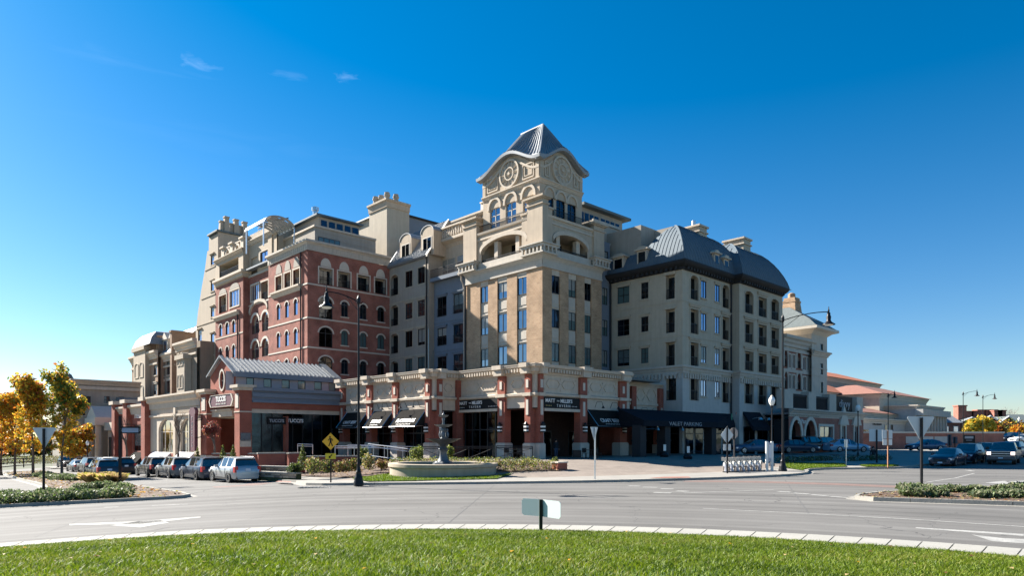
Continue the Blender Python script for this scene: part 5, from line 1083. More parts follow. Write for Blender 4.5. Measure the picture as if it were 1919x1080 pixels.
# clerestory
wcl = [cF.op(a, b, t, u) for a, b, t, u in ((461.5, 476, 709, 727), (494, 509, 711, 727.5), (528, 543, 712.5, 728.5), (558, 572.5, 714, 729), (588.7, 603, 715.5, 730), (616, 629, 717, 731))]
for o in wcl: o['z'] = wcl[2]['z']; o['h'] = wcl[2]['h']
zcl0 = cF.z(540, 734)-.2
wall(cF, TC, 'lilac_siding', bS-.3, bE+.5, zcl0, zE2+.0, wcl, .15, name='clerestory_wall')
for o in wcl: window(cF, TC, o, .1, 1, 1, gl='teal_reflect_glass')
cF.part('fascia', MB().box(bS+.4, bE+.8, -.5, 0, zE2-.55, zE2-.02), 'blue_siding', TC)
# patio side: stepped blue parapet, brick beam, soffit, tinted enclosure
zq = [SR.z(540, y) for y in (729.5, 757, 768.5, 776)]
sb0 = b0+wb+.01
SR.part('parapet', MB().box(sb0, bE, -.05, .9, zq[1], zq[0]-.35).box(sb0, bE, -.35, .9, zq[0]-.35+.002, zq[0]).box(sb0, bE, -.2, .4, zq[1]+.55, zq[1]+.95).box(sb0, bE, -.28, .4, zq[1]+.001, zq[1]+.2), 'blue_siding', TC)
SR.part('brick_beam', MB().box(sb0, bE, 0, .7, zq[2], zq[1]-.002), 'tavern_brick', TC); SR.part('soffit_band', MB().box(sb0, bE, .1, .6, zq[3], zq[2]-.002), 'cast_stone', TC)
np_ = 9
for k in range(np_):
    x0_, x1_ = sb0+(bE-sb0)*k/np_, sb0+(bE-sb0)*(k+1)/np_
    if k in (3, 4): SR.part('patio_shade', MB().box(x0_, x1_, 2.5, 2.55, -1, zq[3]), 'interior_shade', TC); continue  # near-black panel stands for the shade deep in the patio
    SR.part('patio_screen', MB().box(x0_+.04, x1_-.04, .3, .34, .1, zq[3], 0), 'tint_screen' if 'tint_screen' in MATS else 'dark_glass', TC)
mb = MB()
for k in range(np_+1): x = sb0+(bE-sb0)*k/np_; mb.box(x-.05, x+.05, .24, .4, -1, zq[3])
SR.part('patio_post', mb, 'black_iron', TC)
for p, sz, m in ((555, .5, 'lettering'), (520, .44, 'lettering_dim')):
    SR.part('patio_sign', MB().box(-.98, .98, .2, .26, -.36, .4), 'sign_black', TC, SR.s(p), 0, SR.z(p, 789.5)); text('sign_lettering', "TUCCI'S", sz, m, TC, SR.w(SR.s(p), .18, SR.z(p, 789.5)), SR.rz, .01, bold=.012)
abox(TC, 'roof_deck', 'dark_slate', b0+1.6, bE, 19.6, ga1, zq[0]-.5, zq[0]-.36); abox(TC, 'inner_wall', 'interior_shade', b0+3.5, bE, 22, 22.3, -2, zq[1])
abox(TC, 'core', 'tavern_brick', bE-.5, -9.6, 19.5, ga1, -2, zq[0]-.6)
# front: plaque, beam, entrance
GLf.part('entry_beam', MB().box(-ga1, -ga0+.1, -.35, .3, zgb-.5, zgb+.12).box(-ga1, -ga0+.1, -.5, .3, zgb+.122, zgb+.3), 'cast_stone', TC); GLf.part('entry_ceiling', MB().box(-aL1, -ga0, .3, 5, zgb-.6, zgb-.55), 'cast_stone', TC)
GLf.part('entry_wall', MB().box(-aL1, -18.98, 4, 4.2, -2.5, zgb-.5), 'tavern_brick', TC); GLf.part('door', MB().box(-gm-1.2, -gm+1.2, 3.93, 3.99, -1.6, 1.4, 0).box(-gm-1.05, -gm-.06, 3.92, 3.929, -1.4, 1.2, 1).box(-gm+.06, -gm+1.05, 3.92, 3.929, -1.4, 1.2, 1), ['window_frame_paint', 'dark_glass'], TC)
pc = PL; ps, pe = PL.s(392), PL.s(437.5); pz0, pz1 = PL.z(415, 763), PL.z(415, 740); ph = pz1-pz0; pcx = (ps+pe)/2; pw = pe-ps
shape = lambda k: [(-pw/2*k, 0), (-pw/2*k+.45, -ph/2*k), (pw/2*k-.45, -ph/2*k), (pw/2*k, 0), (pw/2*k-.45, ph/2*k), (-pw/2*k+.45, ph/2*k)]
pq = PL.part('plaque', MB().prism(shape(.93), -.2, .3), 'maroon_paint', TC, pcx, .2, (pz0+pz1)/2); m2 = MB(); ring(m2, shape(1.0), shape(.93), -.26, .25); sub('plaque_border', m2.mesh('plaque_border', ['white_trim']), pq)
text('plaque_lettering', "TUCCI'S", ph*.58, 'lettering', TC, PL.w(pcx, -.02, (pz0+pz1)/2+ph*.12), PL.rz, .02, bold=.03, sx=1.0); text('plaque_lettering', 'WINE  PASTA  STEAK  MEAT', ph*.17, 'lettering', TC, PL.w(pcx, -.02, (pz0+pz1)/2-ph*.27), PL.rz, .02)
SR.part('wall_plaque', MB().box(-.55, .55, -.05, .0, 0, .7), 'cast_stone', TC, SR.s(460), 0, SR.z(460, 838)); SR.part('wall_plaque', MB().box(-.5, .5, -.05, .0, 0, .8), 'fountain_metal', TC, SR.s(460), 0, SR.z(460, 827))

# ---------------- retail row running down the street
RR = thing('shop_row', 'single storey brick and cream shop row with arched windows along the street', 'shops', (*AB(b0, 40), -2), PH)
RL = Fac('L', b0+.35); zrt = RL.z(377, 733); e1 = RL.s(377); e0 = RL.s(238.5)
pil = [(RL.s(240), RL.s(247)), (RL.s(275), RL.s(282)), (RL.s(219), RL.s(224.5))]
arw = [RL.op(297, 324, 786, 849, 310, rise=1.6), RL.op(338, 364, 784, 849, 350, rise=1.6)]
wall(RL, RR, 'cast_stone', pil[1][1], e1, -5, zrt-.5, arw, .5)
for o in arw: window(RL, RR, o, .45, 3, 2, frame='white_trim', gl='glass')
bz = RL.z(310, 850); RL.part('stall_riser', MB().box(pil[1][1], e1, -.1, 0, -5, bz), 'tavern_brick', RR)
opx = [RL.op(250, 273, 797, 846, 262)]
wall(RL, RR, 'tavern_brick', pil[0][1], pil[1][0], -5, zrt-1.2, opx, .4); window(RL, RR, opx[0], .35, 3, 2, gl='dark_glass')
mould(RL, RR, 'cast_stone', pil[1][1], e1, [(0, zrt-1.6), (.15, zrt-1.6), (.2, zrt-.9), (.5, zrt-.75), (.6, zrt-.3), (.8, zrt-.2), (.8, zrt), (-.5, zrt)]); mould(RL, RR, 'cast_stone', pil[0][1], pil[1][0], [(0, zrt-2.0), (.12, zrt-2.0), (.3, zrt-1.2), (.6, zrt-1.0), (.6, zrt-.7), (-.4, zrt-.7)])
mould(RL, RR, 'cast_stone', pil[1][1], e1, band(zrt-2.6, zrt-2.35, .2), 0, 0, 'string_course'); dentils(RL, RR, 'cast_stone', (pil[1][1]+e1*1)/2, e1, zrt-2.3, zrt-1.65, .12, .3, .15)
for (a, b) in pil: RL.part('pillar', MB().box(a, b, -.7, .6, -5, zrt-.4), 'tavern_brick', RR); RL.part('pillar_cap', MB().box(a-.3, b+.3, -1.0, .9, zrt-.398, zrt+.1), 'cast_stone', RR)
wall(RL, RR, 'tavern_brick', pil[2][1], pil[0][0], -5, zrt-1.0); mould(RL, RR, 'cast_stone', pil[2][1], pil[0][0], crown(zrt-1.8, zrt-.8, .6))
mb = MB(); mb.box(RL.s(330.5)-.35, RL.s(330.5)+.35, -.25, -.001, -5, zrt-1.6); RL.part('pilaster', mb, 'cast_stone', RR)
abox(RR, 'roof', 'slate', b0+.8, b0+10, -e1, -pil[2][0], zrt-1.3, zrt-1.1); abox(RR, 'core', 'tavern_brick', b0+1.2, b0+10, -e1+.2, -pil[2][0], -5, zrt-1.35)
text('shop_lettering', 'Freedom', 1.25, 'lettering', RR, RL.w(RL.s(262), -.05, RL.z(262, 779)), RL.rz, .04, shear=.25)
for p0_, p1_, m in ((253, 275, 'awning_canvas'), (288, 321, 'grey_canvas'), (338, 366, 'grey_canvas')):
    s0, s1 = RL.s(p0_), RL.s(p1_); zt_ = RL.z((p0_+p1_)/2, 848); RL.part('awning', MB().add([(s0, -.1, zt_), (s1, -.1, zt_), (s1, -1.6, zt_-1.6), (s0, -1.6, zt_-1.6), (s0, -.1, zt_-1.6), (s1, -.1, zt_-1.6)], [(0,3,2,1), (0,4,3), (1,2,5)]), m, RR)
zt_ = RL.z(262, 853); text('awning_lettering', 'Cru', 1.3, 'lettering', RR, RL.w(RL.s(263), -1.0, zt_-.4), RL.rz, .02, shear=.2, tilt=math.atan2(1.6, 1.5))
# blade sign on the pillar
bs = thing('blade_sign', 'tall maroon vertical blade sign with arched top hung on brick pillar', 'sign', PL.w(PL.s(372), -.5, PL.z(372, 846)), PL.rz)
h = PL.z(372, 765)-PL.z(372, 846); sub('panel', MB().prism([(-.75, 0), (.75, 0), (.75, h*.84), (.95, h*.86), (.95, h*.93), (.5, h), (-.5, h), (-.95, h*.93), (-.95, h*.86), (-.75, h*.84)], -.18, .18).mesh('panel', ['maroon_paint']), bs)
sub('panel_edge', MB().box(-.92, -.76, -.25, .25, -.1, h*.86).mesh('panel_edge', ['white_trim']), bs); sub('bracket', MB().tube([(.7, 0, h*.3), (1.5, .3, h*.33)], .05).tube([(.7, 0, h*.7), (1.5, .3, h*.72)], .05).mesh('bracket', ['black_iron']), bs)
for k, ch in enumerate('TUCCIS'): text('blade_lettering', ch, .62, 'lettering_dim', bs, PL.w(PL.s(372), -.70, PL.z(372, 846)+h*(.74-.12*k)), PL.rz, .01)

# ---------------- brown townhouses behind the shop row
def townhouse(label, px0, px1, ytop, wallm, b_, ops, z_extra=None):
    F = Fac('L', b_); t = thing('townhouse', label, 'building', F.w(F.s((px0+px1)/2), 0, -2), F.rz); s0, s1 = F.s(px0), F.s(px1); z1 = F.z((px0+px1)/2, ytop)
    o_ = [F.op(*o) for o in ops]; wall(F, t, wallm, s0, s1, -3, z1, o_, .25)
    for o in o_: window(F, t, o, .2, 2, 1, gl='blue_glass', lintel=('cast_stone', .3, .1), sill='cast_stone')
    mould(F, t, 'cast_stone', s0, s1, crown(z1-1.4, z1, .7)); mould(F, t, 'cast_stone', s0, s1, band(z1-2.4, z1-2.1, .2), 0, 0, 'string_course')
    obj('core', MB().box(s0, s1, .5, 12, -3, z1-.3).mesh('core', [wallm]), t, F.o, F.rz)
    return F, t, s0, s1, z1
F, t, s0, s1, z1 = townhouse('tan brick townhouse with zinc mansard and paired arched windows at the far end', 247, 296, 664, 'townhouse_brick', -13, [(253, 259, 694, 712), (253, 259, 726, 745), (288, 294, 685, 704), (288, 294, 720, 741)])
a0_, a1_ = F.s(259), F.s(281); F.part('bay', MB().box(a0_, a1_, -.8, 0, -3, z1+.5).box(a0_-.3, a1_+.3, -1.1, 0, z1+.502, z1+1.2), 'tan_stucco', t)
for p0_, p1_ in ((262, 268.5), (271, 277.5)):
    for y0, y1 in ((682, 708), (724, 745)): o = F.op(p0_, p1_, y0, y1, 270, rise=.6); window(F, t, o, -.83, 1, 1, gl='blue_glass', sur=('cast_stone', .12, .9))
pr = [(0, z1+1.2), (.5, z1+2.6), (1.4, z1+3.6), (3.5, z1+4.0)]
hiproof(t, 'roof', 'slate', -14, -5, -F.s(292), -F.s(258), pr)
F, t, s0, s1, z1 = townhouse('grey stone townhouse with steep zinc roof and gabled dormers', 299, 329, 663, 'brown_stone', -12, [(304, 309, 678, 706), (313, 320, 677, 703), (304, 309, 716, 738), (313, 320, 714, 737)])
abmesh(t, 'roof', MB().add([(-12.6, -s1, z1-.1), (-12.6, -s0, z1-.1), (-8, -s0, z1+4.8), (-8, -s1, z1+4.8), (-4, -s0, z1+4.8), (-4, -s1, z1+4.8)], [(0,3,2,1), (2,3,5,4)]), 'zinc')
for p in (307.5, 321): x = F.s(p); F.part('dormer', MB().box(x-1.2, x+1.2, .2, 4, z1, z1+2.6).prism([(x-1.6, z1+2.6), (x+1.6, z1+2.6), (x, z1+3.9)], 0, 4), 'white_trim', t); F.part('dormer_window', MB().box(x-.7, x+.7, .12, .199, z1+.5, z1+2.3), 'blue_glass', t)
for x in (s0, s1-.9): F.part('party_wall', MB().box(x, x+.9, -.6, 9, -3, z1+3.2).box(x-.1, x+1.0, -.75, 9, z1+3.2, z1+3.5), 'townhouse_brick', t)
F, t, s0, s1, z1 = townhouse('brown stone townhouse with heavy cornice and projecting bay next to the tan block', 331, 369, 640, 'brown_stone', -13, [(337, 341.5, 674, 692), (337, 341.5, 711, 730)])
a0_, a1_ = F.s(344), F.s(358); F.part('bay', MB().box(a0_, a1_, -1.0, 0, 6, z1-3).box(a0_-.3, a1_+.3, -1.3, 0, z1-2.998, z1-2.3), 'tan_stucco', t)
for p0_, p1_ in ((345.5, 349), (351, 355)):
    for y0, y1 in ((664, 686), (704, 728)): o = F.op(p0_, p1_, y0, y1, 350, rise=.5); window(F, t, o, -1.04, 1, 1, gl='blue_glass', sur=('cast_stone', .12, 1.1))

# ---------------- far left: beige block and the little pavilion
FB_ = Fac('R', 78); t = thing('office_block', 'beige stone office block behind the autumn trees', 'building', FB_.w(FB_.s(180), 0, -4), PH)
s0, s1 = FB_.s(118), FB_.s(262); z1 = FB_.z(190, 717)
o_ = [FB_.op(a, b, y0, y1, 195) for a, b in ((148, 160), (195, 206), (222, 233)) for y0, y1 in ((743, 756), (771, 780))]
wall(FB_, t, 'grey_stucco', s0, s1, -6, z1, o_, .4); mould(FB_, t, 'limestone', s0, s1, crown(z1-.5, z1+.3, .9)); mould(FB_, t, 'limestone', s0, s1, band(FB_.z(190, 728)-.3, FB_.z(190, 728)+.2, .4), 0, 0, 'string_course')
for o in o_: window(FB_, t, o, .3, 2, 2, gl='dark_glass', sill='limestone')
o = FB_.op(144, 166, 751, 759); FB_.part('balcony', MB().box(-o['w']/2, o['w']/2, -1.4, 0, 0, .3).box(-o['w']/2, o['w']/2, -1.4, -1.3, .3, 1.3), 'black_iron', t, o['s'], 0, o['z'])
obj('core', MB().box(s0, s1, .5, 8, -6, z1-.3).mesh('core', ['grey_stucco']), t, FB_.o, FB_.rz)
FB_.part('roof_dome', MB().lathe([(1.2, 0), (1.1, .6), (.8, 1.2), (.4, 1.5)], 16), 'blue_metal_roof', t, FB_.s(131), 3, z1)
FP_ = Fac('L', b0+.2); pv = thing('pavilion', 'white columned pavilion with pediment and arched grey roof at the end of the shops', 'building', FP_.w(FP_.s(196), 0, -3), FP_.rz)
s0, s1 = FP_.s(182), FP_.s(201); zp0, zp1 = FP_.z(191, 784), FP_.z(191, 762); c = (s0+s1)/2
FP_.part('pediment', MB().prism([(s0, zp0), (s1, zp0), (c, zp1)], -1.5, 3).box(s0-.2, s1+.2, -1.7, 3, zp0-1.2, zp0-.002), 'white_trim', pv)
for x in (s0+.7, s1-.7): FP_.part('column', MB().lathe([(.6, -4), (.55, -3), (.45, zp0-1.2)], 12, (x, -1, 0)), 'white_trim', pv)
FP_.part('arched_roof', MB().prism([(c-6+6*math.cos(PI*k/10)*1.0, zp0-.5+4.2*math.sin(PI*k/10)) for k in range(11)], 3.2, 7), 'zinc', pv); FP_.part('side_wing', MB().box(s1+.3, FP_.s(219), 0, 6, -4, zp0-2).box(s1+.3, FP_.s(219), -.5, 6, zp0-1.998, zp0-.8), 'cast_stone', pv)
for x in (s1+2.2, s1+5.5): FP_.part('window', MB().box(x-1, x+1, -.06, -.002, -3, zp0-3), 'dark_glass', pv)

# ---------------- right: brick and stone block with the hip-roofed tower
XB = thing('apartment_building', 'red brick block with white window surrounds beyond the cream corner block', 'building', (*AB(36, -9), 0), PH)
X1 = Fac('R', -9.0); x0, x1 = X1.s(1463), X1.s(1520.5); zx = X1.z(1500, 638); zxb = X1.z(1500, 662)
wp = [X1.op(a, b, y0, y1, 1490) for a, b in ((1476.3, 1480.6), (1484, 1488.7), (1504, 1509.2), (1512, 1517.2)) for y0, y1 in ((667, 691), (705, 730))]
dr = [X1.op(a, b, y0, y1, 1490, rise=.7) for a, b in ((1469, 1475), (1493, 1500.5)) for y0, y1 in ((659, 690), (700, 730))]
arch3 = [X1.op(a, b, 743, 760, 1490, rise=.6) for a, b in ((1469, 1475.5), (1479, 1487), (1494, 1501.5), (1505, 1516))]
wall(X1, XB, 'far_brick', x0, x1, 0, zxb, wp+dr+arch3, .3); wall(X1, XB, 'limestone', x0, x1, zxb, zx, name='frieze'); mould(X1, XB, 'limestone', x0, x1, crown(zx-1.2, zx+.2, .8)); mould(X1, XB, 'limestone', x0, x1, band(zxb-.1, zxb+.2, .2), 0, 0, 'string_course')
for o in wp: window(X1, XB, o, .2, 1, 1, frame='white_trim', gl='blue_glass', sur=('limestone', .2, .1))
for o in dr: loggia(X1, XB, o, 1.2, 'limestone', 1.0, sur=('limestone', .35, .1))
for o in arch3: window(X1, XB, o, .2, 2, 1, gl='blue_glass', sur=('limestone', .25, .1))
for y in (697, 736): z = X1.z(1490, y); mould(X1, XB, 'limestone', x0, x1, band(z-.2, z+.2, .15), 0, 0, 'string_course')
obj('core', MB().box(x0, x1, 1.4, 14, 0, zx-.3).mesh('core', ['limestone']), XB, X1.o, PH)
XT = thing('tower', 'square pale stone tower with dark hip roof and tall tan chimney', 'tower', (*AB(46, -9.5), 0), PH)
X2 = Fac('R', -9.6); y0_, y1_ = X2.s(1521), X2.s(1550); ze2 = X2.z(1521, 617.5)
wt = [X2.op(1537.5, 1542.5, a, b) for a, b in ((645, 657), (681.5, 702.5), (716.5, 737.5))]
wall(X2, XT, 'limestone', y0_, y1_, 0, ze2, wt, .25)
for o in wt: window(X2, XT, o, .2, 1, 1, gl='dark_glass')
z = X2.z(1540, 664); mould(X2, XT, 'limestone', y0_, y1_, crown(z-.4, z+.3, .5), 0, 1, 'string_course')
for y in (690, 704): z = X2.z(1530, y); mould(X2, XT, 'limestone', y0_, y1_, band(z-.08, z+.08, .05), 0, 0, 'string_course')
wall(Fac('L', y0_), XT, 'limestone', -1, 9.6, zx-1, ze2); abox(XT, 'core', 'limestone', y0_+.01, y1_, -9.0, 2, 0, ze2)
hiproof(XT, 'eaves', 'white_trim', y0_, y1_, -9.6, 2, [(0, ze2-.6), (-.5, ze2-.2), (-1.2, ze2), (-1.2, ze2+.35), (0, ze2+.5)])
zap = Fac('R', -4).z(1500, 590); hiproof(XT, 'roof', 'dark_slate', y0_-1, y1_+1, -10.6, 3, [(0, ze2+.4), (1.5, ze2+1.6), (5.2, zap)])
CH = Fac('R', -6.5); s_ = CH.s(1500.5); zc0, zc1 = ze2+.5, CH.z(1500, 557)
XT_c = CH.part('chimney', MB().add([(-1.5,0,zc0),(1.5,0,zc0),(1.5,2.6,zc0),(-1.5,2.6,zc0),(-.8,.5,zc1),(.8,.5,zc1),(.8,2.1,zc1),(-.8,2.1,zc1)], [(0,3,2,1),(4,5,6,7),(0,1,5,4),(1,2,6,5),(2,3,7,6),(3,0,4,7)]).box(-.95, .95, .35, 2.25, zc1-.7, zc1-.45).lathe([(.5, 0), (.5, .6), (.3, .75)], 10, (0, 1.3, zc1)), 'tan_brick', XT, s_)
# brick arcade in front
AR = thing('shop_arcade', 'single storey brick arcade with white arches and balustraded roof terrace', 'shops', (*AB(38, -13), 0), PH)
A1 = Fac('R', -13.0); s0, s1 = A1.s(1478), A1.s(1618); zat = A1.z(1500, 775); zab = A1.z(1500, 782)
ar = [A1.op(1481.5, 1501, 787, 838, 1491, rise=2.2), A1.op(1508, 1528, 788, 838, 1518, rise=2.2)]; dd = [A1.op(1535, 1560, 800, 826, 1547), A1.op(1575.5, 1583.5, 799, 832, 1580), A1.op(1600, 1607, 800, 832, 1603)]
wall(A1, AR, 'far_brick', s0, s1, 0, zab, ar+dd, .6)
for o in ar:
    loggia(A1, AR, o, 2.0, 'interior_shade', 0, door=True, sur=('white_trim', .45, .12))
for o in dd: window(A1, AR, o, .3, 2, 1, frame='white_trim', gl='glass', sur=('white_trim', .3, .12))
for p in (1579.5, 1603.5):
    x = A1.s(p); zz2 = A1.z(1580, 797); A1.part('pediment', MB().prism([(x-1.6, zz2), (x+1.6, zz2), (x, zz2+2.6)], -.25, .0), 'white_trim', AR)
wall(A1, AR, 'limestone', s0, s1, zab, zat, name='frieze'); mould(A1, AR, 'limestone', s0, s1, crown(zat-.2, zat+.5, .6)); dentils(A1, AR, 'limestone', s0, A1.s(1535), zab+.1, zat-.25, .15, .5, .25)
zbal = zat+.5
for p in (1477, 1521, 1559.5, 1610): x = A1.s(p); A1.part('parapet_pier', MB().box(x-1.1, x+1.1, -.1, .9, zbal, zbal+2.2), 'limestone', AR)
mb = MB()
for a, b in ((1479, 1518), (1525, 1556)):
    s_a, s_b = A1.s(a), A1.s(b); mb.box(s_a, s_b, .1, .3, zbal+1.5, zbal+1.75); mb.box(s_a, s_b, .1, .3, zbal, zbal+.2)
    for k in range(int((s_b-s_a)/.3)): mb.box(s_a+k*.3, s_a+k*.3+.12, .15, .25, zbal+.2, zbal+1.5)
A1.part('balustrade', mb, 'dark_soffit', AR); abox(AR, 'roof', 'slate', s0, s1, -12.9, -9.9, zat-.2, zat)
A1.part('sign_board', MB().box(A1.s(1568), A1.s(1600), .2, .35, zbal, zbal+2.1), 'sign_black', AR); text('sign_lettering', 'divvy', 1.5, 'lettering_dim', AR, A1.w(A1.s(1585), .15, zbal+1.1), PH, .03, sx=1.25)
text('shop_lettering', 'La Piazza', .8, 'lettering', AR, A1.w(A1.s(1504), -.05, A1.z(1504, 784.5)-.4), PH, .03); abox(AR, 'core', 'far_brick', s0+10, s1, -12.3, -9.9, 0, zat-.2)

# ---------------- concert hall with red tile roofs (far right)
HA = thing('concert_hall', 'pale stone concert hall with stacked red tile hip roofs', 'building', (96, 150, 0), PH)
def hbox(D, px0, px1, ytop, depth, wm, roofm=None, yapex=None, inset=None, pxr=None, wn=(), over=1.0):
    """a hall block turned with the street: right face between two columns at distance D"""
    a = (((px0-HX)/FP*D)-TO[0])*UL[0]+(D-TO[1])*UL[1]; F = Fac('R', a); s0, s1 = F.s(px0), F.s(px1); z1 = F.z((px0+px1)/2, ytop)
    F.part('wall', MB().box(s0, s1, 0, depth, -1, z1), wm, HA)
    mould(F, HA, 'white_trim', s0, s1, crown(z1-.9, z1+.02, .6), 1, 0); mould(Fac('L', s0), HA, 'white_trim', -a-depth, -a, crown(z1-.9, z1+.02, .6), 0, 1)
    if roofm:
        za = F.z(pxr or (px0+px1)/2, yapex); hiproof(HA, 'roof', roofm, s0-over, s1+over, a-over, a+depth+over, [(0, z1+.05), (inset*.5, z1+(za-z1)*.5), (inset, za)])
    for p, y0, y1, w in wn: F.part('window', MB().box(-w/2, w/2, -.08, -.002, 0, F.z(p, y0)-F.z(p, y1)), 'dark_glass', HA, F.s(p), 0, F.z(p, y1))
    return F, s0, s1, z1
hbox(158, 1540, 1648, 714, 22, 'grey_stucco', 'red_tile', 692, 9, 1600)
hbox(140, 1535, 1600, 738, 10, 'cast_stone', 'red_tile', 717, 5, 1560)
hbox(140, 1648, 1736, 744, 16, 'cast_stone', 'brown_tile', 722, 8, 1690, [(1660, 765, 774, 1.6), (1686, 764, 775, 2.0), (1722, 764, 775, 2.0)])
hbox(128, 1612, 1682, 776, 8, 'limestone', 'brown_tile', 764, 4, 1640, [(p, 778, 788, 1.4) for p in (1618, 1629, 1640, 1651, 1664)])
F, s0, s1, z1 = hbox(122, 1610, 1700, 786, 5, 'pale_limestone', None, None, None, None, [(1622, 806, 834, 2.6), (1634, 806, 834, 2.6), (1660, 797, 808, 1.2), (1671, 797, 808, 1.2)]); text('hall_lettering', 'PALLADIUM', .9, 'sign_black', HA, F.w(F.s(1643), -.1, F.z(1643, 789)-.6), PH, .02)
F, s0, s1, z1 = hbox(138, 1716, 1766, 762, 14, 'pale_limestone', None)
for k in range(9): x = s0+(s1-s0)*(k+.5)/9; F.part('column', MB().lathe([(.55, 0), (.45, z1-2.2)], 10, (x, -.7, 0)), 'limestone', HA)
F.part('entablature', MB().box(s0-.6, s1+.6, -1.5, .0, z1-2.2, z1-.9), 'pale_limestone', HA)

# ---------------- long red brick street wall
BW = thing('brick_wall', 'long low red brick wall with white coping beside the street', 'wall', (58, 92, 0), 0)
p0w, p1w = (50.5, 99), (73.5, 102); ln = math.hypot(p1w[0]-p0w[0], p1w[1]-p0w[1]); rw = math.atan2(p1w[1]-p0w[1], p1w[0]-p0w[0]); zw1 = CZ+(HY-809.5)*100/FP
obj('wall', MB().box(0, ln, 0, .6, -.5, zw1-.25).mesh('wall', ['far_brick']), BW, (p0w[0], p0w[1], 0), rw); obj('coping', MB().box(-.1, ln+.1, -.1, .7, zw1-.25, zw1).mesh('coping', ['white_trim']), BW, (p0w[0], p0w[1], 0), rw)
for a, b, m, z0_, z1_ in ((7.2, 9.3, 'pale_limestone', 1.9, 2.9), (9.5, 11.6, 'pale_limestone', 1.9, 2.9), (11.8, 14.0, 'pale_limestone', 1.9, 2.9), (16.4, 18.4, 'sign_black', 1.7, 3.1)): obj('wall_panel', MB().box(a, b, -.06, -.003, z0_, z1_).mesh('wall_panel', [m]), BW, (p0w[0], p0w[1], 0), rw)
obj('panel_lettering', MB().box(16.7, 18.1, -.08, -.061, 2.6, 2.95).box(16.9, 17.9, -.08, -.061, 2.3, 2.38).mesh('panel_lettering', ['lettering_dim']), BW, (p0w[0], p0w[1], 0), rw)

# ---------------- distant brick row houses with chimneys
def rowhouse(px0, px1, D, yeave, yridge, label, chim, roofm, gable=True, rz=.35):
    x0_ = (px0-HX)/FP*D; w = (px1-px0)/FP*D; ze_ = CZ+(HY-yeave)*D/FP; zr_ = CZ+(HY-yridge)*D/FP
    t = thing('row_house', label, 'house', (x0_+w/2, D, 0), 0, 'brick row houses beyond the street wall')
    sub('wall', MB().box(-w/2, w/2, 0, 12, -1, ze_).mesh('wall', ['far_brick']), t)
    if gable: sub('roof', MB().add([(-w/2-.4, -.5, ze_), (w/2+.4, -.5, ze_), (0, -.5, zr_), (-w/2-.4, 12, ze_), (w/2+.4, 12, ze_), (0, 12, zr_)], [(0,2,5,3), (1,4,5,2)]).mesh('roof', [roofm]), t); sub('gable', MB().add([(-w/2, 0, ze_), (w/2, 0, ze_), (0, 0, zr_-.3)], [(0,1,2)]).mesh('gable', ['far_brick']), t); m = MB(); m.tube([(-w/2-.4, -.55, ze_), (0, -.55, zr_), (w/2+.4, -.55, ze_)], .22, 4); sub('bargeboard', m.mesh('bargeboard', ['white_paint']), t)
    else: sub('roof', MB().add([(-w/2-.3, -.6, ze_), (w/2+.3, -.6, ze_), (w/2+.3, 6, zr_), (-w/2-.3, 6, zr_), (w/2+.3, 12.6, ze_), (-w/2-.3, 12.6, ze_)], [(0,1,2,3), (3,2,4,5)]).mesh('roof', [roofm]), t)
    for k in range(2): x = (-.25+.5*k)*w; wo = sub('window', MB().box(x-.6, x+.6, -.08, -.003, ze_-2.6, ze_-.9).mesh('window', ['white_paint']), t); sub('pane', MB().box(x-.5, x+.5, -.1, -.081, ze_-2.5, ze_-1.0).mesh('pane', ['blue_glass']), wo)
    for cx in chim:
        x = (cx-HX)/FP*(D+6)-x0_-w/2; sub('chimney', MB().box(x-1.1, x+1.1, 5, 7, ze_, zr_+1.6).box(x-1.25, x+1.25, 4.85, 7.15, zr_+1.6, zr_+1.9).mesh('chimney', ['far_brick']), t)
rowhouse(1764, 1800, 175, 793, 772, 'red brick row house with grey slate roof at left end of the row', (1799,), 'slate', False)
rowhouse(1802, 1836, 178, 791, 783, 'red brick row house with white gable behind the yellow tree', (1812, 1824), 'dark_slate')
rowhouse(1838, 1868, 182, 790, 780, 'brick row house with tall paired chimneys above the yellow tree', (1835, 1848, 1857), 'dark_slate')
rowhouse(1870, 1905, 180, 795, 781, 'brick row house with broad white gable near the frame edge', (1866, 1873), 'dark_slate')
rowhouse(1907, 1945, 190, 792, 776, 'dark roofed brick house at the end of the row', (), 'dark_slate', False)
# ================================================================== GROUND
def drape(name, poly, zf_, off, m, sub_=3, kind='structure', par=None):
    tr = tessellate_polygon([[Vector((x, y, 0)) for x, y in poly]]); T_ = []
    for t in tr:
        p = [poly[i] for i in t]; (x1,y1),(x2,y2),(x3,y3) = p
        T_.append(p if (x2-x1)*(y3-y1)-(x3-x1)*(y2-y1) > 0 else p[::-1])
    for _ in range(sub_):
        U = []
        for a, b, c in T_:
            if max(math.dist(a, b), math.dist(b, c), math.dist(c, a)) < 1.0: U.append((a, b, c)); continue
            ab, bc, ca = ((a[0]+b[0])/2, (a[1]+b[1])/2), ((b[0]+c[0])/2, (b[1]+c[1])/2), ((c[0]+a[0])/2, (c[1]+a[1])/2); U += [(a, ab, ca), (ab, b, bc), (ca, bc, c), (ab, bc, ca)]
        T_ = U
    idx = {}; vs = []; fs = []
    for t in T_:
        f = []
        for x, y in t:
            k = (round(x, 4), round(y, 4))
            if k not in idx: idx[k] = len(vs); vs.append((x, y, zf_(x, y)+off))
            f.append(idx[k])
        fs.append(tuple(f))
    me = MB().add(vs, fs).mesh(name, [m]); o = obj(name, me, par)
    if kind: o['kind'] = kind
    return o
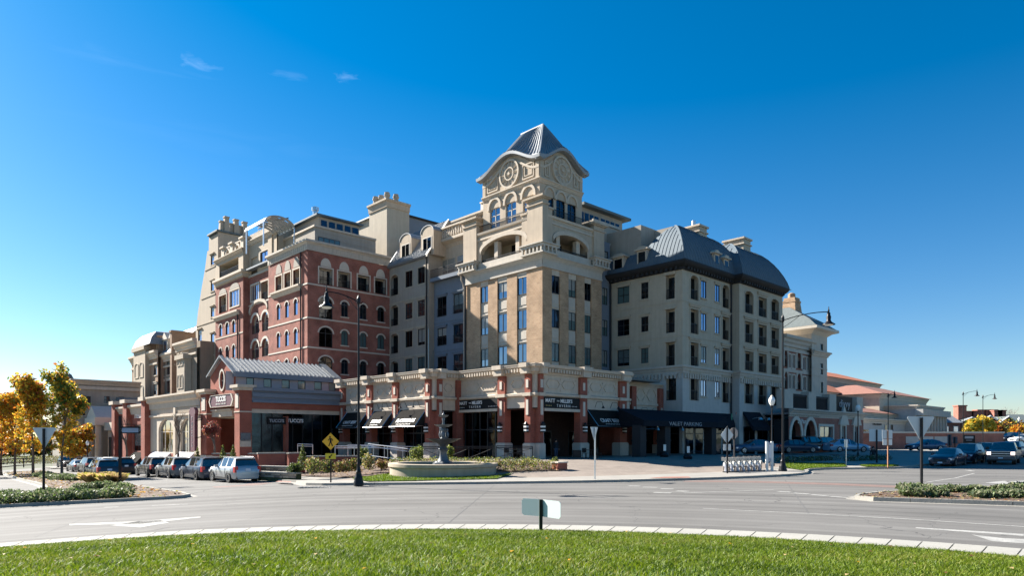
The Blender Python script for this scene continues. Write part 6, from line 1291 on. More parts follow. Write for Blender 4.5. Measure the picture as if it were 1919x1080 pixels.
def sheet(name, xs, ys, zf_, off, m):
    n = len(xs); vs = [(x, y, zf_(x, y)+off) for y in ys for x in xs]
    return structure(name, MB().add(vs, [(j*n+i, j*n+i+1, (j+1)*n+i+1, (j+1)*n+i) for j in range(len(ys)-1) for i in range(n-1)]).mesh(name, [m]))
sheet('ground', [-3000, -75, -9, 90, 3000], [-300, -60, 200, 5000], gz, -.2, 'soil')
sheet('road', [-75, -9, 90], [-45, 20, 60, 125], gz, 0, 'asphalt')
# plaza and pavements as one ruled sheet behind the kerb line
KL = [(-12.7-.691*t, 43.1+.723*t) for t in (90, 60, 40, 28, 20, 14, 9, 5, 2)]
KF = [(-12.9, 42.0), (-12.4, 41.1), (-11.2, 40.3), (-8, 39.7), (-5, 39.5), (-2, 39.45), (1, 39.5), (4, 39.7), (7, 40.1), (9.8, 40.7), (12.5, 41.5), (15, 42.5), (17.2, 43.6), (18.8, 44.8), (20, 46.2), (20.8, 47.8), (21.4, 49.4), (22.2, 50.7), (23.5, 51.6), (25.3, 51.9), (27.5, 51.9), (29.2, 52.1), (30.3, 52.6), (31, 53.4)]
KR = [(31+.723*t, 53.4+.691*t) for t in (3, 8, 16, 30, 60, 90)]
K = KL+KF+KR
def back(i):
    x, y = K[i]
    if i < len(KL): return (x+UR[0]*19.5, y+UR[1]*19.5)
    if i >= len(KL)+len(KF): return (x+UL[0]*24, y+UL[1]*24)
    t = (i-len(KL))/(len(KF)-1); bx = [(-2.0, 56), (-4, 62), (2, 70), (8, 76), (18, 76), (14.4, 70.8)]
    u = t*5; j = min(4, int(u)); w = u-j; return (bx[j][0]+(bx[j+1][0]-bx[j][0])*w, bx[j][1]+(bx[j+1][1]-bx[j][1])*w)
rows_ = [0, .03, .06, .1, .14, .18, .22, .26, .3, .35, .4, .45, .5, .56, .62, .68, .75, .82, .9, 1.0]; vs = []; fs = []; ms = []
for i in range(len(K)):
    bx, by = back(i)
    for r in rows_: x, y = K[i][0]+(bx-K[i][0])*r, K[i][1]+(by-K[i][1])*r; vs.append((x, y, pz(x, y)))
nr = len(rows_)
for i in range(len(K)-1):
    for j in range(nr-1): fs.append((i*nr+j, (i+1)*nr+j, (i+1)*nr+j+1, i*nr+j+1)); ms.append(0 if (j < 4 or i < len(KL) or i > len(KL)+len(KF)-3) else 1)
mb = MB(); mb.v = vs; mb.f = fs; mb.m = ms; structure('plaza', mb.mesh('plaza', ['concrete', 'paving']))
# open court further back for the valet parking
def pz2(x, y): return pz(x, y)-.02
drape('parking_court', [(14, 66), (31.5, 56), (60, 84), (52, 96), (40, 92), (26, 84)], pz2, -.02, 'asphalt', 3)
def kerb(name, pts, h, closed=False, w=.16, gut=.35, m='kerb_concrete', zt=None):
    """kerb stones in lengths with a joint between them, and the gutter pan beside"""
    root = bpy.data.objects.new(name, None); put(root, None, (pts[0][0], pts[0][1], gz(*pts[0]))); root['kind'] = 'structure'
    P = pts+([pts[0]] if closed else []); seg = []
    for a, b in zip(P, P[1:]):
        n = max(1, round(math.dist(a, b)/2.4)); seg += [((a[0]+(b[0]-a[0])*k/n, a[1]+(b[1]-a[1])*k/n), (a[0]+(b[0]-a[0])*(k+1)/n, a[1]+(b[1]-a[1])*(k+1)/n)) for k in range(n)]
    pts2 = [s[0] for s in seg]+([] if closed else [seg[-1][1]]); n = len(pts2)
    nrm = []
    for i in range(n):
        a = pts2[i-1] if (closed or i) else pts2[0]; b = pts2[(i+1) % n] if (closed or i < n-1) else pts2[-1]
        dx, dy = b[0]-a[0], b[1]-a[1]; l = math.hypot(dx, dy) or 1; nrm.append((dy/l, -dx/l))
    mbg = MB()
    for i in range(n if closed else n-1):
        j = (i+1) % n; (x0, y0), (x1, y1) = pts2[i], pts2[j]; e = .004
        x0e, y0e = x0+(x1-x0)*e, y0+(y1-y0)*e; x1e, y1e = x1-(x1-x0)*e, y1-(y1-y0)*e
        q = [(x0e-nrm[i][0]*w, y0e-nrm[i][1]*w), (x0e, y0e), (x1e, y1e), (x1e-nrm[j][0]*w, y1e-nrm[j][1]*w)]
        z = [gz(*p) for p in q]; f = .03
        o0 = (q[1][0]+nrm[i][0]*f, q[1][1]+nrm[i][1]*f); o1 = (q[2][0]+nrm[j][0]*f, q[2][1]+nrm[j][1]*f)
        me = MB().add([(*q[0], z[0]-.1), (*o0, z[1]-.1), (*o1, z[2]-.1), (*q[3], z[3]-.1), (*q[0], z[0]+h), (*q[1], z[1]+h), (*q[2], z[2]+h), (*q[3], z[3]+h)], [(4,5,6,7), (0,1,5,4), (1,2,6,5), (2,3,7,6), (3,0,4,7)]).mesh('kerb_stone', [m])
        obj('kerb_stone', me, root)
        if gut:
            g0 = (x0+nrm[i][0]*gut, y0+nrm[i][1]*gut); g1 = (x1+nrm[j][0]*gut, y1+nrm[j][1]*gut); mbg.add([(x0, y0, gz(x0)+.006), (*g0, gz(*g0)+.006), (*g1, gz(*g1)+.006), (x1, y1, gz(x1)+.006)], [(0,1,2,3)])
    if gut: obj('gutter', mbg.mesh('gutter', ['concrete']), root)
    return root
kerb('plaza_kerb', KL[3:]+KF+KR[:3], .15)
# splitter islands
ISL = [(-33.5, 29.6), (-28, 29.9), (-23.4, 31), (-19.5, 32.2), (-16.8, 33.1), (-16.2, 33.6), (-16.2, 34.4), (-17.6, 36.4), (-24, 44), (-37, 60), (-60, 87), (-63, 84.5), (-46, 63.5), (-34, 49.5), (-29.4, 43.2), (-28.2, 40.2), (-28.8, 37.6), (-31.5, 35), (-36, 32.5)]
ISR = [(14.0, 27.9), (14.3, 27.0), (15.4, 26.4), (18.2, 24.8), (21.5, 23.0), (26, 21.0), (30, 22.5), (29, 29.5), (24.5, 32.3), (19.5, 31.4), (16, 29.8), (14.5, 28.7)]
kerb('left_island_kerb', ISL, .16, True); kerb('right_island_kerb', ISR, .16, True)
drape('left_island', ISL, gz, .13, 'mulch', 3); drape('right_island', ISR, gz, .13, 'mulch', 3)
# the circle: apron slabs and the grassed centre
CX, CY, RO, RI_ = -3.443, -2.076, 22.476, 20.976
ap = bpy.data.objects.new('apron', None); put(ap, None, (CX, CY, 0)); ap['kind'] = 'structure'
def ring_seg(r0, r1, t0, t1, z0, z1, h=.22, n=3):
    vs = []
    for r, z in ((r0, z0), (r1, z1)):
        for k in range(n+1):
            t = t0+(t1-t0)*k/n; x, y = CX+r*math.cos(t), CY+r*math.sin(t); vs += [(x, y, gz(x)+z), (x, y, gz(x)+z-h)]
    m = (n+1)*2; fs = []
    for k in range(n): a = 2*k; fs += [(a, m+a, m+a+2, a+2), (m+a, m+a+1, m+a+3, m+a+2), (a, a+2, a+3, a+1)]
    fs += [(0, 1, m+1, m), (2*n, m+2*n, m+2*n+1, 2*n+1)]
    return MB().add(vs, fs)
na = 92; t0, t1 = math.radians(22), math.radians(170)
for k in range(na):
    a, b = t0+(t1-t0)*k/na, t0+(t1-t0)*(k+1)/na; g = .0007
    obj('slab', ring_seg(RI_, RO, a+g, b-g, .155+random.uniform(-.003, .003), .105+random.uniform(-.003, .003)).mesh('slab', ['apron_concrete']), ap)
obj('slab_bed', ring_seg(RI_+.02, RO-.02, t0, t1, .08, .04, .1, 60).mesh('slab_bed', ['soil']), ap)
def island_z(x, y): r = math.hypot(x-CX, y-CY); return gz(x)*min(1, r/RI_)+.12+.95*(1-(r/RI_)**2)
vs = []; fs = []; nr_, ns = 16, 96
for i in range(nr_+1):
    for k in range(ns): r = RI_*i/nr_; t = 2*PI*k/ns; x, y = CX+r*math.cos(t), CY+r*math.sin(t); vs.append((x, y, island_z(x, y)))
fs = [(i*ns+k, (i+1)*ns+k, (i+1)*ns+(k+1) % ns, i*ns+(k+1) % ns) for i in range(nr_) for k in range(ns)]
structure('central_island', MB().add(vs, fs).mesh('central_island', ['grass_base']))
def grass(name, pts, zfun, hmin, hmax, w, mats, wts, lean=.62):
    """real blades: one bent triangle strip each"""
    n = len(pts); x, y = pts[:, 0], pts[:, 1]; z = np.array([zfun(a, b) for a, b in zip(x, y)])-.005
    th = rng.uniform(0, 2*PI, n); h = rng.uniform(hmin, hmax, n); ww = w*rng.uniform(.6, 1.3, n); lx = rng.normal(0, lean, n)*h; ly = rng.normal(0, lean, n)*h
    dx, dy = np.cos(th)*ww/2, np.sin(th)*ww/2; V = np.empty((n, 5, 3), np.float32)
    V[:, 0] = np.stack([x-dx, y-dy, z], 1); V[:, 1] = np.stack([x+dx, y+dy, z], 1)
    V[:, 2] = np.stack([x-dx*.8+lx*.35, y-dy*.8+ly*.35, z+h*.6], 1); V[:, 3] = np.stack([x+dx*.8+lx*.35, y+dy*.8+ly*.35, z+h*.6], 1); V[:, 4] = np.stack([x+lx, y+ly, z+h], 1)
    b = (np.arange(n)*5)[:, None]; F = np.concatenate([b+[0, 1, 3], b+[0, 3, 2], b+[2, 3, 4]], 1).reshape(-1, 3)
    mi = rng.choice(len(mats), n, p=wts); nz = np.sin(x*.9+2*np.sin(y*.7))+np.sin(y*1.9-x*.5)+.7*np.sin(x*3.1+y*2.3)
    if len(mats) > 3: mi = np.where(rng.uniform(0, 1, n) < np.clip(.05+.10*nz, 0, 1), 3, np.where(rng.uniform(0, 1, n) < np.clip(-.22*nz, 0, 1), 2, mi))
    mi = np.repeat(mi, 3)
    return npmesh(name, V.reshape(-1, 3), F, mi, mats)
def npmesh(name, V, F, mi, mats):
    me = bpy.data.meshes.new(name); k = F.shape[1]
    me.vertices.add(len(V)); me.vertices.foreach_set('co', np.ascontiguousarray(V, np.float32).ravel())
    me.loops.add(F.size); me.loops.foreach_set('vertex_index', F.ravel().astype(np.int32))
    me.polygons.add(len(F)); me.polygons.foreach_set('loop_start', np.arange(0, F.size, k, dtype=np.int32)); me.polygons.foreach_set('loop_total', np.full(len(F), k, np.int32))
    for m in mats: me.materials.append(MATS[m])
    me.polygons.foreach_set('material_index', mi.astype(np.int32)); me.update(calc_edges=True); me.validate(); return me
def sample_ring(n, r0, r1, ta, tb):
    r = np.sqrt(rng.uniform(r0*r0, r1*r1, n)); t = rng.uniform(ta, tb, n); return np.stack([CX+r*np.cos(t), CY+r*np.sin(t)], 1)
P = sample_ring(560000, max(2, RI_-12.3), RI_+.12, math.radians(28), math.radians(142))
rr = np.hypot(P[:, 0]-CX, P[:, 1]-CY); keep = (rr < RI_+.03+.05*np.sin(P[:, 0]*2.3)+.04*np.sin(P[:, 0]*7.1)) & (P[:, 1] > 8.8) & (np.abs(P[:, 0]) < P[:, 1]*.80+1.5); P = P[keep]
d = np.sin(P[:, 0]*1.3+np.sin(P[:, 1]*.9)*2)+np.sin(P[:, 1]*1.7+P[:, 0]*.6)
P = P[rng.uniform(0, 1, len(P)) < .72+.14*d]
g = obj('grass', grass('grass', P, island_z, .04, .095, .014, ['grass_a', 'grass_b', 'grass_c', 'grass_d'], [.42, .33, .2, .05])); tag(g, 'bright green mown grass on the traffic circle in front', 'grass', kind='stuff')
# fallen leaves on the grass
n = 110; Lp = sample_ring(n, RI_-11, RI_, math.radians(35), math.radians(135)); V = []; F = []; mi = []
for i, (x, y) in enumerate(Lp):
    if y < 9: continue
    z = island_z(x, y)+.06+random.random()*.02; s = random.uniform(.025, .06); a = random.uniform(0, 6.3); c, sn = math.cos(a)*s, math.sin(a)*s; b = len(V)
    V += [(x-c, y-sn, z), (x+sn*.7, y-c*.7, z+s*.5), (x+c, y+sn, z+.01), (x-sn*.7, y+c*.7, z+s*.3)]; F.append((b, b+1, b+2, b+3)); mi.append(random.choice((0, 1, 2)))
tag(obj('fallen_leaves', npmesh('fallen_leaves', np.array(V), np.array(F), np.array(mi), ['leaf_straw', 'leaf_brown', 'leaf_gold'])), 'dry fallen leaves scattered over the green circle', 'leaves', kind='stuff')
# markings
def strip(name, pts, w, m='worn_marking', off=.006):
    mb = MB(); P = []
    for a, b in zip(pts, pts[1:]):
        n = max(1, int(math.dist(a, b)/2)); P += [(a[0]+(b[0]-a[0])*k/n, a[1]+(b[1]-a[1])*k/n) for k in range(n)]
    P.append(pts[-1]); n = len(P); vs = []
    for i in range(n):
        a, b = P[max(0, i-1)], P[min(n-1, i+1)]; dx, dy = b[0]-a[0], b[1]-a[1]; l = math.hypot(dx, dy); nx, ny = -dy/l*w/2, dx/l*w/2
        for s in (-1, 1): x, y = P[i][0]+nx*s, P[i][1]+ny*s; vs.append((x, y, gz(x)+off))
    return structure(name, mb.add(vs, [(2*i, 2*i+2, 2*i+3, 2*i+1) for i in range(n-1)]).mesh(name, [m]))
GP = lambda *ps: [G(*p)[:2] for p in ps]
arcp = lambda r, a, b: [(CX+r*math.cos(math.radians(a+(b-a)*k/24)), CY+r*math.sin(math.radians(a+(b-a)*k/24))) for k in range(25)]
strip('road_marking', GP((1318, 954), (1500, 963), (1700, 974), (1930, 989)), .13)
for a, b in (((1458, 922), (1482, 923.5)), ((1487, 925), (1516, 927)), ((1521, 928), (1550, 930.5)), ((1556, 931.5), (1592, 934))): strip('road_marking', GP(a, b), .32)
strip('road_marking', GP((1282, 925), (1450, 919)), .16); strip('road_marking', GP((1735, 905), (1790, 897), (1826, 888)), .14); strip('road_marking', GP((1812, 882), (1824, 884)), .3)
for a, b in (((1178, 911.5), (1200, 912)), ((1205, 914), (1232, 914.5)), ((1238, 917), (1262, 917.5)), ((1225, 924), (1258, 925)), ((1268, 921), (1290, 922))): strip('road_marking', GP(a, b), .4)
strip('road_marking', GP((285, 949), (352, 946)), .2); strip('road_marking', GP((195, 952), (222, 951)), .25); strip('road_marking', GP((0, 936), (22, 933)), .2)
def arrow(pts): structure('road_marking', MB().poly([(*G(*p)[:2], G(*p)[2]+.006) for p in pts]).mesh('road_marking', ['worn_marking']))
arrow([(130, 983), (262, 978), (376, 969), (376, 971.5), (270, 982.5), (130, 986)]); arrow([(205, 986), (262, 978), (300, 976), (318, 981), (262, 990)])
arrow([(1716, 989.5), (1919, 1002), (1919, 1006), (1716, 991.5)]); arrow([(1820, 1003), (1880, 1010), (1925, 1012), (1925, 1020), (1860, 1016)]); arrow([(1845, 906), (1880, 902), (1905, 905), (1880, 909), (1870, 907.5)]); arrow([(1885, 903), (1919, 902), (1919, 905), (1890, 906)])
for r, a, b in ((31.6, 55, 140), (36.2, 62, 112), (29.0, 40, 75)): strip('tar_seam', arcp(r, a, b), .05, 'tar_seam', .004)
for a, b in (((10, 23), (16, 40)), ((-2, 21.5), (-1, 39)), ((-14, 20), (-18, 32))): strip('tar_seam', [a, b], .04, 'tar_seam', .0045)
strip('brick_crossing', GP((1283, 902.5), (1420, 904), (1560, 908), (1700, 914), (1900, 921)), 1.5, 'crosswalk_brick', .005)
strip('brick_crossing', GP((490, 906), (470, 910), (400, 914)), 1.6, 'crosswalk_brick', .005)
def pzpoly(name, px, off, m, s=3): return drape(name, [G(*p, True)[:2] for p in px], pz, off, m, s)
pzpoly('tactile_paving', [(516, 904), (523, 902.5), (545, 903.5), (546, 905.5)], .02, 'tactile_red', 1); pzpoly('tactile_paving', [(1215, 897.5), (1245, 895), (1290, 894.5), (1295, 896.5)], .02, 'tactile_red', 1)
# drain grate
dg = G(590, 915); o = obj('drain_grate', MB().box(-.9, .9, -.25, .25, 0, .02, 0).mesh('drain_grate', ['black_iron']), None, dg, .0); tag(o, 'cast iron drain grate in the gutter left of the lamp post', 'drain')
for k in range(9): sub('grate_bar', MB().box(-.82+k*.2, -.72+k*.2, -.24, .24, .021, .05).mesh('grate_bar', ['silver_metal']), o)
# planting beds and lawns on the plaza
bed = [(545, 893), (600, 895.5), (660, 897), (730, 889), (760, 880), (900, 880), (960, 886), (1000, 883.5), (1052, 884), (1052, 868), (900, 866), (700, 868), (560, 874)]
pzpoly('planting_bed', bed, .05, 'mulch'); lawn = [(660, 899), (690, 896), (735, 888), (800, 896), (930, 894), (960, 889), (930, 899), (760, 903), (690, 904)]
LAWNS = [([G(*p, True)[:2] for p in lawn], 9000), ([(20.5, 47.9), (21.2, 49.8), (22.4, 51.2), (24.2, 52.3), (26.0, 53.0), (28, 57.5), (23.5, 59.5), (21, 53)], 7000), ([(27.2, 52.4), (29.2, 52.6), (30.2, 53.2), (30.6, 54.6), (29.5, 56), (27.8, 54.6)], 3000)]
def inside(x, y, poly):
    c = False; n = len(poly)
    for i in range(n):
        (x1, y1), (x2, y2) = poly[i], poly[i-1]
        if (y1 > y) != (y2 > y) and x < (x2-x1)*(y-y1)/(y2-y1)+x1: c = not c
    return c
for (lw, n), lab in zip(LAWNS, ('small green lawn strip at the foot of the fountain', 'green lawn wedge in front of the valet parking', 'grass tip of the kerbed island by the parked cars')):
    poly = lw; drape('lawn', lw, pz, .05, 'grass_base', 3); xs, ys = [p[0] for p in poly], [p[1] for p in poly]; Q = rng.uniform((min(xs), min(ys)), (max(xs), max(ys)), (n*2, 2)); Q = np.array([q for q in Q if inside(q[0], q[1], poly)])
    tag(obj('grass', grass('grass', Q, lambda x, y: pz(x, y)+.05, .05, .11, .03, ['grass_a', 'grass_b', 'grass_c'], [.45, .35, .2])), lab, 'grass', kind='stuff')

# ================================================================== PLANTS
def leaves(V, F, M, cen, rad, n, size, nm, shell=.45, flat=0, up=0):
    """leaf faces filling an ellipsoid, denser towards its skin"""
    d = rng.normal(0, 1, (n, 3)); d /= np.linalg.norm(d, axis=1)[:, None]; r = (shell+(1-shell)*rng.uniform(0, 1, n)**.6)*(1+rng.normal(0, .09, n)); p = np.array(cen)+d*r[:, None]*np.array(rad)
    if flat: p = p[p[:, 2] > flat]; n = len(p)
    a = rng.normal(0, 1, (n, 3)); a /= np.linalg.norm(a, axis=1)[:, None]; b = rng.normal(0, 1, (n, 3)); b = np.cross(a, b); b /= np.linalg.norm(b, axis=1)[:, None]
    if up: a[:, 2] = np.abs(a[:, 2])+up; a /= np.linalg.norm(a, axis=1)[:, None]
    s = size*rng.uniform(.6, 1.35, n)[:, None]; o = sum(len(v) for v in V)
    V.append(np.stack([p-a*s, p+b*s*.55, p+a*s, p-b*s*.55], 1).reshape(-1, 3)); F.append(np.arange(n*4).reshape(n, 4)+o); M.append(rng.choice(len(nm), n, p=nm))
def leafmesh(name, parts, mats):
    V, F, M = [], [], []
    for c, r, n, s, w, kw in parts: leaves(V, F, M, c, r, n, s, np.array(w)/sum(w), **kw)
    return npmesh(name, np.concatenate(V), np.concatenate(F), np.concatenate(M), mats)
def clump(name, label, cat, loc, blobs, mats, group=None, stem=.02, kind=None):
    t = thing(name, label, cat, loc, 0, group)
    sub('foliage', leafmesh('foliage', blobs, mats), t); mb = MB()
    for c, r, *_ in blobs[:8]: mb.tube([(c[0]*.4, c[1]*.4, 0), (c[0], c[1], c[2])], stem, 5)
    sub('stem', mb.mesh('stem', ['bark']), t); return t
def bush(name, label, px, py, w, h, mats, wts, n=900, size=.06, group=None, plaza=True, cat='shrub', up=0):
    x, y, z = G(px, py, plaza); bl = []
    for k in range(5): bl.append(((random.uniform(-.28, .28)*w, random.uniform(-.28, .28)*w, h*random.uniform(.4, .62)), (w*.33, w*.33, h*.4), n//5, size, wts, dict(flat=.02, up=up)))
    return clump(name, label, cat, (x, y, z), bl, mats, group)
def branch_tree(name, label, cat, loc, H, trunk_h, spread, r0, barkm, leafspec=None, depth=4, group=None, seed=0, upright=.5, crown_r=1.6):
    rnd = random.Random(seed); t = thing(name, label, cat, loc, 0, group); mb = MB(); tips = []
    def grow(p, d, L_, r, lev):
        pts = [p]; q = p
        for k in range(3):
            d = (d+Vector((rnd.uniform(-.16, .16), rnd.uniform(-.16, .16), rnd.uniform(-.02, .12)))).normalized(); q = q+d*L_/3; pts.append(q)
        mb.tube(pts, r, 6 if lev < 2 else 4, 0, r*.62)
        if lev >= 2: tips.append(q); tips.append(pts[2])
        if lev < depth:
            for k in range(rnd.choice((2, 3)) if lev else 4):
                a = rnd.uniform(0, 2*PI); e = rnd.uniform(.35, .8)*(1.15-upright*.5); side = Vector((math.cos(a), math.sin(a), 0)); nd = (d*(1-e*.5)+side*e*spread+Vector((0, 0, upright*.25))).normalized(); base = pts[rnd.choice((2, 3))]
                grow(base, nd, L_*rnd.uniform(.62, .82), r*.56, lev+1)
    tr = MB(); tr.tube([(0, 0, -.1), (rnd.uniform(-.04, .04), 0, trunk_h*.5), (0, rnd.uniform(-.04, .04), trunk_h)], r0, 8, 0, r0*.8); tr.lathe([(r0*1.5, -.1), (r0*1.05, .25)], 8); sub('trunk', tr.mesh('trunk', [barkm]), t)
    grow(Vector((0, 0, trunk_h)), Vector((0, 0, 1)), (H-trunk_h)*.30, r0*.78, 0); top = max(q.z for q in tips); k = (H-trunk_h)/(top-trunk_h)
    mb.v = [(x, y, trunk_h+(z-trunk_h)*k if z > trunk_h else z) for x, y, z in mb.v]; tips = [Vector((q.x, q.y, trunk_h+(q.z-trunk_h)*k)) for q in tips]
    sub('branches', mb.mesh('branches', [barkm]), t)
    if leafspec:
        mats, wt, per, size, rad = leafspec
        bl0 = []
        if rad >= .6:
            for k in range(int(95*per/26)):
                u = Vector((rnd.gauss(0, 1), rnd.gauss(0, 1), rnd.gauss(0, 1))).normalized()*rnd.uniform(.35, 1)**.6; cz = trunk_h*.92+(H-trunk_h)*.5; w = (1.15-.45*(u.z*.5+.5))*crown_r
                c = Vector((u.x*w, u.y*w, cz+u.z*(H-trunk_h)*.47)); bl0.append(((c.x, c.y, c.z), (.42, .42, .34), int(38*rnd.uniform(.5, 1.5)), size*.8, wt(c, H), dict(shell=.1)))
        bl = bl0+ [((q.x, q.y, q.z), (rad, rad, rad*.8), max(4, int(per*rnd.uniform(.3, 1.5))), size, wt(q, H), dict(shell=.15)) for q in tips]
        sub('crown', leafmesh('crown', bl, mats), t)
    return t
AUT = ['leaf_gold', 'leaf_orange', 'leaf_rust', 'leaf_yellow', 'leaf_olive', 'leaf_green']
def auttree(label, px, py, ytop, spread, wtf, seed, trunk=2.2, per=26, D=None, size=.17, rad=.6):
    x, y, z = G(px, py); H = (py-ytop)*y/FP; return branch_tree('autumn_tree', label, 'tree', (x, y, z+.12), H, trunk, spread, .13, 'bark', (AUT, wtf, per, size, rad), 4, 'autumn trees along the left street', seed, .75)
auttree('tallest young tree with green and gold leaves, first from the yield sign', 116, 897, 692, .62, lambda q, H: ([.2, .05, .05, .25, .5, .5] if q.z > H*.55 else [.5, .15, .08, .6, .35, .12]), 11, 2.3, 25)
auttree('amber and olive leaved tree just left of the tallest tree', 62, 897, 712, .72, lambda q, H: ([.4, .2, .25, .4, .3, .1] if q.z > H*.7 else [.6, .2, .1, .7, .35, .08]), 12, 2.2, 26)
auttree('golden orange tree third from the yield sign post', 28, 893, 742, .8, lambda q, H: [.6, .35, .15, .55, .25, .05], 13, 2.2, 25)
auttree('orange red leaved tree at the left edge of the picture', 2, 892, 742, .9, lambda q, H: [.6, .6, .3, .35, .12, .03], 14, 2.1, 26)
auttree('deep orange tree half cut off by the left picture edge', -40, 896, 735, .9, lambda q, H: [.4, .9, .5, .1, .05, .02], 15, 2.1, 22)
x, y, z = G(96, 884); branch_tree('autumn_tree', 'small yellow tree in the background beside the white pavilion', 'tree', (x-4, y+10, z), 5.2, 1.4, .9, .1, 'bark', (AUT, lambda q, H: [.5, .3, .1, .6, .5, .1], 26, .18, .7), 4, 'autumn trees along the left street', 16)
x, y, z = G(160, 880); branch_tree('autumn_tree', 'low gold and olive tree behind the parked cars', 'tree', (x-6, y+8, z), 6.0, 1.2, 1.0, .1, 'bark', (AUT, lambda q, H: [.6, .25, .3, .2, .5, .05], 24, .2, .8), 4, 'autumn trees along the left street', 17)
for px, py, yt, lab, sd, lf in ((334, 872, 768, 'bare leafless tree in front of the arched shop windows', 21, None), (238, 872, 778, 'bare leafless tree beside the black street name post', 22, None), (402, 866, 792, 'small tree with a few red leaves before the restaurant entrance', 23, 1)):
    k = (px-HX)/FP; D = {334: 66, 238: 74, 402: 62}[px]; x = k*D; z = pz(x, D)
    branch_tree('bare_tree' if not lf else 'red_leaf_tree', lab, 'tree', (x, D, z), (CZ+(HY-yt)*D/FP)-z, 1.8, .85, .14, 'bark', (['leaf_red', 'leaf_brown'], lambda q, H: [.8, .3], 5, .1, .4) if lf else None, 5, None, sd, .6)
branch_tree('bare_tree', 'wide bare tree above the distant houses at right', 'tree', ((1893-HX)/FP*205, 205, 0), 12.5, 3, 1.1, .3, 'grey_bark', None, 5, None, 31, .4)
for px, yt, D, lab, w in ((1846, 786, 132, 'bright yellow autumn tree behind the brick wall', [.1, 0, 0, 1, .1, 0]), (1822, 792, 128, 'pale olive yellow tree left of the bright yellow one', [.1, 0, 0, .5, .5, .1]), (1866, 797, 136, 'rust brown tree right of the bright yellow one', [.2, .2, .7, 0, .3, 0]), (1908, 802, 140, 'golden tree at the right edge by the lamp', [.6, .3, .3, .2, .1, 0])):
    branch_tree('autumn_tree', lab, 'tree', ((px-HX)/FP*D, D, .6), CZ+(HY-yt)*D/FP-.6, 1.2, 1.0, .14, 'bark', (AUT, lambda q, H, w=w: w, 30, .3, 1.0), 4, 'distant trees beyond the brick wall', px)
# low junipers on the islands
SAGE = ['leaf_sage', 'leaf_green', 'leaf_grey', 'leaf_dark']
ORD = 'leftmost,second,third,fourth,fifth,sixth,seventh,eighth,ninth,tenth,eleventh,twelfth,thirteenth,fourteenth,fifteenth,sixteenth,seventeenth,eighteenth'.split(',')
def lowshrubs(pts, label, w=(1.0, 1.7), h=(.38, .62), mats=SAGE, wts=(.5, .15, .3, .15), grp='low junipers on the left island'):
    for i, (x, y) in enumerate(pts):
        ww, hh = random.uniform(*w), random.uniform(*h); bl = [((random.uniform(-.3, .3)*ww, random.uniform(-.3, .3)*ww, hh*.4), (ww*.36, ww*.36, hh*.5), 230, .075, list(wts), dict(flat=.01, up=.25)) for _ in range(5)]
        clump('juniper_shrub', ORD[i]+' '+label, 'shrub', (x, y, gz(x)+.14), bl, mats, grp, .015)
def along(pts, step, jit=.25):
    o = []
    for a, b in zip(pts, pts[1:]): n = max(1, int(math.dist(a, b)/step)); o += [(a[0]+(b[0]-a[0])*k/n+random.uniform(-jit, jit), a[1]+(b[1]-a[1])*k/n+random.uniform(-jit, jit)) for k in range(n)]
    return o
lowshrubs(along([(-33, 31.0), (-27.5, 31.2), (-23, 32.3), (-18.2, 33.9)], 1.05), 'low grey green juniper along the front kerb of the left island')
lowshrubs(along([(-26, 33.4), (-22, 34.2), (-19, 35.2)], 1.1), 'low grey green juniper in the second row of the left island')
lowshrubs(along([(-25.5, 37), (-23, 40), (-27, 44)], 1.5), 'low green shrub in the middle of the left island', grp='middle shrubs on the left island')
lowshrubs(along([(-35, 55), (-40, 60), (-47, 68)], 1.7), 'low green shrub under the autumn trees on the left island', grp='shrubs under the autumn trees')
lowshrubs(along([(16.2, 27.7), (18.5, 26.8), (22, 25.6), (26.5, 24.6)], .9, .3), 'low sage green shrub on the right island', (.8, 1.4), (.28, .45), SAGE, (.55, .1, .4, .1), 'low shrubs on the right island')
lowshrubs(along([(17.5, 29.6), (20, 29.8), (24, 29.5), (27, 28)], 1.0, .3), 'low sage green shrub in the back row of the right island', (.8, 1.3), (.28, .42), SAGE, (.55, .1, .4, .1), 'back shrubs on the right island')
x, y, z = G(182, 912); V, F, M = [], [], []
def tuft(name, label, loc, n, h, w, mats, group=None):
    V = np.empty((n, 4, 3), np.float32); a = rng.uniform(0, 2*PI, n); r = rng.uniform(0, w*.3, n); hh = h*rng.uniform(.6, 1.1, n); o = rng.uniform(.2, 1, n)*w*.6; bx, by = np.cos(a)*r, np.sin(a)*r
    V[:, 0] = np.stack([bx-.012, by, 0*a], 1); V[:, 1] = np.stack([bx+.012, by, 0*a], 1); V[:, 2] = np.stack([bx+np.cos(a)*o*.5+.01, by+np.sin(a)*o*.5, hh*.8], 1); V[:, 3] = np.stack([bx+np.cos(a)*o, by+np.sin(a)*o, hh], 1)
    me = npmesh(name, V.reshape(-1, 3), np.arange(n*4).reshape(n, 4), rng.choice(len(mats), n), mats); t = obj(name, me, None, loc); return tag(t, label, 'grass', group)
tuft('ornamental_grass', 'straw coloured ornamental grass clump in the left island', (x, y, z+.14), 1500, .8, 1.5, ['leaf_straw', 'leaf_olive', 'leaf_straw']); x, y, z = G(200, 913); tuft('ornamental_grass', 'second tan grass clump nearest the street name post', (x+.4, y, z+.14), 1200, .75, 1.3, ['leaf_straw', 'leaf_olive', 'leaf_straw'])
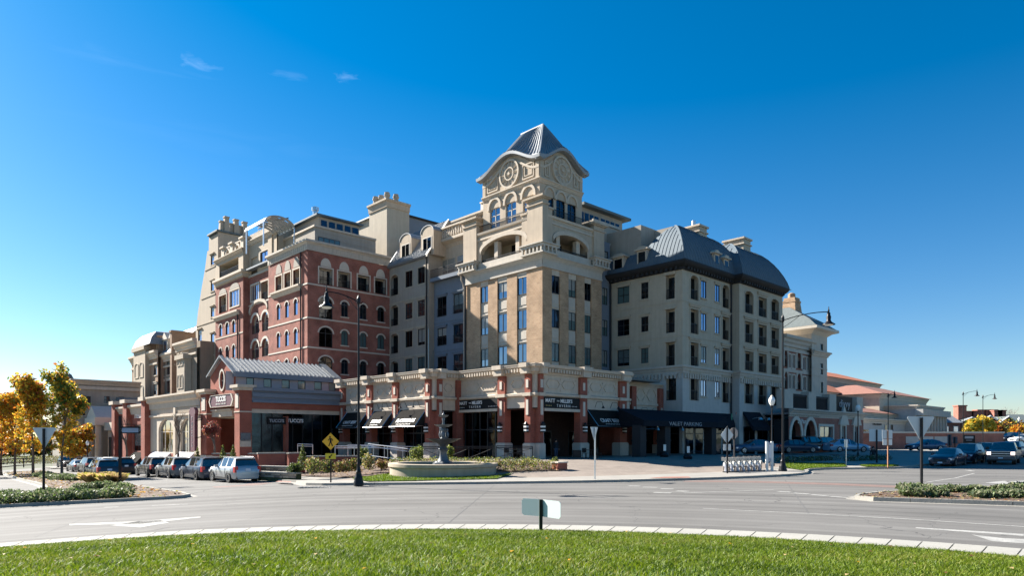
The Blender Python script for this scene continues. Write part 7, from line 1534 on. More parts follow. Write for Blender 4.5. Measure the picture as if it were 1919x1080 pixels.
# garden by the fountain
BOX = ['leaf_box', 'leaf_dark', 'leaf_lime', 'leaf_brown']
for px, py, yt, w, lab in ((567, 880, 838, 1.0, 'clipped cone topiary left of the yellow crossing sign'), (418, 878, 838, 1.0, 'left of two cone topiaries by the entrance pillar'), (437, 878, 838, 1.0, 'right of two cone topiaries by the entrance pillar'), (370, 876, 842, 1.0, 'cone topiary under the blade sign')):
    D = {567: 50, 418: 57, 437: 57, 370: 62}[px]; x = (px-HX)/FP*D; z = CZ+(HY-py)*D/FP; h = (py-yt)*D/FP
    clump('cone_topiary', lab, 'shrub', (x, D, z), [((0, 0, h*f), (w*.5*(1.08-f), w*.5*(1.08-f), h*.2), int(420*(1.15-f)), .05, [.6, .4, .15, .05], dict(shell=.7)) for f in (.16, .32, .48, .64, .80, .92)], BOX, 'cone topiaries at the restaurant')
def bushpx(label, px, py, D, wpx, hpx, mats, wts, n=1100, size=.06, grp=None, up=0, name='shrub'):
    x = (px-HX)/FP*D; z = CZ+(HY-py)*D/FP; w, h = wpx*D/FP, hpx*D/FP
    bl = [((random.uniform(-.3, .3)*w, random.uniform(-.3, .3)*w, h*random.uniform(.35, .62)), (w*.3, w*.3, h*.4), n//6, size, wts, dict(flat=.02, up=up)) for k in range(6)]
    return clump(name, label, 'shrub', (x, D, z), bl, mats, grp)
MIX = ['leaf_box', 'leaf_lime', 'leaf_brown', 'leaf_dark', 'leaf_straw']
for a in (('rounded green yew at the stone planter end', 551, 889, 46, 26, 22, MIX, [.6, .1, .05, .6, 0]), ('loose flowering shrub with pale tips below the yellow sign, on its left', 585, 890, 45.5, 36, 36, MIX, [.5, .3, .15, .3, .25]), ('dense shrub mound directly behind the yellow sign post', 612, 888, 46, 30, 28, MIX, [.4, .2, .3, .5, .1]), ('brown leaved shrub right of the yellow sign', 640, 886, 47, 36, 26, MIX, [.25, .1, .6, .3, .1]), ('brown and green shrub left of the near lamp post', 662, 884, 48, 28, 26, MIX, [.4, .2, .4, .3, .1]), ('tall shrub with straw coloured plumes right of the near lamp post', 694, 882, 49, 30, 34, MIX, [.5, .3, .15, .3, .4]), ('russet spirea mound left of the fountain basin', 716, 881, 47.5, 26, 20, MIX, [.1, .1, .9, .1, .1]), ('dark green upright shrub behind the near lamp post', 681, 866, 52, 18, 30, MIX, [.6, .2, 0, .6, 0]), ('tall boxwood left of the fountain column', 780, 866, 52, 24, 32, MIX, [.6, .35, 0, .4, 0]), ('tall boxwood right of the fountain column', 838, 863, 53, 22, 30, MIX, [.6, .45, 0, .3, 0]), ('leafy green shrub at the right end of the fountain hedge', 1040, 878, 51, 14, 22, MIX, [.7, .5, 0, .2, 0])):
    bushpx(*a[:8])
def hedgepx(label, p0, p1, D0, D1, hpx, wts, n, grp=None, mats=MIX):
    x0, x1 = (p0[0]-HX)/FP*D0, (p1[0]-HX)/FP*D1; z0, z1 = CZ+(HY-p0[1])*D0/FP, CZ+(HY-p1[1])*D1/FP; h = hpx*D0/FP; t = thing('hedge', label, 'hedge', (x0, D0, z0), 0, grp); L_ = math.hypot(x1-x0, D1-D0); k = max(2, int(L_/.8))
    bl = [(((x1-x0)*i/k+random.uniform(-.1, .1), (D1-D0)*i/k+random.uniform(-.15, .15), (z1-z0)*i/k+h*random.uniform(.42, .55)), (.62, .6, h*.55), n, .055, wts, dict(flat=-3)) for i in range(k+1)]
    sub('foliage', leafmesh('foliage', bl, mats), t); mb = MB()
    for i in range(k+1): mb.tube([((x1-x0)*i/k, (D1-D0)*i/k, (z1-z0)*i/k), ((x1-x0)*i/k, (D1-D0)*i/k, (z1-z0)*i/k+h*.6)], .03, 5)
    sub('stem', mb.mesh('stem', ['bark']), t)['kind'] = 'stuff'
hedgepx('long clipped hedge right of the fountain with orange tinged leaves', (905, 882), (1030, 883), 46.5, 48, 22, [.6, .35, .3, .2, .12], 420); hedgepx('clipped hedge behind the fountain basin', (745, 872), (1000, 872), 50, 51, 15, [.6, .4, .1, .25, .0], 300)
hedgepx('dark hedge along the valet parking lawn', (1465, 868), (1560, 865), 60, 64, 12, [.4, .1, .3, .8, .05], 260); hedgepx('dark clipped hedge beside the person on the walkway', (1590, 868), (1660, 866), 63, 66, 14, [.4, .05, .1, .9, 0], 260)
# leaf litter on the left island and far treelines
def scatter(name, label, poly, n, size, mats, zf_):
    xs, ys = [p[0] for p in poly], [p[1] for p in poly]; Q = rng.uniform((min(xs), min(ys)), (max(xs), max(ys)), (n, 2)); Q = np.array([q for q in Q if inside(q[0], q[1], poly)]); n = len(Q); z = np.array([zf_(*q) for q in Q])+rng.uniform(.0, .05, n); p = np.column_stack([Q, z]); a = rng.normal(0, 1, (n, 3))*(1, 1, .35); b = rng.normal(0, 1, (n, 3))*(1, 1, .35); s = size*rng.uniform(.5, 1.4, n)[:, None]
    tag(obj(name, npmesh(name, np.stack([p-a*s*.6, p+b*s*.5, p+a*s*.6, p-b*s*.5], 1).reshape(-1, 3), np.arange(n*4).reshape(n, 4), rng.choice(len(mats), n), mats)), label, 'leaves', kind='stuff')
scatter('leaf_litter', 'yellow and brown leaf litter over the left island', ISL, 26000, .09, ['leaf_gold', 'leaf_brown', 'leaf_olive', 'leaf_straw', 'leaf_sage', 'mulch'], lambda x, y: gz(x)+.14)
scatter('leaf_litter', 'brown leaf litter and mulch over the right island', ISR, 7000, .06, ['leaf_straw', 'leaf_brown', 'mulch', 'leaf_sage'], lambda x, y: gz(x)+.14)
scatter('mulch_chips', 'shredded bark and fallen leaves in the fountain planting bed', [G(*p, True)[:2] for p in bed], 9000, .07, ['mulch', 'leaf_brown', 'leaf_straw', 'mulch'], lambda x, y: pz(x, y)+.06)
def treeline(label, p0, p1, D0, D1, h, mats, wts, n, seed):
    rnd = random.Random(seed); bl = []
    for k in range(n):
        q = (k+.5)/n; D = D0+(D1-D0)*q; x = (p0+(p1-p0)*q-HX)/FP*D; hh = h*rnd.uniform(.55, 1.1); bl.append(((x, D+rnd.uniform(-4, 4), gz(x)+hh*.5), (hh*.7, hh*.6, hh*.55), 330, .42, wts, dict(shell=.4)))
    tag(obj('treeline', leafmesh('treeline', bl, mats)), label, 'trees', kind='stuff')
treeline('hazy green and rust treeline far behind the autumn trees', -220, 130, 170, 190, 6.5, ['leaf_dark', 'leaf_olive', 'leaf_rust', 'leaf_brown'], [.5, .4, .2, .3], 30, 5); treeline('dark and golden treeline beyond the wall at the right edge', 1880, 2150, 170, 200, 7, ['leaf_dark', 'leaf_olive', 'leaf_gold', 'leaf_brown'], [.5, .4, .25, .3], 20, 6)

hedgepx('trimmed hedge along the far left road behind the tree trunks', (-60, 874), (70, 868), 78, 92, 16, [.5, .25, .2, .4, .05], 300); hedgepx('second far left hedge behind the parked cars', (60, 870), (150, 868), 96, 112, 16, [.4, .2, .3, .5, .05], 260)

q = FB.w(FB.s(474), 1.2, zb); branch_tree('bare_tree', 'small bare tree growing on the roof terrace by the solar awning', 'tree', q, 3.6, .6, .35, .05, 'bark', None, 4, None, 41, 1.2)
# ================================================================== FOUNTAIN, WALLS, RAILS
FD = 46.6; fx = (831-HX)/FP*FD; fz = CZ+(HY-890)*FD/FP; hz = lambda y: CZ+(HY-y)*FD/FP-fz
t = thing('fountain', 'round stone basin fountain with a dark tiered metal centrepiece', 'fountain', (fx, FD, fz))
R_ = 100.5/FP*FD; me = smooth(MB().lathe([(R_-.05, -.4), (R_-.05, hz(875)), (R_+.06, hz(874)), (R_+.06, hz(868.5)), (R_+.0, hz(868)), (R_-.55, hz(868)), (R_-.6, hz(869)), (R_-.6, .1)], 64).mesh('basin', ['fountain_stone']), 30); sub('basin', me, t)
sub('water', MB().lathe([(0, .42), (R_-.58, .42)], 48).mesh('water', ['water']), t); sub('plinth', MB().lathe([(.75, .1), (.75, hz(869)), (.6, hz(867)), (.55, hz(865))], 8).mesh('plinth', ['fountain_metal']), t)
sub('column', smooth(MB().lathe([(.5, hz(868)), (.38, hz(864)), (.3, hz(858)), (.24, hz(848)), (.34, hz(842)), (.22, hz(838)), (.3, hz(834)), (.55, hz(829)), (.3, hz(829))], 20).mesh('column', ['fountain_metal'])), t)
rb = 32.5/FP*FD; bowl = lambda r, y0, y1, nm: sub(nm, smooth(MB().lathe([(.15, hz(y1)), (r*.5, hz(y1-.5)), (r*.85, hz(y0+1.6)), (r, hz(y0)), (r*1.02, hz(y0-.8)), (r*.95, hz(y0-.4)), (r*.5, hz(y0+2.4)), (.1, hz(y0+2.6))], 28).mesh(nm, ['fountain_metal'])), t)
bowl(rb, 823.5, 831, 'lower_bowl'); bowl(17/FP*FD, 797, 801.5, 'middle_bowl'); bowl(9.5/FP*FD, 779.5, 783, 'upper_bowl')
st_ = MB().lathe([(.2, hz(826)), (.22, hz(822)), (.1, hz(819)), (.12, hz(812)), (.2, hz(806)), (.12, hz(801))], 14)
for k in range(3):
    a = k*2*PI/3+.4; c, s = math.cos(a)*.26, math.sin(a)*.26; st_.lathe([(.05, 0), (.11, .12), (.13, .3), (.08, .42), (.06, .46), (.09, .55), (.05, .66)], 8, (c, s, hz(822)))
sub('figure_stem', smooth(st_.mesh('figure_stem', ['fountain_metal'])), t); sub('upper_stem', smooth(MB().lathe([(.1, hz(797)), (.07, hz(790)), (.11, hz(786)), (.05, hz(782))], 12).mesh('upper_stem', ['fountain_metal'])), t); sub('finial', smooth(MB().lathe([(.08, hz(780)), (.1, hz(777.5)), (.03, hz(775)), (.015, hz(771))], 10).mesh('finial', ['fountain_metal'])), t)
def pxw(px, py, D): return ((px-HX)/FP*D, D, CZ+(HY-py)*D/FP)
def lowwall(name, label, p0, p1, D0, D1, hpx, m, cap, thick=.35, group=None, cat='wall', courses=None):
    a, b = pxw(*p0, D0), pxw(*p1, D1); rz = math.atan2(b[1]-a[1], b[0]-a[0]); L_ = math.hypot(b[0]-a[0], b[1]-a[1]); h = hpx*D0/FP; z = min(a[2], b[2]); t = thing(name, label, cat, (a[0], a[1], z), rz, group)
    sub('wall', MB().box(0, L_, 0, thick, -.5, h-.1).mesh('wall', [m]), t); sub('coping', MB().box(-.05, L_+.05, -.06, thick+.06, h-.1, h).mesh('coping', [cap]), t); return t, L_, h
lowwall('brick_wall', 'red brick patio wall left section behind the silver car', (466, 880), (484, 881), 54, 54, 31, 'tavern_brick', 'kerb_concrete')
lowwall('brick_wall', 'long red brick patio wall panel with pale coping right of the silver car', (484, 880), (534, 879), 53.5, 54.5, 31, 'tavern_brick', 'kerb_concrete')
lowwall('brick_wall', 'short red brick wall behind the cone topiary left of the yellow sign', (542, 877), (572, 876), 54.5, 55.5, 28, 'tavern_brick', 'kerb_concrete')
lowwall('brick_wall', 'low brick ramp wall behind the yellow crossing sign', (575, 873), (672, 873), 54, 55, 19, 'tavern_brick', 'kerb_concrete')
lowwall('brick_wall', 'small brick block wall ending the hedge by the plaza', (1046, 886), (1063, 885), 47.5, 48, 20, 'tavern_brick', 'white_trim', .7)
lowwall('brick_wall', 'brick wall along the entrance left of the topiaries', (398, 878), (432, 878), 59, 59, 28, 'tavern_brick', 'kerb_concrete')
def stonewall(label, p0, p1, D0, D1, hpx):
    a, b = pxw(*p0, D0), pxw(*p1, D1); rz = math.atan2(b[1]-a[1], b[0]-a[0]); L_ = math.hypot(b[0]-a[0], b[1]-a[1]); h = hpx*D0/FP; t = thing('stone_planter', label, 'wall', (a[0], a[1], a[2]), rz); rnd = random.Random(hpx)
    sub('core', MB().box(0, L_, .06, .5, -.3, h-.1).mesh('core', ['soil']), t); sub('coping', MB().box(-.06, L_+.06, -.08, .55, h-.1, h).mesh('coping', ['kerb_concrete']), t); z = -.05; n = max(2, round((h-.1)/.2)); hh = (h-.1+.05)/n
    for r in range(n):
        x = 0
        while x < L_-.05: w = min(rnd.uniform(.25, .6), L_-x); y = rnd.uniform(-.02, .03); sub('stone', MB().box(x+.012, x+w-.012, y, .07, z+.012, z+hh-.012).mesh('stone', [rnd.choice(('planter_stone', 'planter_stone_dark', 'tan_stucco'))]), t); x += w
        z += hh
mat('planter_stone', (.30, .25, .20), .9, .2, 4, .3); mat('planter_stone_dark', (.19, .155, .13), .9, .25, 4, .3)
stonewall('upper rough stone planter wall beside the silver car', (484, 884.5), (546, 886.5), 49.5, 48, 11); stonewall('lower rough stone planter wall beside the silver car', (480, 893), (554, 893), 47.5, 45.5, 9)
def railing(name, label, pts, h, m, rails=(1.0, .72), bars=None, posts=1.6, r=.03, group=None):
    t = thing(name, label, 'railing', pts[0], 0, group); P = [Vector(p)-Vector(pts[0]) for p in pts]
    for f in rails: sub('rail', MB().tube([(p.x, p.y, p.z+h*f) for p in P], r, 5).mesh('rail', [m]), t)
    for a, b in zip(P, P[1:]):
        n = max(1, round((b-a).length/posts))
        for k in range(n+1): q = a+(b-a)*k/n; sub('post', MB().tube([q, q+Vector((0, 0, h))], r*1.1, 5).mesh('post', [m]), t)
        if bars == 'x':
            for k in range(n): q0, q1 = a+(b-a)*k/n, a+(b-a)*(k+1)/n; sub('brace', MB().tube([q0+Vector((0, 0, .08)), q1+Vector((0, 0, h*.85))], r*.5, 4).tube([q1+Vector((0, 0, .08)), q0+Vector((0, 0, h*.85))], r*.5, 4).mesh('brace', [m]), t)
        elif bars: mb = MB(); n = int((b-a).length/.16); [mb.tube([a+(b-a)*k/n+Vector((0, 0, .1)), a+(b-a)*k/n+Vector((0, 0, h*.72))], .008, 3) for k in range(n)]; sub('infill_bars', mb.mesh('infill_bars', [m]), t)
def rpx(*a): return [pxw(*p) for p in a]
railing('ramp_railing', 'silver handrail along the upper ramp in front of the awnings', rpx((652, 856, 58), (790, 861, 57)), 1.0, 'silver_metal', (1, .8)); railing('ramp_railing', 'silver handrail with infill along the lower ramp behind the lamp post', rpx((628, 861, 55.5), (700, 861, 55)), 1.05, 'silver_metal', (1, .85, .1), None)
railing('ramp_railing', 'silver handrail descending the ramp left of the fountain', rpx((690, 856, 54.5), (764, 866, 53), (768, 867, 53)), 1.0, 'silver_metal', (1, .8, .08)); railing('ramp_railing', 'short silver handrail beside the patio opening', rpx((558, 851, 59), (586, 852, 59)), .85, 'silver_metal', (1, .8))
railing('terrace_railing', 'black cross braced railing along the tavern terrace behind the fountain', rpx((790, 861, 55.5), (924, 861, 54.5)), 1.0, 'black_iron', (1, .86), 'x', 1.9, .035); railing('terrace_railing', 'black cross braced railing end section by the corner pillar', rpx((930, 860, 54.5), (998, 861, 54.5)), 1.0, 'black_iron', (1, .86), 'x', 2.2, .035)
# terrace furniture in the shade
def seat(px, py, D, label):
    x, y, z = pxw(px, py, D); t = thing('patio_chair', label, 'chair', (x, y, z), .6, 'black chairs on the tavern terrace'); sub('seat', MB().box(-.24, .24, -.24, .24, .43, .47).mesh('seat', ['black_iron']), t); sub('backrest', MB().box(-.24, .24, .21, .25, .5, .9).mesh('backrest', ['black_iron']), t)
    for sx in (-.22, .22):
        for sy in (-.22, .22): sub('leg', MB().box(sx-.02, sx+.02, sy-.02, sy+.02, 0, .43).mesh('leg', ['black_iron']), t)
def table(px, py, D, label):
    x, y, z = pxw(px, py, D); t = thing('patio_table', label, 'table', (x, y, z)); sub('table_top', MB().lathe([(.5, .72), (.5, .75)], 16).mesh('table_top', ['black_iron']), t); sub('pedestal', MB().lathe([(.3, 0), (.3, .03), (.04, .06), (.04, .72)], 10).mesh('pedestal', ['black_iron']), t)
for px, py, D, l in ((1098, 860, 58.5, 'black metal chair outside the middle tavern pillar'), (1120, 860, 58.6, 'second black chair, right of the table outside the tavern')): seat(px, py, D, l)
table(1108, 860, 58.5, 'round black table outside the middle tavern pillar'); table(962, 860, 56, 'round black table behind the terrace railing')
for px, D, l in ((952, 55.8, 'black chair behind the cross braced railing, left of its table'), (976, 55.8, 'black chair behind the cross braced railing, right of its table')): seat(px, 861, D, l)
x, y, z = pxw(1081, 858, 58.6); t = thing('planter_box', 'square black planter box standing by the tavern entrance pillar', 'planter', (x, y, z)); sub('box', MB().box(-.35, .35, -.35, .35, 0, .62).mesh('box', ['black_iron']), t); sub('soil_fill', MB().box(-.3, .3, -.3, .3, .6, .625).mesh('soil_fill', ['mulch']), t)

# ================================================================== LAMPS AND SIGNS
def streetlamp(label, px, pbase, ptop, side, D=None, arm_px=60, plaza=True, group='curved arm street lamps', rz=0, zb=None):
    if D is None: x, y, z = G(px, pbase, plaza)
    else: x, y, z = pxw(px, pbase, D)
    h = (pbase-ptop)*y/FP; al = arm_px*y/FP; t = thing('street_lamp', label, 'street lamp', (x, y, z), rz, group); k = h/11.3*.72; s = side
    sub('pole_base', smooth(MB().lathe([(.42*k, -.1), (.42*k, .12), (.36*k, .2), (.38*k, .3), (.30*k, .42), (.27*k, .8*k), (.21*k, 1.0*k), (.235*k, 1.06*k), (.16*k, 1.2*k), (.13*k, 1.7*k), (.15*k, 1.75*k), (.115*k, 1.85*k)], 16).mesh('pole_base', ['black_iron'])), t)
    sub('pole', smooth(MB().lathe([(.115*k, 1.8*k), (.075*k, h), (.0, h+.02)], 12).mesh('pole', ['black_iron'])), t)
    sub('pole_collar', MB().lathe([(.08*k, -.25), (.16*k, -.15), (.16*k, .1), (.06*k, .25), (.02, .5*k)], 10, (0, 0, h)).mesh('pole_collar', ['black_iron']), t)
    rise = .9*k; pts = [(-s*.35*k, 0, h-.1), (-s*.2*k, 0, h-.2), (0, 0, h-.12)]+[(s*al*u, 0, h-.12+rise*math.sin(u*PI/2)**.9) for u in (.15, .3, .45, .6, .75, .9, 1.0)]
    sub('arm', MB().tube(pts, .05*k, 6).tube([(0, 0, h-.9*k), (s*al*.18, 0, h-.35*k), (s*al*.38, 0, h+rise*.42)], .025*k, 5).mesh('arm', ['black_iron']), t)
    hx, hz_ = s*al, h+rise-.12; hd = sub('lamp_head', smooth(MB().lathe([(.02, .55*k), (.05*k, .3*k), (.1*k, .12*k), (.06*k, 0), (.16*k, -.1*k), (.17*k, -.35*k), (.24*k, -.5*k), (.2*k, -.85*k), (.3*k, -1.05*k), (.62*k, -1.28*k), (.64*k, -1.34*k), (.5*k, -1.32*k)], 18, (hx, 0, hz_)).mesh('lamp_head', ['black_iron'])), t)
    sub('lens', smooth(MB().lathe([(.46*k, -1.31*k), (.36*k, -1.42*k), (.0, -1.47*k)], 16, (hx, 0, hz_)).mesh('lens', ['lamp_glass'])), hd); return t
streetlamp('tall black street lamp with curved arm beside the fountain lawn', 672, 908, 563, -1, None, 60)
streetlamp('tall black street lamp with curved arm beside the bike rack', 1467, 884, 598, 1, None, 86)
streetlamp('distant curved arm lamp in front of the brick wall, left of two', 1805, 846, 738, 1, 92, 26); streetlamp('distant curved arm lamp right of the other, before the brick wall panel', 1842, 842, 744, 1, 96, 22)
streetlamp('thin curved arm street lamp before the concert hall', 1664.5, 862, 741, 1, 78, 12)
def globelamp(label, px, pbase, ptop, D, group='short globe street lamps'):
    x, y, z = pxw(px, pbase, D); h = (pbase-ptop)*D/FP; t = thing('globe_lamp', label, 'street lamp', (x, y, z), 0, group); g = 1.0 if h > 4.5 else .8
    sub('pole', smooth(MB().lathe([(.22, 0), (.22, .1), (.13, .3), (.11, .7), (.06, .8), (.05, h-g*.95), (.11, h-g*.9), (.11, h-g*.8)], 12).mesh('pole', ['black_iron'])), t)
    sub('globe', smooth(MB().lathe([(.1, h-g*.8), (.2*g, h-g*.62), (.24*g, h-g*.42), (.2*g, h-g*.25), (.13*g, h-g*.16)], 14).mesh('globe', ['lamp_glass'])), t); sub('finial', MB().lathe([(.14*g, h-g*.16), (.1*g, h-g*.06), (.03, h)], 10).mesh('finial', ['white_trim']), t)
globelamp('white globe lamp behind the bike share kiosk', 1446.5, 874, 741, 52); globelamp('globe lamp beside the brick arcade', 1608, 862, 757, 74); globelamp('globe lamp at the far right edge beyond the wall', 1910, 832, 782, 110); globelamp('globe lamp among the autumn trees at left', 164, 866, 826, 86)
def pole(par, h, w=.06, m='black_iron', z0=-.1): sub('post', MB().box(-w/2, w/2, -w/2, w/2, z0, h).mesh('post', [m]), par)
def plate(par, name, pts, y0, y1, m, edge=None): return sub(name, MB().prism(pts, y0, y1).mesh(name, [m] if not edge else [m]), par)
tri = lambda s, z: [(0, z), (s/2, z+s*.866), (-s/2, z+s*.866)]
def rtri(s, z, r=.06):
    c = [(0, z), (s/2, z+s*.866), (-s/2, z+s*.866)]; out = []
    for i in range(3):
        p = Vector(c[i]); a = (Vector(c[i-1])-p).normalized(); b = (Vector(c[(i+1) % 3])-p).normalized(); out += [tuple(p+a*r), tuple(p+(a+b)*r*.35), tuple(p+b*r)]
    return out[::1] if True else out
def yieldsign(label, px, pbase, ptop, D, wpx, rz=0, postm='black_iron', wpost=.09, dark=False):
    x, y, z = pxw(px, pbase, D); h = (pbase-ptop)*D/FP; s = wpx*D/FP/max(.35, math.cos(rz)); t = thing('yield_sign', label, 'sign', (x, y, z), rz)
    pole(t, h-.05, wpost, postm); p = rtri(s, h-s*.866, s*.07); sub('sign_plate', MB().prism(p[::-1] if False else p, .05, .062).mesh('sign_plate', ['sign_back']), t); return t
yieldsign('back of a triangular yield sign on black post, on the left island', 82, 928, 802, 36, 46); yieldsign('back of a triangular yield sign on black post, on the right island', 1727, 914, 781, 31.5, 54); yieldsign('narrow yield sign seen from behind at an angle, on the plaza kerb', 1115, 900, 801, 41, 17, .95, 'silver_metal', .07)
# pedestrian crossing sign
x, y, z = G(620, 905, True); u = y/FP; t = thing('crossing_sign', 'yellow diamond pedestrian crossing sign with arrow plate', 'sign', (x, y, z)); pole(t, 92*u, .07)
dz = (905-828)*u; hw = 16*u; sub('diamond_plate', MB().prism([(0, dz-hw), (hw, dz), (0, dz+hw), (-hw, dz)], -.06, -.045).mesh('diamond_plate', ['sign_yellow']), t)
f = MB(); S1 = hw/16; P_ = lambda pts, y=-.066: f.prism([(a*S1, dz+b*S1) for a, b in pts], y, -.061)
f.add([(a*S1-1.2*S1, yv, dz+c*S1+8.2*S1) for a, yv, c in [(1.7*math.cos(2*PI*k/12), yy, 1.7*math.sin(2*PI*k/12)) for yy in (-.061, -.066) for k in range(12)]], [tuple(range(12, 24))]); P_([(-1.8, 6.2), (1.5, 6.2), (2.2, 1.0), (1.8, -1.5), (-1.6, -1.5), (-1.5, 2.5)]); P_([(-1.8, 6.2), (-5.2, 2.2), (-4.4, 1.2), (-1.3, 4.2)], -.0675); P_([(1.3, 6.2), (4.6, 3.4), (4.2, .6), (3.2, .7), (3.3, 2.9), (1.5, 4.3)], -.0675); P_([(-1.5, -1.3), (.6, -1.3), (-2.4, -9.0), (-4.4, -9.0)], -.0675); P_([(-.2, -1.3), (1.8, -1.3), (4.6, -8.6), (2.8, -9.2)], -.0685)
sub('walking_figure', f.mesh('walking_figure', ['sign_black']), t)
b0_, b1_ = (905-861)*u, (905-850.5)*u; sub('arrow_plate', MB().box(-9.8*u, 9.8*u, -.06, -.045, b0_, b1_).mesh('arrow_plate', ['sign_lime']), t); zc_ = (b0_+b1_)/2; sub('arrow', MB().prism([(-3.6*u, zc_-3.6*u), (1.0*u, zc_-3.0*u), (-.3*u, zc_-1.4*u), (3.6*u, zc_+2.6*u), (2.4*u, zc_+3.8*u), (-1.6*u, zc_-.2*u), (-3.0*u, zc_+1.0*u)], -.066, -.061).mesh('arrow', ['sign_black']), t)
# street name post
x, y, z = pxw(225, 912, 46); u = 46/FP; t = thing('street_sign', 'black post with a small blue framed street name panel', 'sign', (x, y, z)); pole(t, (912-780)*u, .14); sub('panel_frame', MB().box(3*u, 38*u, -.05, .05, (912-813)*u, (912-800)*u).mesh('panel_frame', ['black_iron']), t); sub('panel', MB().box(5*u, 35*u, -.06, -.051, (912-811)*u, (912-803)*u).mesh('panel', ['panel_blue'] if False else ['blue_panel']), t); sub('bracket', MB().tube([(0, 0, (912-796)*u), (39*u, 0, (912-796)*u)], .02, 5).mesh('bracket', ['black_iron']), t); text('street_name', 'CITY CENTER', .25, 'lettering_dim', t, (x+20*u, y-.065, z+(912-807)*u), 0, .002)
# diamond sign back, stop sign back
x, y, z = G(1363, 888, True); u = y/FP; t = thing('diamond_sign', 'back of a white diamond sign with square plate by the bike rack', 'sign', (x, y, z)); pole(t, 88*u, .08); dz = (888-816)*u; sub('sign_plate', MB().prism([(0, dz-16.5*u), (12*u, dz), (0, dz+16.5*u), (-12*u, dz)], .05, .062).mesh('sign_plate', ['sign_back']), t); sub('lower_plate', MB().box(-7*u, 7*u, .05, .062, (888-845)*u, (888-833)*u).mesh('lower_plate', ['sign_back']), t)
x, y, z = pxw(1376, 876, 50); u = 50/FP; t = thing('stop_sign', 'octagonal stop sign seen from behind beyond the diamond sign', 'sign', (x, y, z), .5); pole(t, 74*u, .08, 'dark_soffit'); sub('sign_plate', MB().prism([(10.5*u*math.cos(PI/8+k*PI/4)*1.1, (876-813)*u+10.5*u*math.sin(PI/8+k*PI/4)*1.05) for k in range(8)], .05, .062).mesh('sign_plate', ['brown_back']), t)
# small signs at right
def board(name, label, px, pbase, D, plates, post=.06, ph=None, pm='silver_metal'):
    x, y, z = pxw(px, pbase, D); u = D/FP; t = thing(name, label, 'sign', (x, y, z)); pole(t, (pbase-min(p[2] for p in plates)-1)*u, post, pm)
    for p in plates: sub('sign_plate', MB().box((p[0]-px)*u, (p[1]-px)*u, .04, .055, (pbase-p[3])*u, (pbase-p[2])*u).mesh('sign_plate', [p[4]]), t)
    return t
board('parking_sign', 'small white parking sign on a thin post by the lawn', 1585.5, 877, 56, [(1582.5, 1589.5, 824.5, 839, 'white_paint')]); board('sign_board', 'two pale sign panels seen from behind, left of the taller post', 1643, 872, 60, [(1629.5, 1642, 805, 828, 'sign_back'), (1643.5, 1656, 805.5, 828, 'sign_back')], .1, None, 'black_iron')
board('sign_board', 'stacked pale sign panels on a rusty post on the island tip', 1664, 880, 52, [(1654, 1673, 806.5, 823, 'sign_back'), (1655, 1672.5, 824, 835, 'white_paint')], .07, None, 'rust_post')
board('sign_board', 'dark narrow sign on post before the brick wall, left of two', 1780, 856, 70, [(1776, 1784, 815, 836, 'panel_dark')], .07, None, 'black_iron'); board('sign_board', 'dark narrow sign on post before the brick wall, right of two', 1789.5, 856, 71, [(1785.5, 1795, 819, 832, 'panel_dark')], .07, None, 'black_iron')
# chevron board on the circle: a bent plate on a short black post
x, y, z = 0.78, 18.35, 0; z = island_z(x, y); u = y/FP; t = thing('chevron_board', 'bent pale blue chevron board seen from behind on a short black post', 'sign', (x, y, z)); hp = (1005-945)*u
sub('post', MB().box(-.042, .042, -.042, .042, -.1, hp).mesh('post', ['black_iron']), t); sub('post_edge', MB().box(-.055, -.0425, -.03, .03, 0, hp+.005).mesh('post_edge', ['silver_metal']), t)
for sg, ang, nm in ((-1, -.60, 'left_wing'), (1, -.92, 'right_wing')):
    L_ = .62 if sg < 0 else .80; mb = MB(); hh = 32*u; z1_ = hp; dx, dy = math.cos(ang)*L_*sg, math.sin(ang)*L_*sg; n_ = (-math.sin(ang)*.012, math.cos(ang)*.012)
    b = [(0+.0*sg, .05), (dx, .05+dy)]; r = .06; prof = [(0, 0), (1-r/L_, 0), (1, r), (1, hh-r), (1-r/L_, hh), (0, hh)]
    mb.add([(b[0][0]+(b[1][0]-b[0][0])*q, b[0][1]+(b[1][1]-b[0][1])*q, z1_-hh+w) for q, w in prof]+[(b[0][0]+(b[1][0]-b[0][0])*q+n_[0], b[0][1]+(b[1][1]-b[0][1])*q+n_[1], z1_-hh+w) for q, w in prof], [tuple(range(6)), tuple(range(11, 5, -1))]+[(i, i+6, (i+1) % 6+6, (i+1) % 6) for i in range(6)])
    sub('sign_wing', mb.mesh('sign_wing', ['chevron_back' if sg < 0 else 'chevron_back']), t)
sub('post_foot', MB().box(-.09, .03, -.06, .06, 0, .05).mesh('post_foot', ['silver_metal']), t)
# bollards standing in round planters
for px, py, l in ((1245, 857, 'white topped bollard in a round dark base, left of the pair'), (1289, 861, 'white topped bollard in a round dark base, right of the pair')):
    x, y, z = G(px, py, True); t = thing('bollard', l, 'bollard', (x, y, z), 0, 'bollards before the canopy'); sub('base', smooth(MB().lathe([(.36, 0), (.42, .2), (.3, .38), (.12, .42)], 16).mesh('base', ['black_iron'])), t); sub('post', MB().lathe([(.1, .4), (.1, 1.0)], 12).mesh('post', ['black_iron']), t); sub('reflective_panel', MB().box(-.11, .13, -.13, -.101, .55, 1.12).mesh('reflective_panel', ['white_paint']), t)
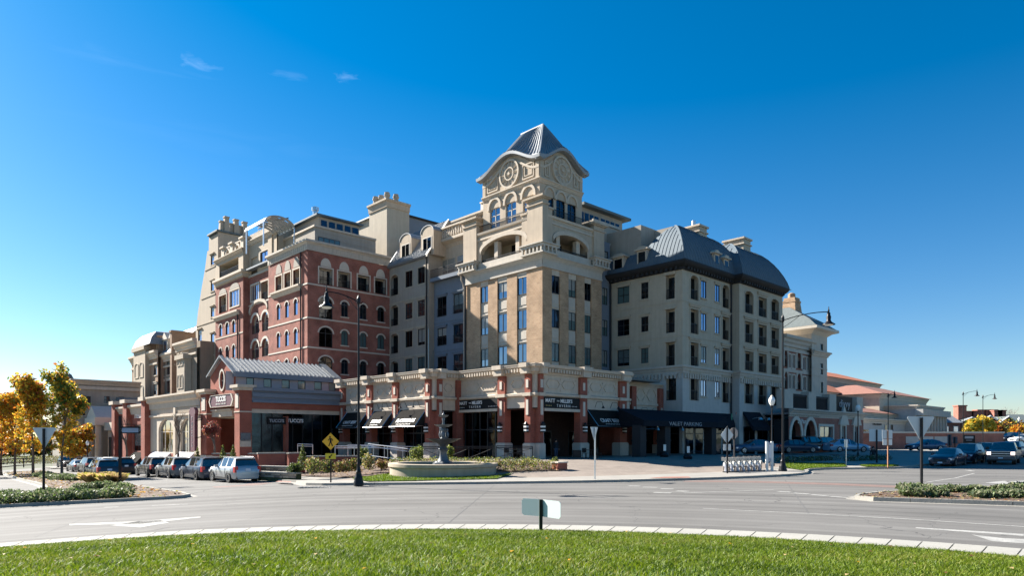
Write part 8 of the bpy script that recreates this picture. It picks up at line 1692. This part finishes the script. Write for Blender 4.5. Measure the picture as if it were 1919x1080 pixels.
# bike share kiosk
x, y, z = G(1438, 883, True); u = y/FP; t = thing('kiosk', 'slim white bike share kiosk panel between two posts', 'kiosk', (x, y, z), .25); H = 55*u
for dx, h_ in ((-1, H), (10, H*1.0)): sub('post', MB().box(dx*u-.09, dx*u+.09, -.05, .05, 0, h_).mesh('post', ['white_paint']), t)
sub('map_panel', MB().box(2*u, 8.5*u, -.03, .03, 17*u, H-2*u).mesh('map_panel', ['kiosk_grey']), t); sub('map_print', MB().box(3*u, 7.5*u, -.04, -.031, 24*u, H-6*u).mesh('map_print', ['plate_white']), t)
# share bikes in a dock
def bike(loc, rz, label, first=None):
    if first: return dup(first, loc, rz, label)
    t = thing('bicycle', label, 'bicycle', loc, rz, 'white share bikes docked in a row'); Rw = .33
    def wheel(x):
        w = bpy.data.objects.new('wheel', None); put(w, t, (XF[t][0][0]+rot2(x, 0, rz)[0], XF[t][0][1]+rot2(x, 0, rz)[1], loc[2]+Rw), rz); mb = MB(); pr = [(Rw*math.cos(2*PI*k/20), 0, Rw*math.sin(2*PI*k/20)) for k in range(21)]; mb.tube(pr, .025, 5); sub('tyre', mb.mesh('tyre', ['tyre_rubber']), w); mb = MB(); [mb.tube([(0, 0, 0), (Rw*.95*math.cos(k*PI/5), 0, Rw*.95*math.sin(k*PI/5))], .006, 3) for k in range(10)]; mb.lathe([(.05, -.03), (.05, .03)], 8); sub('spokes', mb.mesh('spokes', ['silver_metal']), w)
    wheel(-.52); wheel(.52); P = dict(bb=(0-.05, 0, .3), st=(-.22, 0, .72), hd=(.36, 0, .78), ra=(-.52, 0, Rw), fa=(.52, 0, Rw))
    sub('frame', MB().tube([P['bb'], P['st']], .03, 6).tube([P['bb'], (.15, 0, .42), P['hd']], .045, 6).tube([P['ra'], P['bb']], .02, 5).tube([P['ra'], P['st']], .018, 5).mesh('frame', ['white_paint']), t); sub('fork', MB().tube([P['fa'], P['hd'], (.32, 0, 1.0)], .022, 6).mesh('fork', ['white_paint']), t)
    for x in (-.52, .52): n = 9; sub('mudguard', MB().add([(x+(Rw+.05)*math.cos(.25+2.6*k/n), s*.06, Rw+(Rw+.05)*math.sin(.25+2.6*k/n)) for k in range(n+1) for s in (-1, 1)], [(2*k, 2*k+1, 2*k+3, 2*k+2) for k in range(n)]).mesh('mudguard', ['white_paint']), t)
    sub('skirt_guard', MB().box(-.75, -.35, -.04, -.03, .35, .66).mesh('skirt_guard', ['white_paint']), t); sub('seat', MB().tube([P['st'], (-.26, 0, .9)], .018, 5).prism([(-.42, .9), (-.1, .93), (-.1, .97), (-.42, .98)], -.07, .07).mesh('seat', ['trim_black']), t)
    sub('handlebar', MB().tube([(.32, 0, 1.0), (.34, -.12, 1.08), (.2, -.3, 1.05)], .015, 5).tube([(.32, 0, 1.0), (.34, .12, 1.08), (.2, .3, 1.05)], .015, 5).mesh('handlebar', ['trim_black']), t); sub('basket', MB().box(.45, .72, -.2, .2, .78, 1.0).mesh('basket', ['white_trim']), t); sub('pedal', MB().box(-.12, .02, -.2, -.1, .27, .3).box(-.02, .12, .1, .2, .3, .33).mesh('pedal', ['trim_black']), t); sub('chain_guard', MB().box(-.5, .05, -.06, -.04, .26, .38).mesh('chain_guard', ['silver_metal']), t); return t
a, b = G(1360, 886, True), G(1432, 882.5, True); words = ('leftmost of the docked white share bikes', 'second share bike from the diamond sign', 'third share bike from the diamond sign', 'middle share bike in the dock', 'share bike with basket right of the middle one', 'second share bike from the kiosk post', 'share bike nearest the kiosk post'); first = None
for k in range(7):
    q = (k+.4)/7; loc = (a[0]+(b[0]-a[0])*q, a[1]+(b[1]-a[1])*q+.35, pz(a[0]+(b[0]-a[0])*q, a[1]+.3)); r = bike(loc, -PI/2-.55+random.uniform(-.05, .05), words[k], first); first = first or r
dk = thing('bike_dock', 'low dark dock rail holding the share bikes', 'bike rack', a, math.atan2(b[1]-a[1], b[0]-a[0])); Ld = math.dist(a[:2], b[:2]); sub('rail', MB().box(-.2, Ld+.4, -.15, .1, 0, .06).mesh('rail', ['black_iron']), dk)
for k in range(7): sub('dock_post', MB().prism([(Ld*(k+.4)/7-.3, 0), (Ld*(k+.4)/7-.05, 0), (Ld*(k+.4)/7-.3, .55), (Ld*(k+.4)/7-.38, .55)], -.1, .02).mesh('dock_post', ['kiosk_grey']), dk)

railing('rail_fence', 'low dark rail fence on the far left verge between the tree trunks', rpx((-30, 884, 70), (28, 878, 74), (60, 876, 78)), 1.0, 'black_iron', (1, .6, .25), None, 2.2, .05)
# ================================================================== VEHICLES
def paint(name, col, metal=.3, rough=.38): m = plain(name, col, rough, metal, .4, .35); return m
paint('paint_silver', (.42, .43, .44), .6); paint('paint_navy', (.018, .026, .05)); paint('paint_grey', (.17, .175, .18), .5); paint('paint_black', (.012, .012, .014)); paint('paint_charcoal', (.055, .058, .065)); paint('paint_white', (.68, .68, .66), 0); paint('paint_blue', (.05, .10, .17)); paint('paint_sky', (.22, .36, .48), .3); paint('paint_champagne', (.34, .29, .27), .4)
plain('car_glass', (.015, .022, .028), .03, 0, 1.0); MATS['car_glass'].node_tree.nodes['Principled BSDF'].inputs['IOR'].default_value = 1.9
SHAPES = {   # x, top, belt, half width of the roof line as a share, flags
 'suv': dict(L=4.9, W=.96, st=[(0,.72,.62,.62),(.1,.93,.82,.78),(.35,1.02,.92,.84),(1.25,1.13,1.03,.84),(1.5,1.18,1.06,.80),(2.15,1.66,1.08,.70),(2.32,1.72,1.09,.70),(2.42,1.73,1.09,.70),(3.28,1.75,1.1,.70),(3.38,1.75,1.1,.70),(4.2,1.71,1.12,.69),(4.42,1.68,1.13,.68),(4.76,1.17,1.12,.86),(4.88,1.02,.96,.84),(4.9,.7,.66,.80)], ws=(4,), bl=(11,), sg=(4,5,7,9), wx=(.92,3.88), r=.37, zb=.30),
 'van': dict(L=5.1, W=.98, st=[(0,.68,.6,.6),(.12,.9,.8,.78),(.4,1.0,.9,.84),(.95,1.1,1.0,.84),(1.2,1.15,1.03,.80),(2.1,1.66,1.06,.72),(2.25,1.72,1.07,.72),(2.35,1.73,1.07,.72),(3.35,1.75,1.08,.72),(3.45,1.75,1.08,.72),(4.55,1.71,1.1,.72),(4.72,1.69,1.1,.71),(5.0,1.08,1.04,.88),(5.08,.95,.9,.86),(5.1,.62,.58,.82)], ws=(4,), bl=(11,), sg=(4,5,7,9), wx=(.9,3.95), r=.34, zb=.26),
 'sedan': dict(L=4.75, W=.91, st=[(0,.6,.52,.6),(.1,.74,.66,.78),(.4,.83,.74,.84),(1.2,.95,.86,.84),(1.45,.98,.88,.80),(2.2,1.40,.90,.66),(2.35,1.43,.91,.65),(2.45,1.44,.91,.65),(3.0,1.44,.92,.65),(3.1,1.44,.92,.65),(3.55,1.38,.93,.65),(3.62,1.36,.93,.65),(4.25,1.04,.96,.78),(4.68,1.0,.9,.82),(4.75,.62,.58,.78)], ws=(4,), bl=(11,), sg=(4,5,7,9), wx=(.9,3.7), r=.33, zb=.22),
}
def arc_strip(cx, cz, r0, r1, y0, y1, n=12, a0=-.12, a1=PI+.12):
    mb = MB(); vs = []
    for k in range(n+1):
        a = a0+(a1-a0)*k/n
        for r, y in ((r0, y0), (r1, y0), (r1, y1)): vs.append((cx+r*math.cos(a), y, cz+r*math.sin(a)))
    return mb.add(vs, [f for k in range(n) for f in ((3*k, 3*k+1, 3*k+4, 3*k+3), (3*k+1, 3*k+2, 3*k+5, 3*k+4))])
def car_meshes(kind, pm):
    d = SHAPES[kind]; L_, Wd, zb = d['L'], d['W'], d['zb']; bd = MB(); gl = MB(); sec = []
    for (x, zt, zbelt, wt) in d['st']:
        nose = min(1, .80+.22*min(x, L_-x)/.5); w = Wd*min(1, nose)
        mid = zb+(zbelt-zb)*.55; sec.append([(x, 0, zb), (x, w*.90, zb), (x, w*.97, zb+.12), (x, w, mid), (x, w*.975, zbelt-.05), (x, w*.93, zbelt), (x, Wd*wt, zt-.03), (x, Wd*wt*.8, zt), (x, 0, zt+.025)])
    n = len(sec[0])
    for i in range(len(sec)-1):
        for j in range(n-1):
            for sgn in (1, -1):
                q = [(x-L_/2, y*sgn, z) for x, y, z in (sec[i][j], sec[i][j+1], sec[i+1][j+1], sec[i+1][j])]
                if sgn < 0: q = q[::-1]
                isg = (j == 5 and i in d['sg']) or (j in (6, 7) and i in d['ws']) or (j in (6, 7) and i in d['bl'])
                (gl if isg else bd).add(q, [(3, 2, 1, 0)])
    for s_ in (sec[0], sec[-1]):
        pts = [(x-L_/2, y, z) for x, y, z in s_]+[(x-L_/2, -y, z) for x, y, z in s_[::-1][1:-1]]; bd.poly(pts if s_ is sec[0] else pts[::-1])
    return bd, gl
CARM = {}
def make_car(kind, pm, label, loc, rz, group, alloy='alloy', wheelside=True):
    d = SHAPES[kind]; L_, Wd, r = d['L'], d['W'], d['r']; t = thing('parked_car' if group != 'moving' else 'moving_car', label, 'car', loc, rz, None if group == 'moving' else group)
    key = (kind, pm)
    if key not in CARM:
        b, g = car_meshes(kind, pm); import bmesh
        def weld(mb, nm, m):
            me = mb.mesh(nm, [m]); bm = bmesh.new(); bm.from_mesh(me); bmesh.ops.remove_doubles(bm, verts=bm.verts, dist=.001); bmesh.ops.recalc_face_normals(bm, faces=bm.faces); bm.to_mesh(me); bm.free(); return smooth(me, 38)
        CARM[key] = (weld(b, 'body', pm), weld(g, 'window', 'car_glass'))
    bm_, gm_ = CARM[key]; sub('body', bm_, t); sub('window', gm_, t); st = d['st']; zr = st[-2][2]; zf_ = st[1][2]
    for x in d['wx']:
        for s_ in (-1, 1):
            w = bpy.data.objects.new('wheel', None); wx, wy = rot2(x-L_/2, s_*(Wd-.10), rz); put(w, t, (loc[0]+wx, loc[1]+wy, loc[2]+r), rz)
            def tm():
                mb = MB().lathe([(r*.62, -.12), (r*.96, -.12), (r, -.08), (r, .08), (r*.96, .12), (r*.62, .12)], 22, cap=False); mb.v = [(a, c, b) for a, b, c in mb.v]; return smooth(mb.mesh('tyre', ['tyre_rubber']), 50)
            def rm():
                mb = MB(); o = .105*s_
                mb.add(*disc(r*.63, o*.55, o*.6, 20))
                m2 = MB()
                for k in range(5):
                    a = k*2*PI/5+.3; c, s2 = math.cos(a), math.sin(a); c2, s3 = math.cos(a+.28), math.sin(a+.28); c4, s4 = math.cos(a-.28), math.sin(a-.28)
                    m2.add([(.04*r, o*1.08, .04*r), (r*.6*c2, o, r*.6*s3), (r*.6*c4, o, r*.6*s4)], [(0, 1, 2), (2, 1, 0)])
                ring(m2, [(r*.66*math.cos(2*PI*k/20), r*.66*math.sin(2*PI*k/20)) for k in range(20)], [(r*.56*math.cos(2*PI*k/20), r*.56*math.sin(2*PI*k/20)) for k in range(20)], o*1.1, o*.8)
                mb.m = [1]*len(mb.f); m2.m = [0]*len(m2.f); b = len(mb.v); mb.v += m2.v; mb.f += [tuple(i+b for i in f) for f in m2.f]; mb.m += m2.m; return mb.mesh('rim', [alloy, 'trim_black'])
            sub('tyre', cached(('ty', r), tm), w); sub('rim', cached(('ri', r, s_, alloy), rm), w)
            sub('wheel_arch', arc_strip(x-L_/2, r+.02, r*.98, r*1.22, s_*(Wd-.06), s_*(Wd+.012)).mesh('wheel_arch', ['trim_black'] if kind == 'suv' and pm != 'paint_silver' else ['trim_black']), t)
    sub('sill_trim', MB().box(d['wx'][0]-L_/2+r*1.15, d['wx'][1]-L_/2-r*1.15, -Wd*.985, Wd*.985, d['zb']-.06, d['zb']+.10).box(-L_/2+.02, -L_/2+.5, -Wd*.78, Wd*.78, d['zb']-.05, d['zb']+.12).box(L_/2-.5, L_/2-.02, -Wd*.80, Wd*.80, d['zb']-.05, d['zb']+.18).mesh('sill_trim', ['trim_black']), t)
    for s_ in (-1, 1):
        y0, y1 = sorted((s_*Wd*.60, s_*Wd*.90)); x0 = -L_/2; sub('headlight', MB().box(x0+.04, x0+.34, y0, y1, zf_-.16, zf_+.0).mesh('headlight', ['head_clear']), t)
        y0, y1 = sorted((s_*Wd*.70, s_*Wd*.945)); tall = .42 if kind != 'sedan' else .2
        sub('tail_light', MB().box(L_/2-.30, L_/2-.015, y0, y1, zr-.22, zr-.22+tall if kind == 'sedan' else zr+.18).mesh('tail_light', ['tail_red']), t)
        xm = st[4][0]-L_/2+.35; y0, y1 = sorted((s_*Wd*.96, s_*(Wd+.2))); sub('mirror', MB().box(xm, xm+.16, y0, y1, st[4][2]-.02, st[4][2]+.14).mesh('mirror', [pm]), t)
        sub('door_handle', MB().box(-.25, -.05, s_*(Wd*.985)-.012, s_*(Wd*.985)+.02, st[4][2]-.14, st[4][2]-.1).box(.75, .95, s_*(Wd*.985)-.012, s_*(Wd*.985)+.02, st[4][2]-.13, st[4][2]-.09).mesh('door_handle', [pm]), t)
        for xg in (d['st'][6][0]-L_/2-.62, d['st'][8][0]-L_/2-.0, d['st'][9][0]-L_/2+.85): sub('door_gap', MB().box(xg-.007, xg+.007, s_*Wd-.012, s_*(Wd)+.002, d['zb']+.12, st[4][2]-.08).mesh('door_gap', ['trim_black']), t)
    sub('licence_plate', MB().box(L_/2-.01, L_/2+.03, -.17, .17, zr-.12, zr+.04).mesh('licence_plate', ['plate_white']), t); sub('grille', MB().box(-L_/2-.012, -L_/2+.1, -Wd*.5, Wd*.5, zf_-.32, zf_-.05).mesh('grille', ['trim_black']), t); sub('front_plate', MB().box(-L_/2-.03, -L_/2, -.17, .17, zf_-.42, zf_-.30).mesh('front_plate', ['plate_white']), t)
    if kind in ('suv', 'van'): sub('roof_rail', MB().box(-.35, L_*.38, -Wd*.66, -Wd*.62, st[8][1]+.0, st[8][1]+.05).box(-.35, L_*.38, Wd*.62, Wd*.66, st[8][1]+.0, st[8][1]+.05).mesh('roof_rail', ['silver_metal' if pm in ('paint_silver', 'paint_grey') else 'trim_black']), t); sub('rear_spoiler', MB().box(st[11][0]-L_/2-.1, st[11][0]-L_/2+.14, -Wd*.66, Wd*.66, st[11][1]-.02, st[11][1]+.03).mesh('rear_spoiler', [pm]), t)
    return t
# the car front points along local -x; left street runs along UL (away), cars face away: front = UL
AW = math.atan2(-UL[1], -UL[0])
def lcar(kind, pm, label, t_, off=1.3, group='cars parked along the left kerb', alloy='alloy', flip=False, jit=0):
    x, y = -12.7-.691*t_-UR[0]*off, 43.1+.723*t_-UR[1]*off; sl = math.atan(.03*.691); c = make_car(kind, pm, label, (x, y, gz(x)+.0), AW+jit+(PI if flip else 0), group, alloy); return c
lcar('suv', 'paint_silver', 'silver crossover parked first in the row nearest the plaza', 8.6, 1.45); lcar('van', 'paint_navy', 'dark blue minivan parked behind the silver crossover', 15.2); lcar('suv', 'paint_grey', 'mid grey crossover parked ahead of the dark blue minivan', 21.6); lcar('suv', 'paint_black', 'black crossover parked ahead of the mid grey one', 27.5)
lcar('suv', 'paint_charcoal', 'charcoal crossover driving away in the left lane', 26.5, 5.6, 'moving'); lcar('suv', 'paint_black', 'very dark crossover parked far along the left kerb', 38.5); lcar('suv', 'paint_white', 'white crossover parked far along the left kerb', 44.5); lcar('suv', 'paint_charcoal', 'charcoal crossover parked ahead of the white one', 51); lcar('sedan', 'paint_grey', 'grey saloon at the far end of the left parked row', 57)
lcar('sedan', 'paint_champagne', 'pinkish grey saloon across the left street', 74, -2.5, 'moving', 'alloy', True); lcar('suv', 'paint_black', 'black crossover behind the pinkish grey saloon', 81, -2.0, 'moving', 'alloy', True)
# right: row facing us along the right street
RWz = math.atan2(UR[1], UR[0]); n_ = 0
for k, (kind, pm, lab) in enumerate((('sedan', 'paint_navy', 'dark navy hatchback first in the right kerb row'), ('suv', 'paint_navy', 'dark crossover parked second in the right kerb row'), ('suv', 'paint_charcoal', 'dark grey crossover third in the right kerb row'), ('sedan', 'paint_grey', 'grey car fourth in the right kerb row'), ('suv', 'paint_blue', 'bluish crossover fifth in the right kerb row'), ('sedan', 'paint_blue', 'blue saloon at the end of the right kerb row'))):
    t_ = 6.0+k*6.1; x, y = 31+.723*t_+UR[1]*1.25, 53.4+.691*t_-UR[0]*1.25; make_car(kind, pm, lab, (x, y, gz(x)), RWz, 'cars parked along the right kerb')
# valet court
for px, py, D, kind, pm, rz, lab in ((1412, 850, 72, 'sedan', 'paint_blue', .15, 'teal blue saloon parked side on behind the bike rack'), (1492, 849, 76, 'sedan', 'paint_navy', PI+.1, 'dark blue saloon side on under the lamp arm'), (1520, 846, 82, 'suv', 'paint_black', PI+.35, 'black crossover with sloping rear in the valet court'), (1548, 846, 86, 'suv', 'paint_charcoal', PI+.5, 'charcoal crossover behind the black one in the valet court'), (1586, 848, 76, 'sedan', 'paint_sky', PI+.12, 'pale blue saloon side on by the white parking sign'), (1735, 845, 88, 'sedan', 'paint_blue', .1, 'blue car crossing in front of the brick wall')):
    x, y, z = pxw(px, py, D); make_car(kind, pm, lab, (x, y, z), rz, 'cars in the valet court' if px < 1700 else 'moving')
x, y, z = pxw(1894, 829, 125); make_car('suv', 'paint_navy', 'dark crossover far beyond the end of the brick wall', (x, y, z), .2, 'moving'); x, y, z = pxw(1917, 830, 120); make_car('sedan', 'paint_white', 'white car cut by the right picture edge far behind', (x, y, z), .2, 'moving')
# pickup truck coming towards us
def pickup(loc, rz):
    t = thing('pickup_truck', 'dark blue pickup truck with chrome grille driving towards the circle', 'truck', loc, rz); W_ = 1.0; import bmesh
    st = [(0, .95, .62), (.06, 1.12, .70), (.3, 1.2, .88), (1.4, 1.26, .90), (1.65, 1.28, .86), (2.3, 1.84, .72), (2.5, 1.88, .72), (3.5, 1.86, .72), (3.7, 1.8, .72), (3.78, 1.3, .9), (5.75, 1.28, .92), (5.8, .8, .9)]; bd, gl = MB(), MB(); L_ = 5.8; zb = .42; sec = []
    for x, zt, wt in st: w = W_*min(1, .9+.12*min(x, .5)/.5); cab = zt > 1.5; zbelt = 1.2 if cab else zt-.1; sec.append([(x, 0, zb), (x, w*.95, zb), (x, w, .75), (x, w*.98, zbelt-.04), (x, w*.94, zbelt), (x, W_*wt, zt-.04), (x, 0, zt+.02)])
    for i in range(len(sec)-1):
        for j in range(6):
            for s_ in (1, -1):
                q = [(x-L_/2, y*s_, z) for x, y, z in (sec[i][j], sec[i][j+1], sec[i+1][j+1], sec[i+1][j])]; q = q if s_ < 0 else q[::-1]; g = (j == 5 and i in (4, 8)) or (j == 4 and i in (4, 6)); (gl if g else bd).add(q, [(0, 1, 2, 3)])
    for s_ in (sec[0], sec[-1]): bd.poly([(x-L_/2, y, z) for x, y, z in s_]+[(x-L_/2, -y, z) for x, y, z in s_[::-1][1:-1]])
    for mb, nm, m in ((bd, 'body', 'paint_navy'), (gl, 'window', 'car_glass')):
        me = mb.mesh(nm, [m]); bm = bmesh.new(); bm.from_mesh(me); bmesh.ops.remove_doubles(bm, verts=bm.verts, dist=.001); bmesh.ops.recalc_face_normals(bm, faces=bm.faces); bm.to_mesh(me); bm.free(); sub(nm, smooth(me, 35), t)
    x0 = -L_/2; sub('grille', MB().box(x0-.03, x0+.05, -.66, .66, .72, 1.08, 0).box(x0-.05, x0-.031, -.66, .66, .88, .94, 1).box(x0-.05, x0-.031, -.68, .68, 1.06, 1.1, 1).box(x0-.05, x0-.031, -.68, .68, .70, .74, 1).mesh('grille', ['trim_black', 'silver_metal']), t); sub('bumper', MB().box(x0-.12, x0+.25, -.98, .98, .45, .68).mesh('bumper', ['dark_alloy']), t); sub('bumper_valance', MB().box(x0-.1, x0+.2, -.9, .9, .34, .449).mesh('bumper_valance', ['trim_black']), t); sub('licence_plate', MB().box(x0-.14, x0-.12, -.16, .16, .5, .6).mesh('licence_plate', ['plate_white']), t)
    for s_ in (-1, 1):
        y0, y1 = sorted((s_*.68, s_*.95)); sub('headlight', MB().box(x0-.03, x0+.14, y0, y1, .80, 1.06).mesh('headlight', ['head_lit']), t); y0, y1 = sorted((s_*.98, s_*1.24)); sub('mirror', MB().box(-1.05, -.9, y0, y1, 1.22, 1.46).mesh('mirror', ['trim_black']), t)
        for x in (.95, 4.55):
            mb = MB().lathe([(.2, -.14), (.38, -.14), (.40, -.1), (.40, .1), (.38, .14), (.2, .14)], 20, cap=False); mb.v = [(a+x+x0, c+s_*.84, b+.40) for a, b, c in mb.v]; sub('wheel', mb.mesh('wheel', ['tyre_rubber']), t); sub('rim', MB().add([(a+x+x0, b+s_*.9, c+.40) for a, b, c in disc(.25, 0, s_*.06, 16)[0]], disc(.25, 0, .06, 16)[1]).mesh('rim', ['alloy']), t)
    return t
m, n__, l__, p__ = _new('head_lit'); p__.inputs['Base Color'].default_value = (.8, .75, .7, 1); p__.inputs['Emission Color'].default_value = (1, .78, .7, 1); p__.inputs['Emission Strength'].default_value = .9
x, y, z = pxw(1882, 870, 59); pickup((x, y, gz(x)), RWz+.10)

# ================================================================== PEOPLE
def person(label, loc, rz, H, top, leg, hairc, pose=0):
    t = thing('person', label, 'person', loc, rz); k = H/1.75
    J = {'pel': (0, 0, .96), 'sp': (0, .01, 1.18), 'ch': (0, 0, 1.38), 'nk': (0, -.01, 1.50), 'hd0': (0, -.02, 1.58), 'hd1': (0, -.03, 1.70)}
    V = []; E = []; Rr = []; ix = {}
    def add(n, p, r, par=None): ix[n] = len(V); V.append(tuple(c*k for c in p)); Rr.append(r*k); E.append((ix[par], ix[n])) if par else None
    add('pel', J['pel'], .155); add('sp', J['sp'], .14, 'pel'); add('ch', J['ch'], .165, 'sp'); add('nk', J['nk'], .06, 'ch'); add('h0', J['hd0'], .085, 'nk'); add('h1', J['hd1'], .095, 'h0')
    for s in (-1, 1):
        n = 'l' if s < 0 else 'r'; add('sh'+n, (s*.19, 0, 1.42), .075, 'ch'); add('el'+n, (s*.26, .04+.05*pose, 1.13), .05, 'sh'+n); add('wr'+n, (s*.25, -.06-.1*pose, .90), .036, 'el'+n); add('ha'+n, (s*.24, -.10-.1*pose, .80), .034, 'wr'+n)
        add('hp'+n, (s*.10, 0, .90), .105, 'pel'); add('kn'+n, (s*.11, -.03+s*.04, .50), .075, 'hp'+n); add('an'+n, (s*.12, .02+s*.08, .09), .05, 'kn'+n); add('to'+n, (s*.13, -.15+s*.08, .04), .045, 'an'+n)
    me = bpy.data.meshes.new('body'); me.from_pydata(V, E, []); o = bpy.data.objects.new('body', me); put(o, t, loc, rz); o.modifiers.new('skin', 'SKIN'); sv = me.skin_vertices[0].data
    for i, r in enumerate(Rr): sv[i].radius = (r, r*(.72 if i in (0, 1, 2) else 1))
    sv[0].use_root = True; o.modifiers.new('sub', 'SUBSURF').levels = 2; o.modifiers['sub'].render_levels = 2; dg = bpy.context.evaluated_depsgraph_get(); m2 = bpy.data.meshes.new_from_object(o.evaluated_get(dg)); o.modifiers.clear(); o.data = m2
    for m in (leg, top, 'skin_tone', 'shoe'): m2.materials.append(MATS[m])
    for f in m2.polygons:
        c = f.center/k; f.material_index = 3 if c.z < .10 else 0 if c.z < .95 and abs(c.x) < .22 else 2 if c.z > 1.5 or (abs(c.x) > .2 and c.z < .9) else 1; f.use_smooth = True
    sub('hair', MB().lathe([(.105, 1.62), (.112, 1.70), (.09, 1.78), (.03, 1.815)], 14, (0, .015, 0)).mesh('hair', [hairc]), t)
    for s in (-1, 1): sub('eye', MB().lathe([(.012, 0), (.012, .016)], 6, (s*.035, -.122, 1.66)).mesh('eye', ['sign_black']), t)
    sub('nose', MB().prism([(-.014, 1.61), (.014, 1.61), (0, 1.66)], -.145, -.11).mesh('nose', ['skin_tone']), t); sub('mouth', MB().box(-.025, .025, -.124, -.11, 1.575, 1.585).mesh('mouth', ['maroon_paint']), t); return t
plain('skin_tone', (.48, .28, .20), .6); plain('shoe', (.5, .5, .5), .7); plain('shirt_dark', (.02, .02, .025), .9); plain('trousers_khaki', (.33, .29, .22), .9); plain('trousers_blue', (.06, .08, .13), .9); plain('hair_dark', (.02, .014, .01), .8)
x, y, z = pxw(1042, 857, 62); person('person in dark top and jeans standing in the shaded tavern entrance', (x, y, .8), .4, 1.75, 'shirt_dark', 'trousers_blue', 'hair_dark', .3)
x, y, z = pxw(1636.5, 872.5, 66); person('person in black shirt and khaki trousers standing beside the parked cars', (x, y, z), -.1, 1.78, 'shirt_dark', 'trousers_khaki', 'hair_dark', .2)
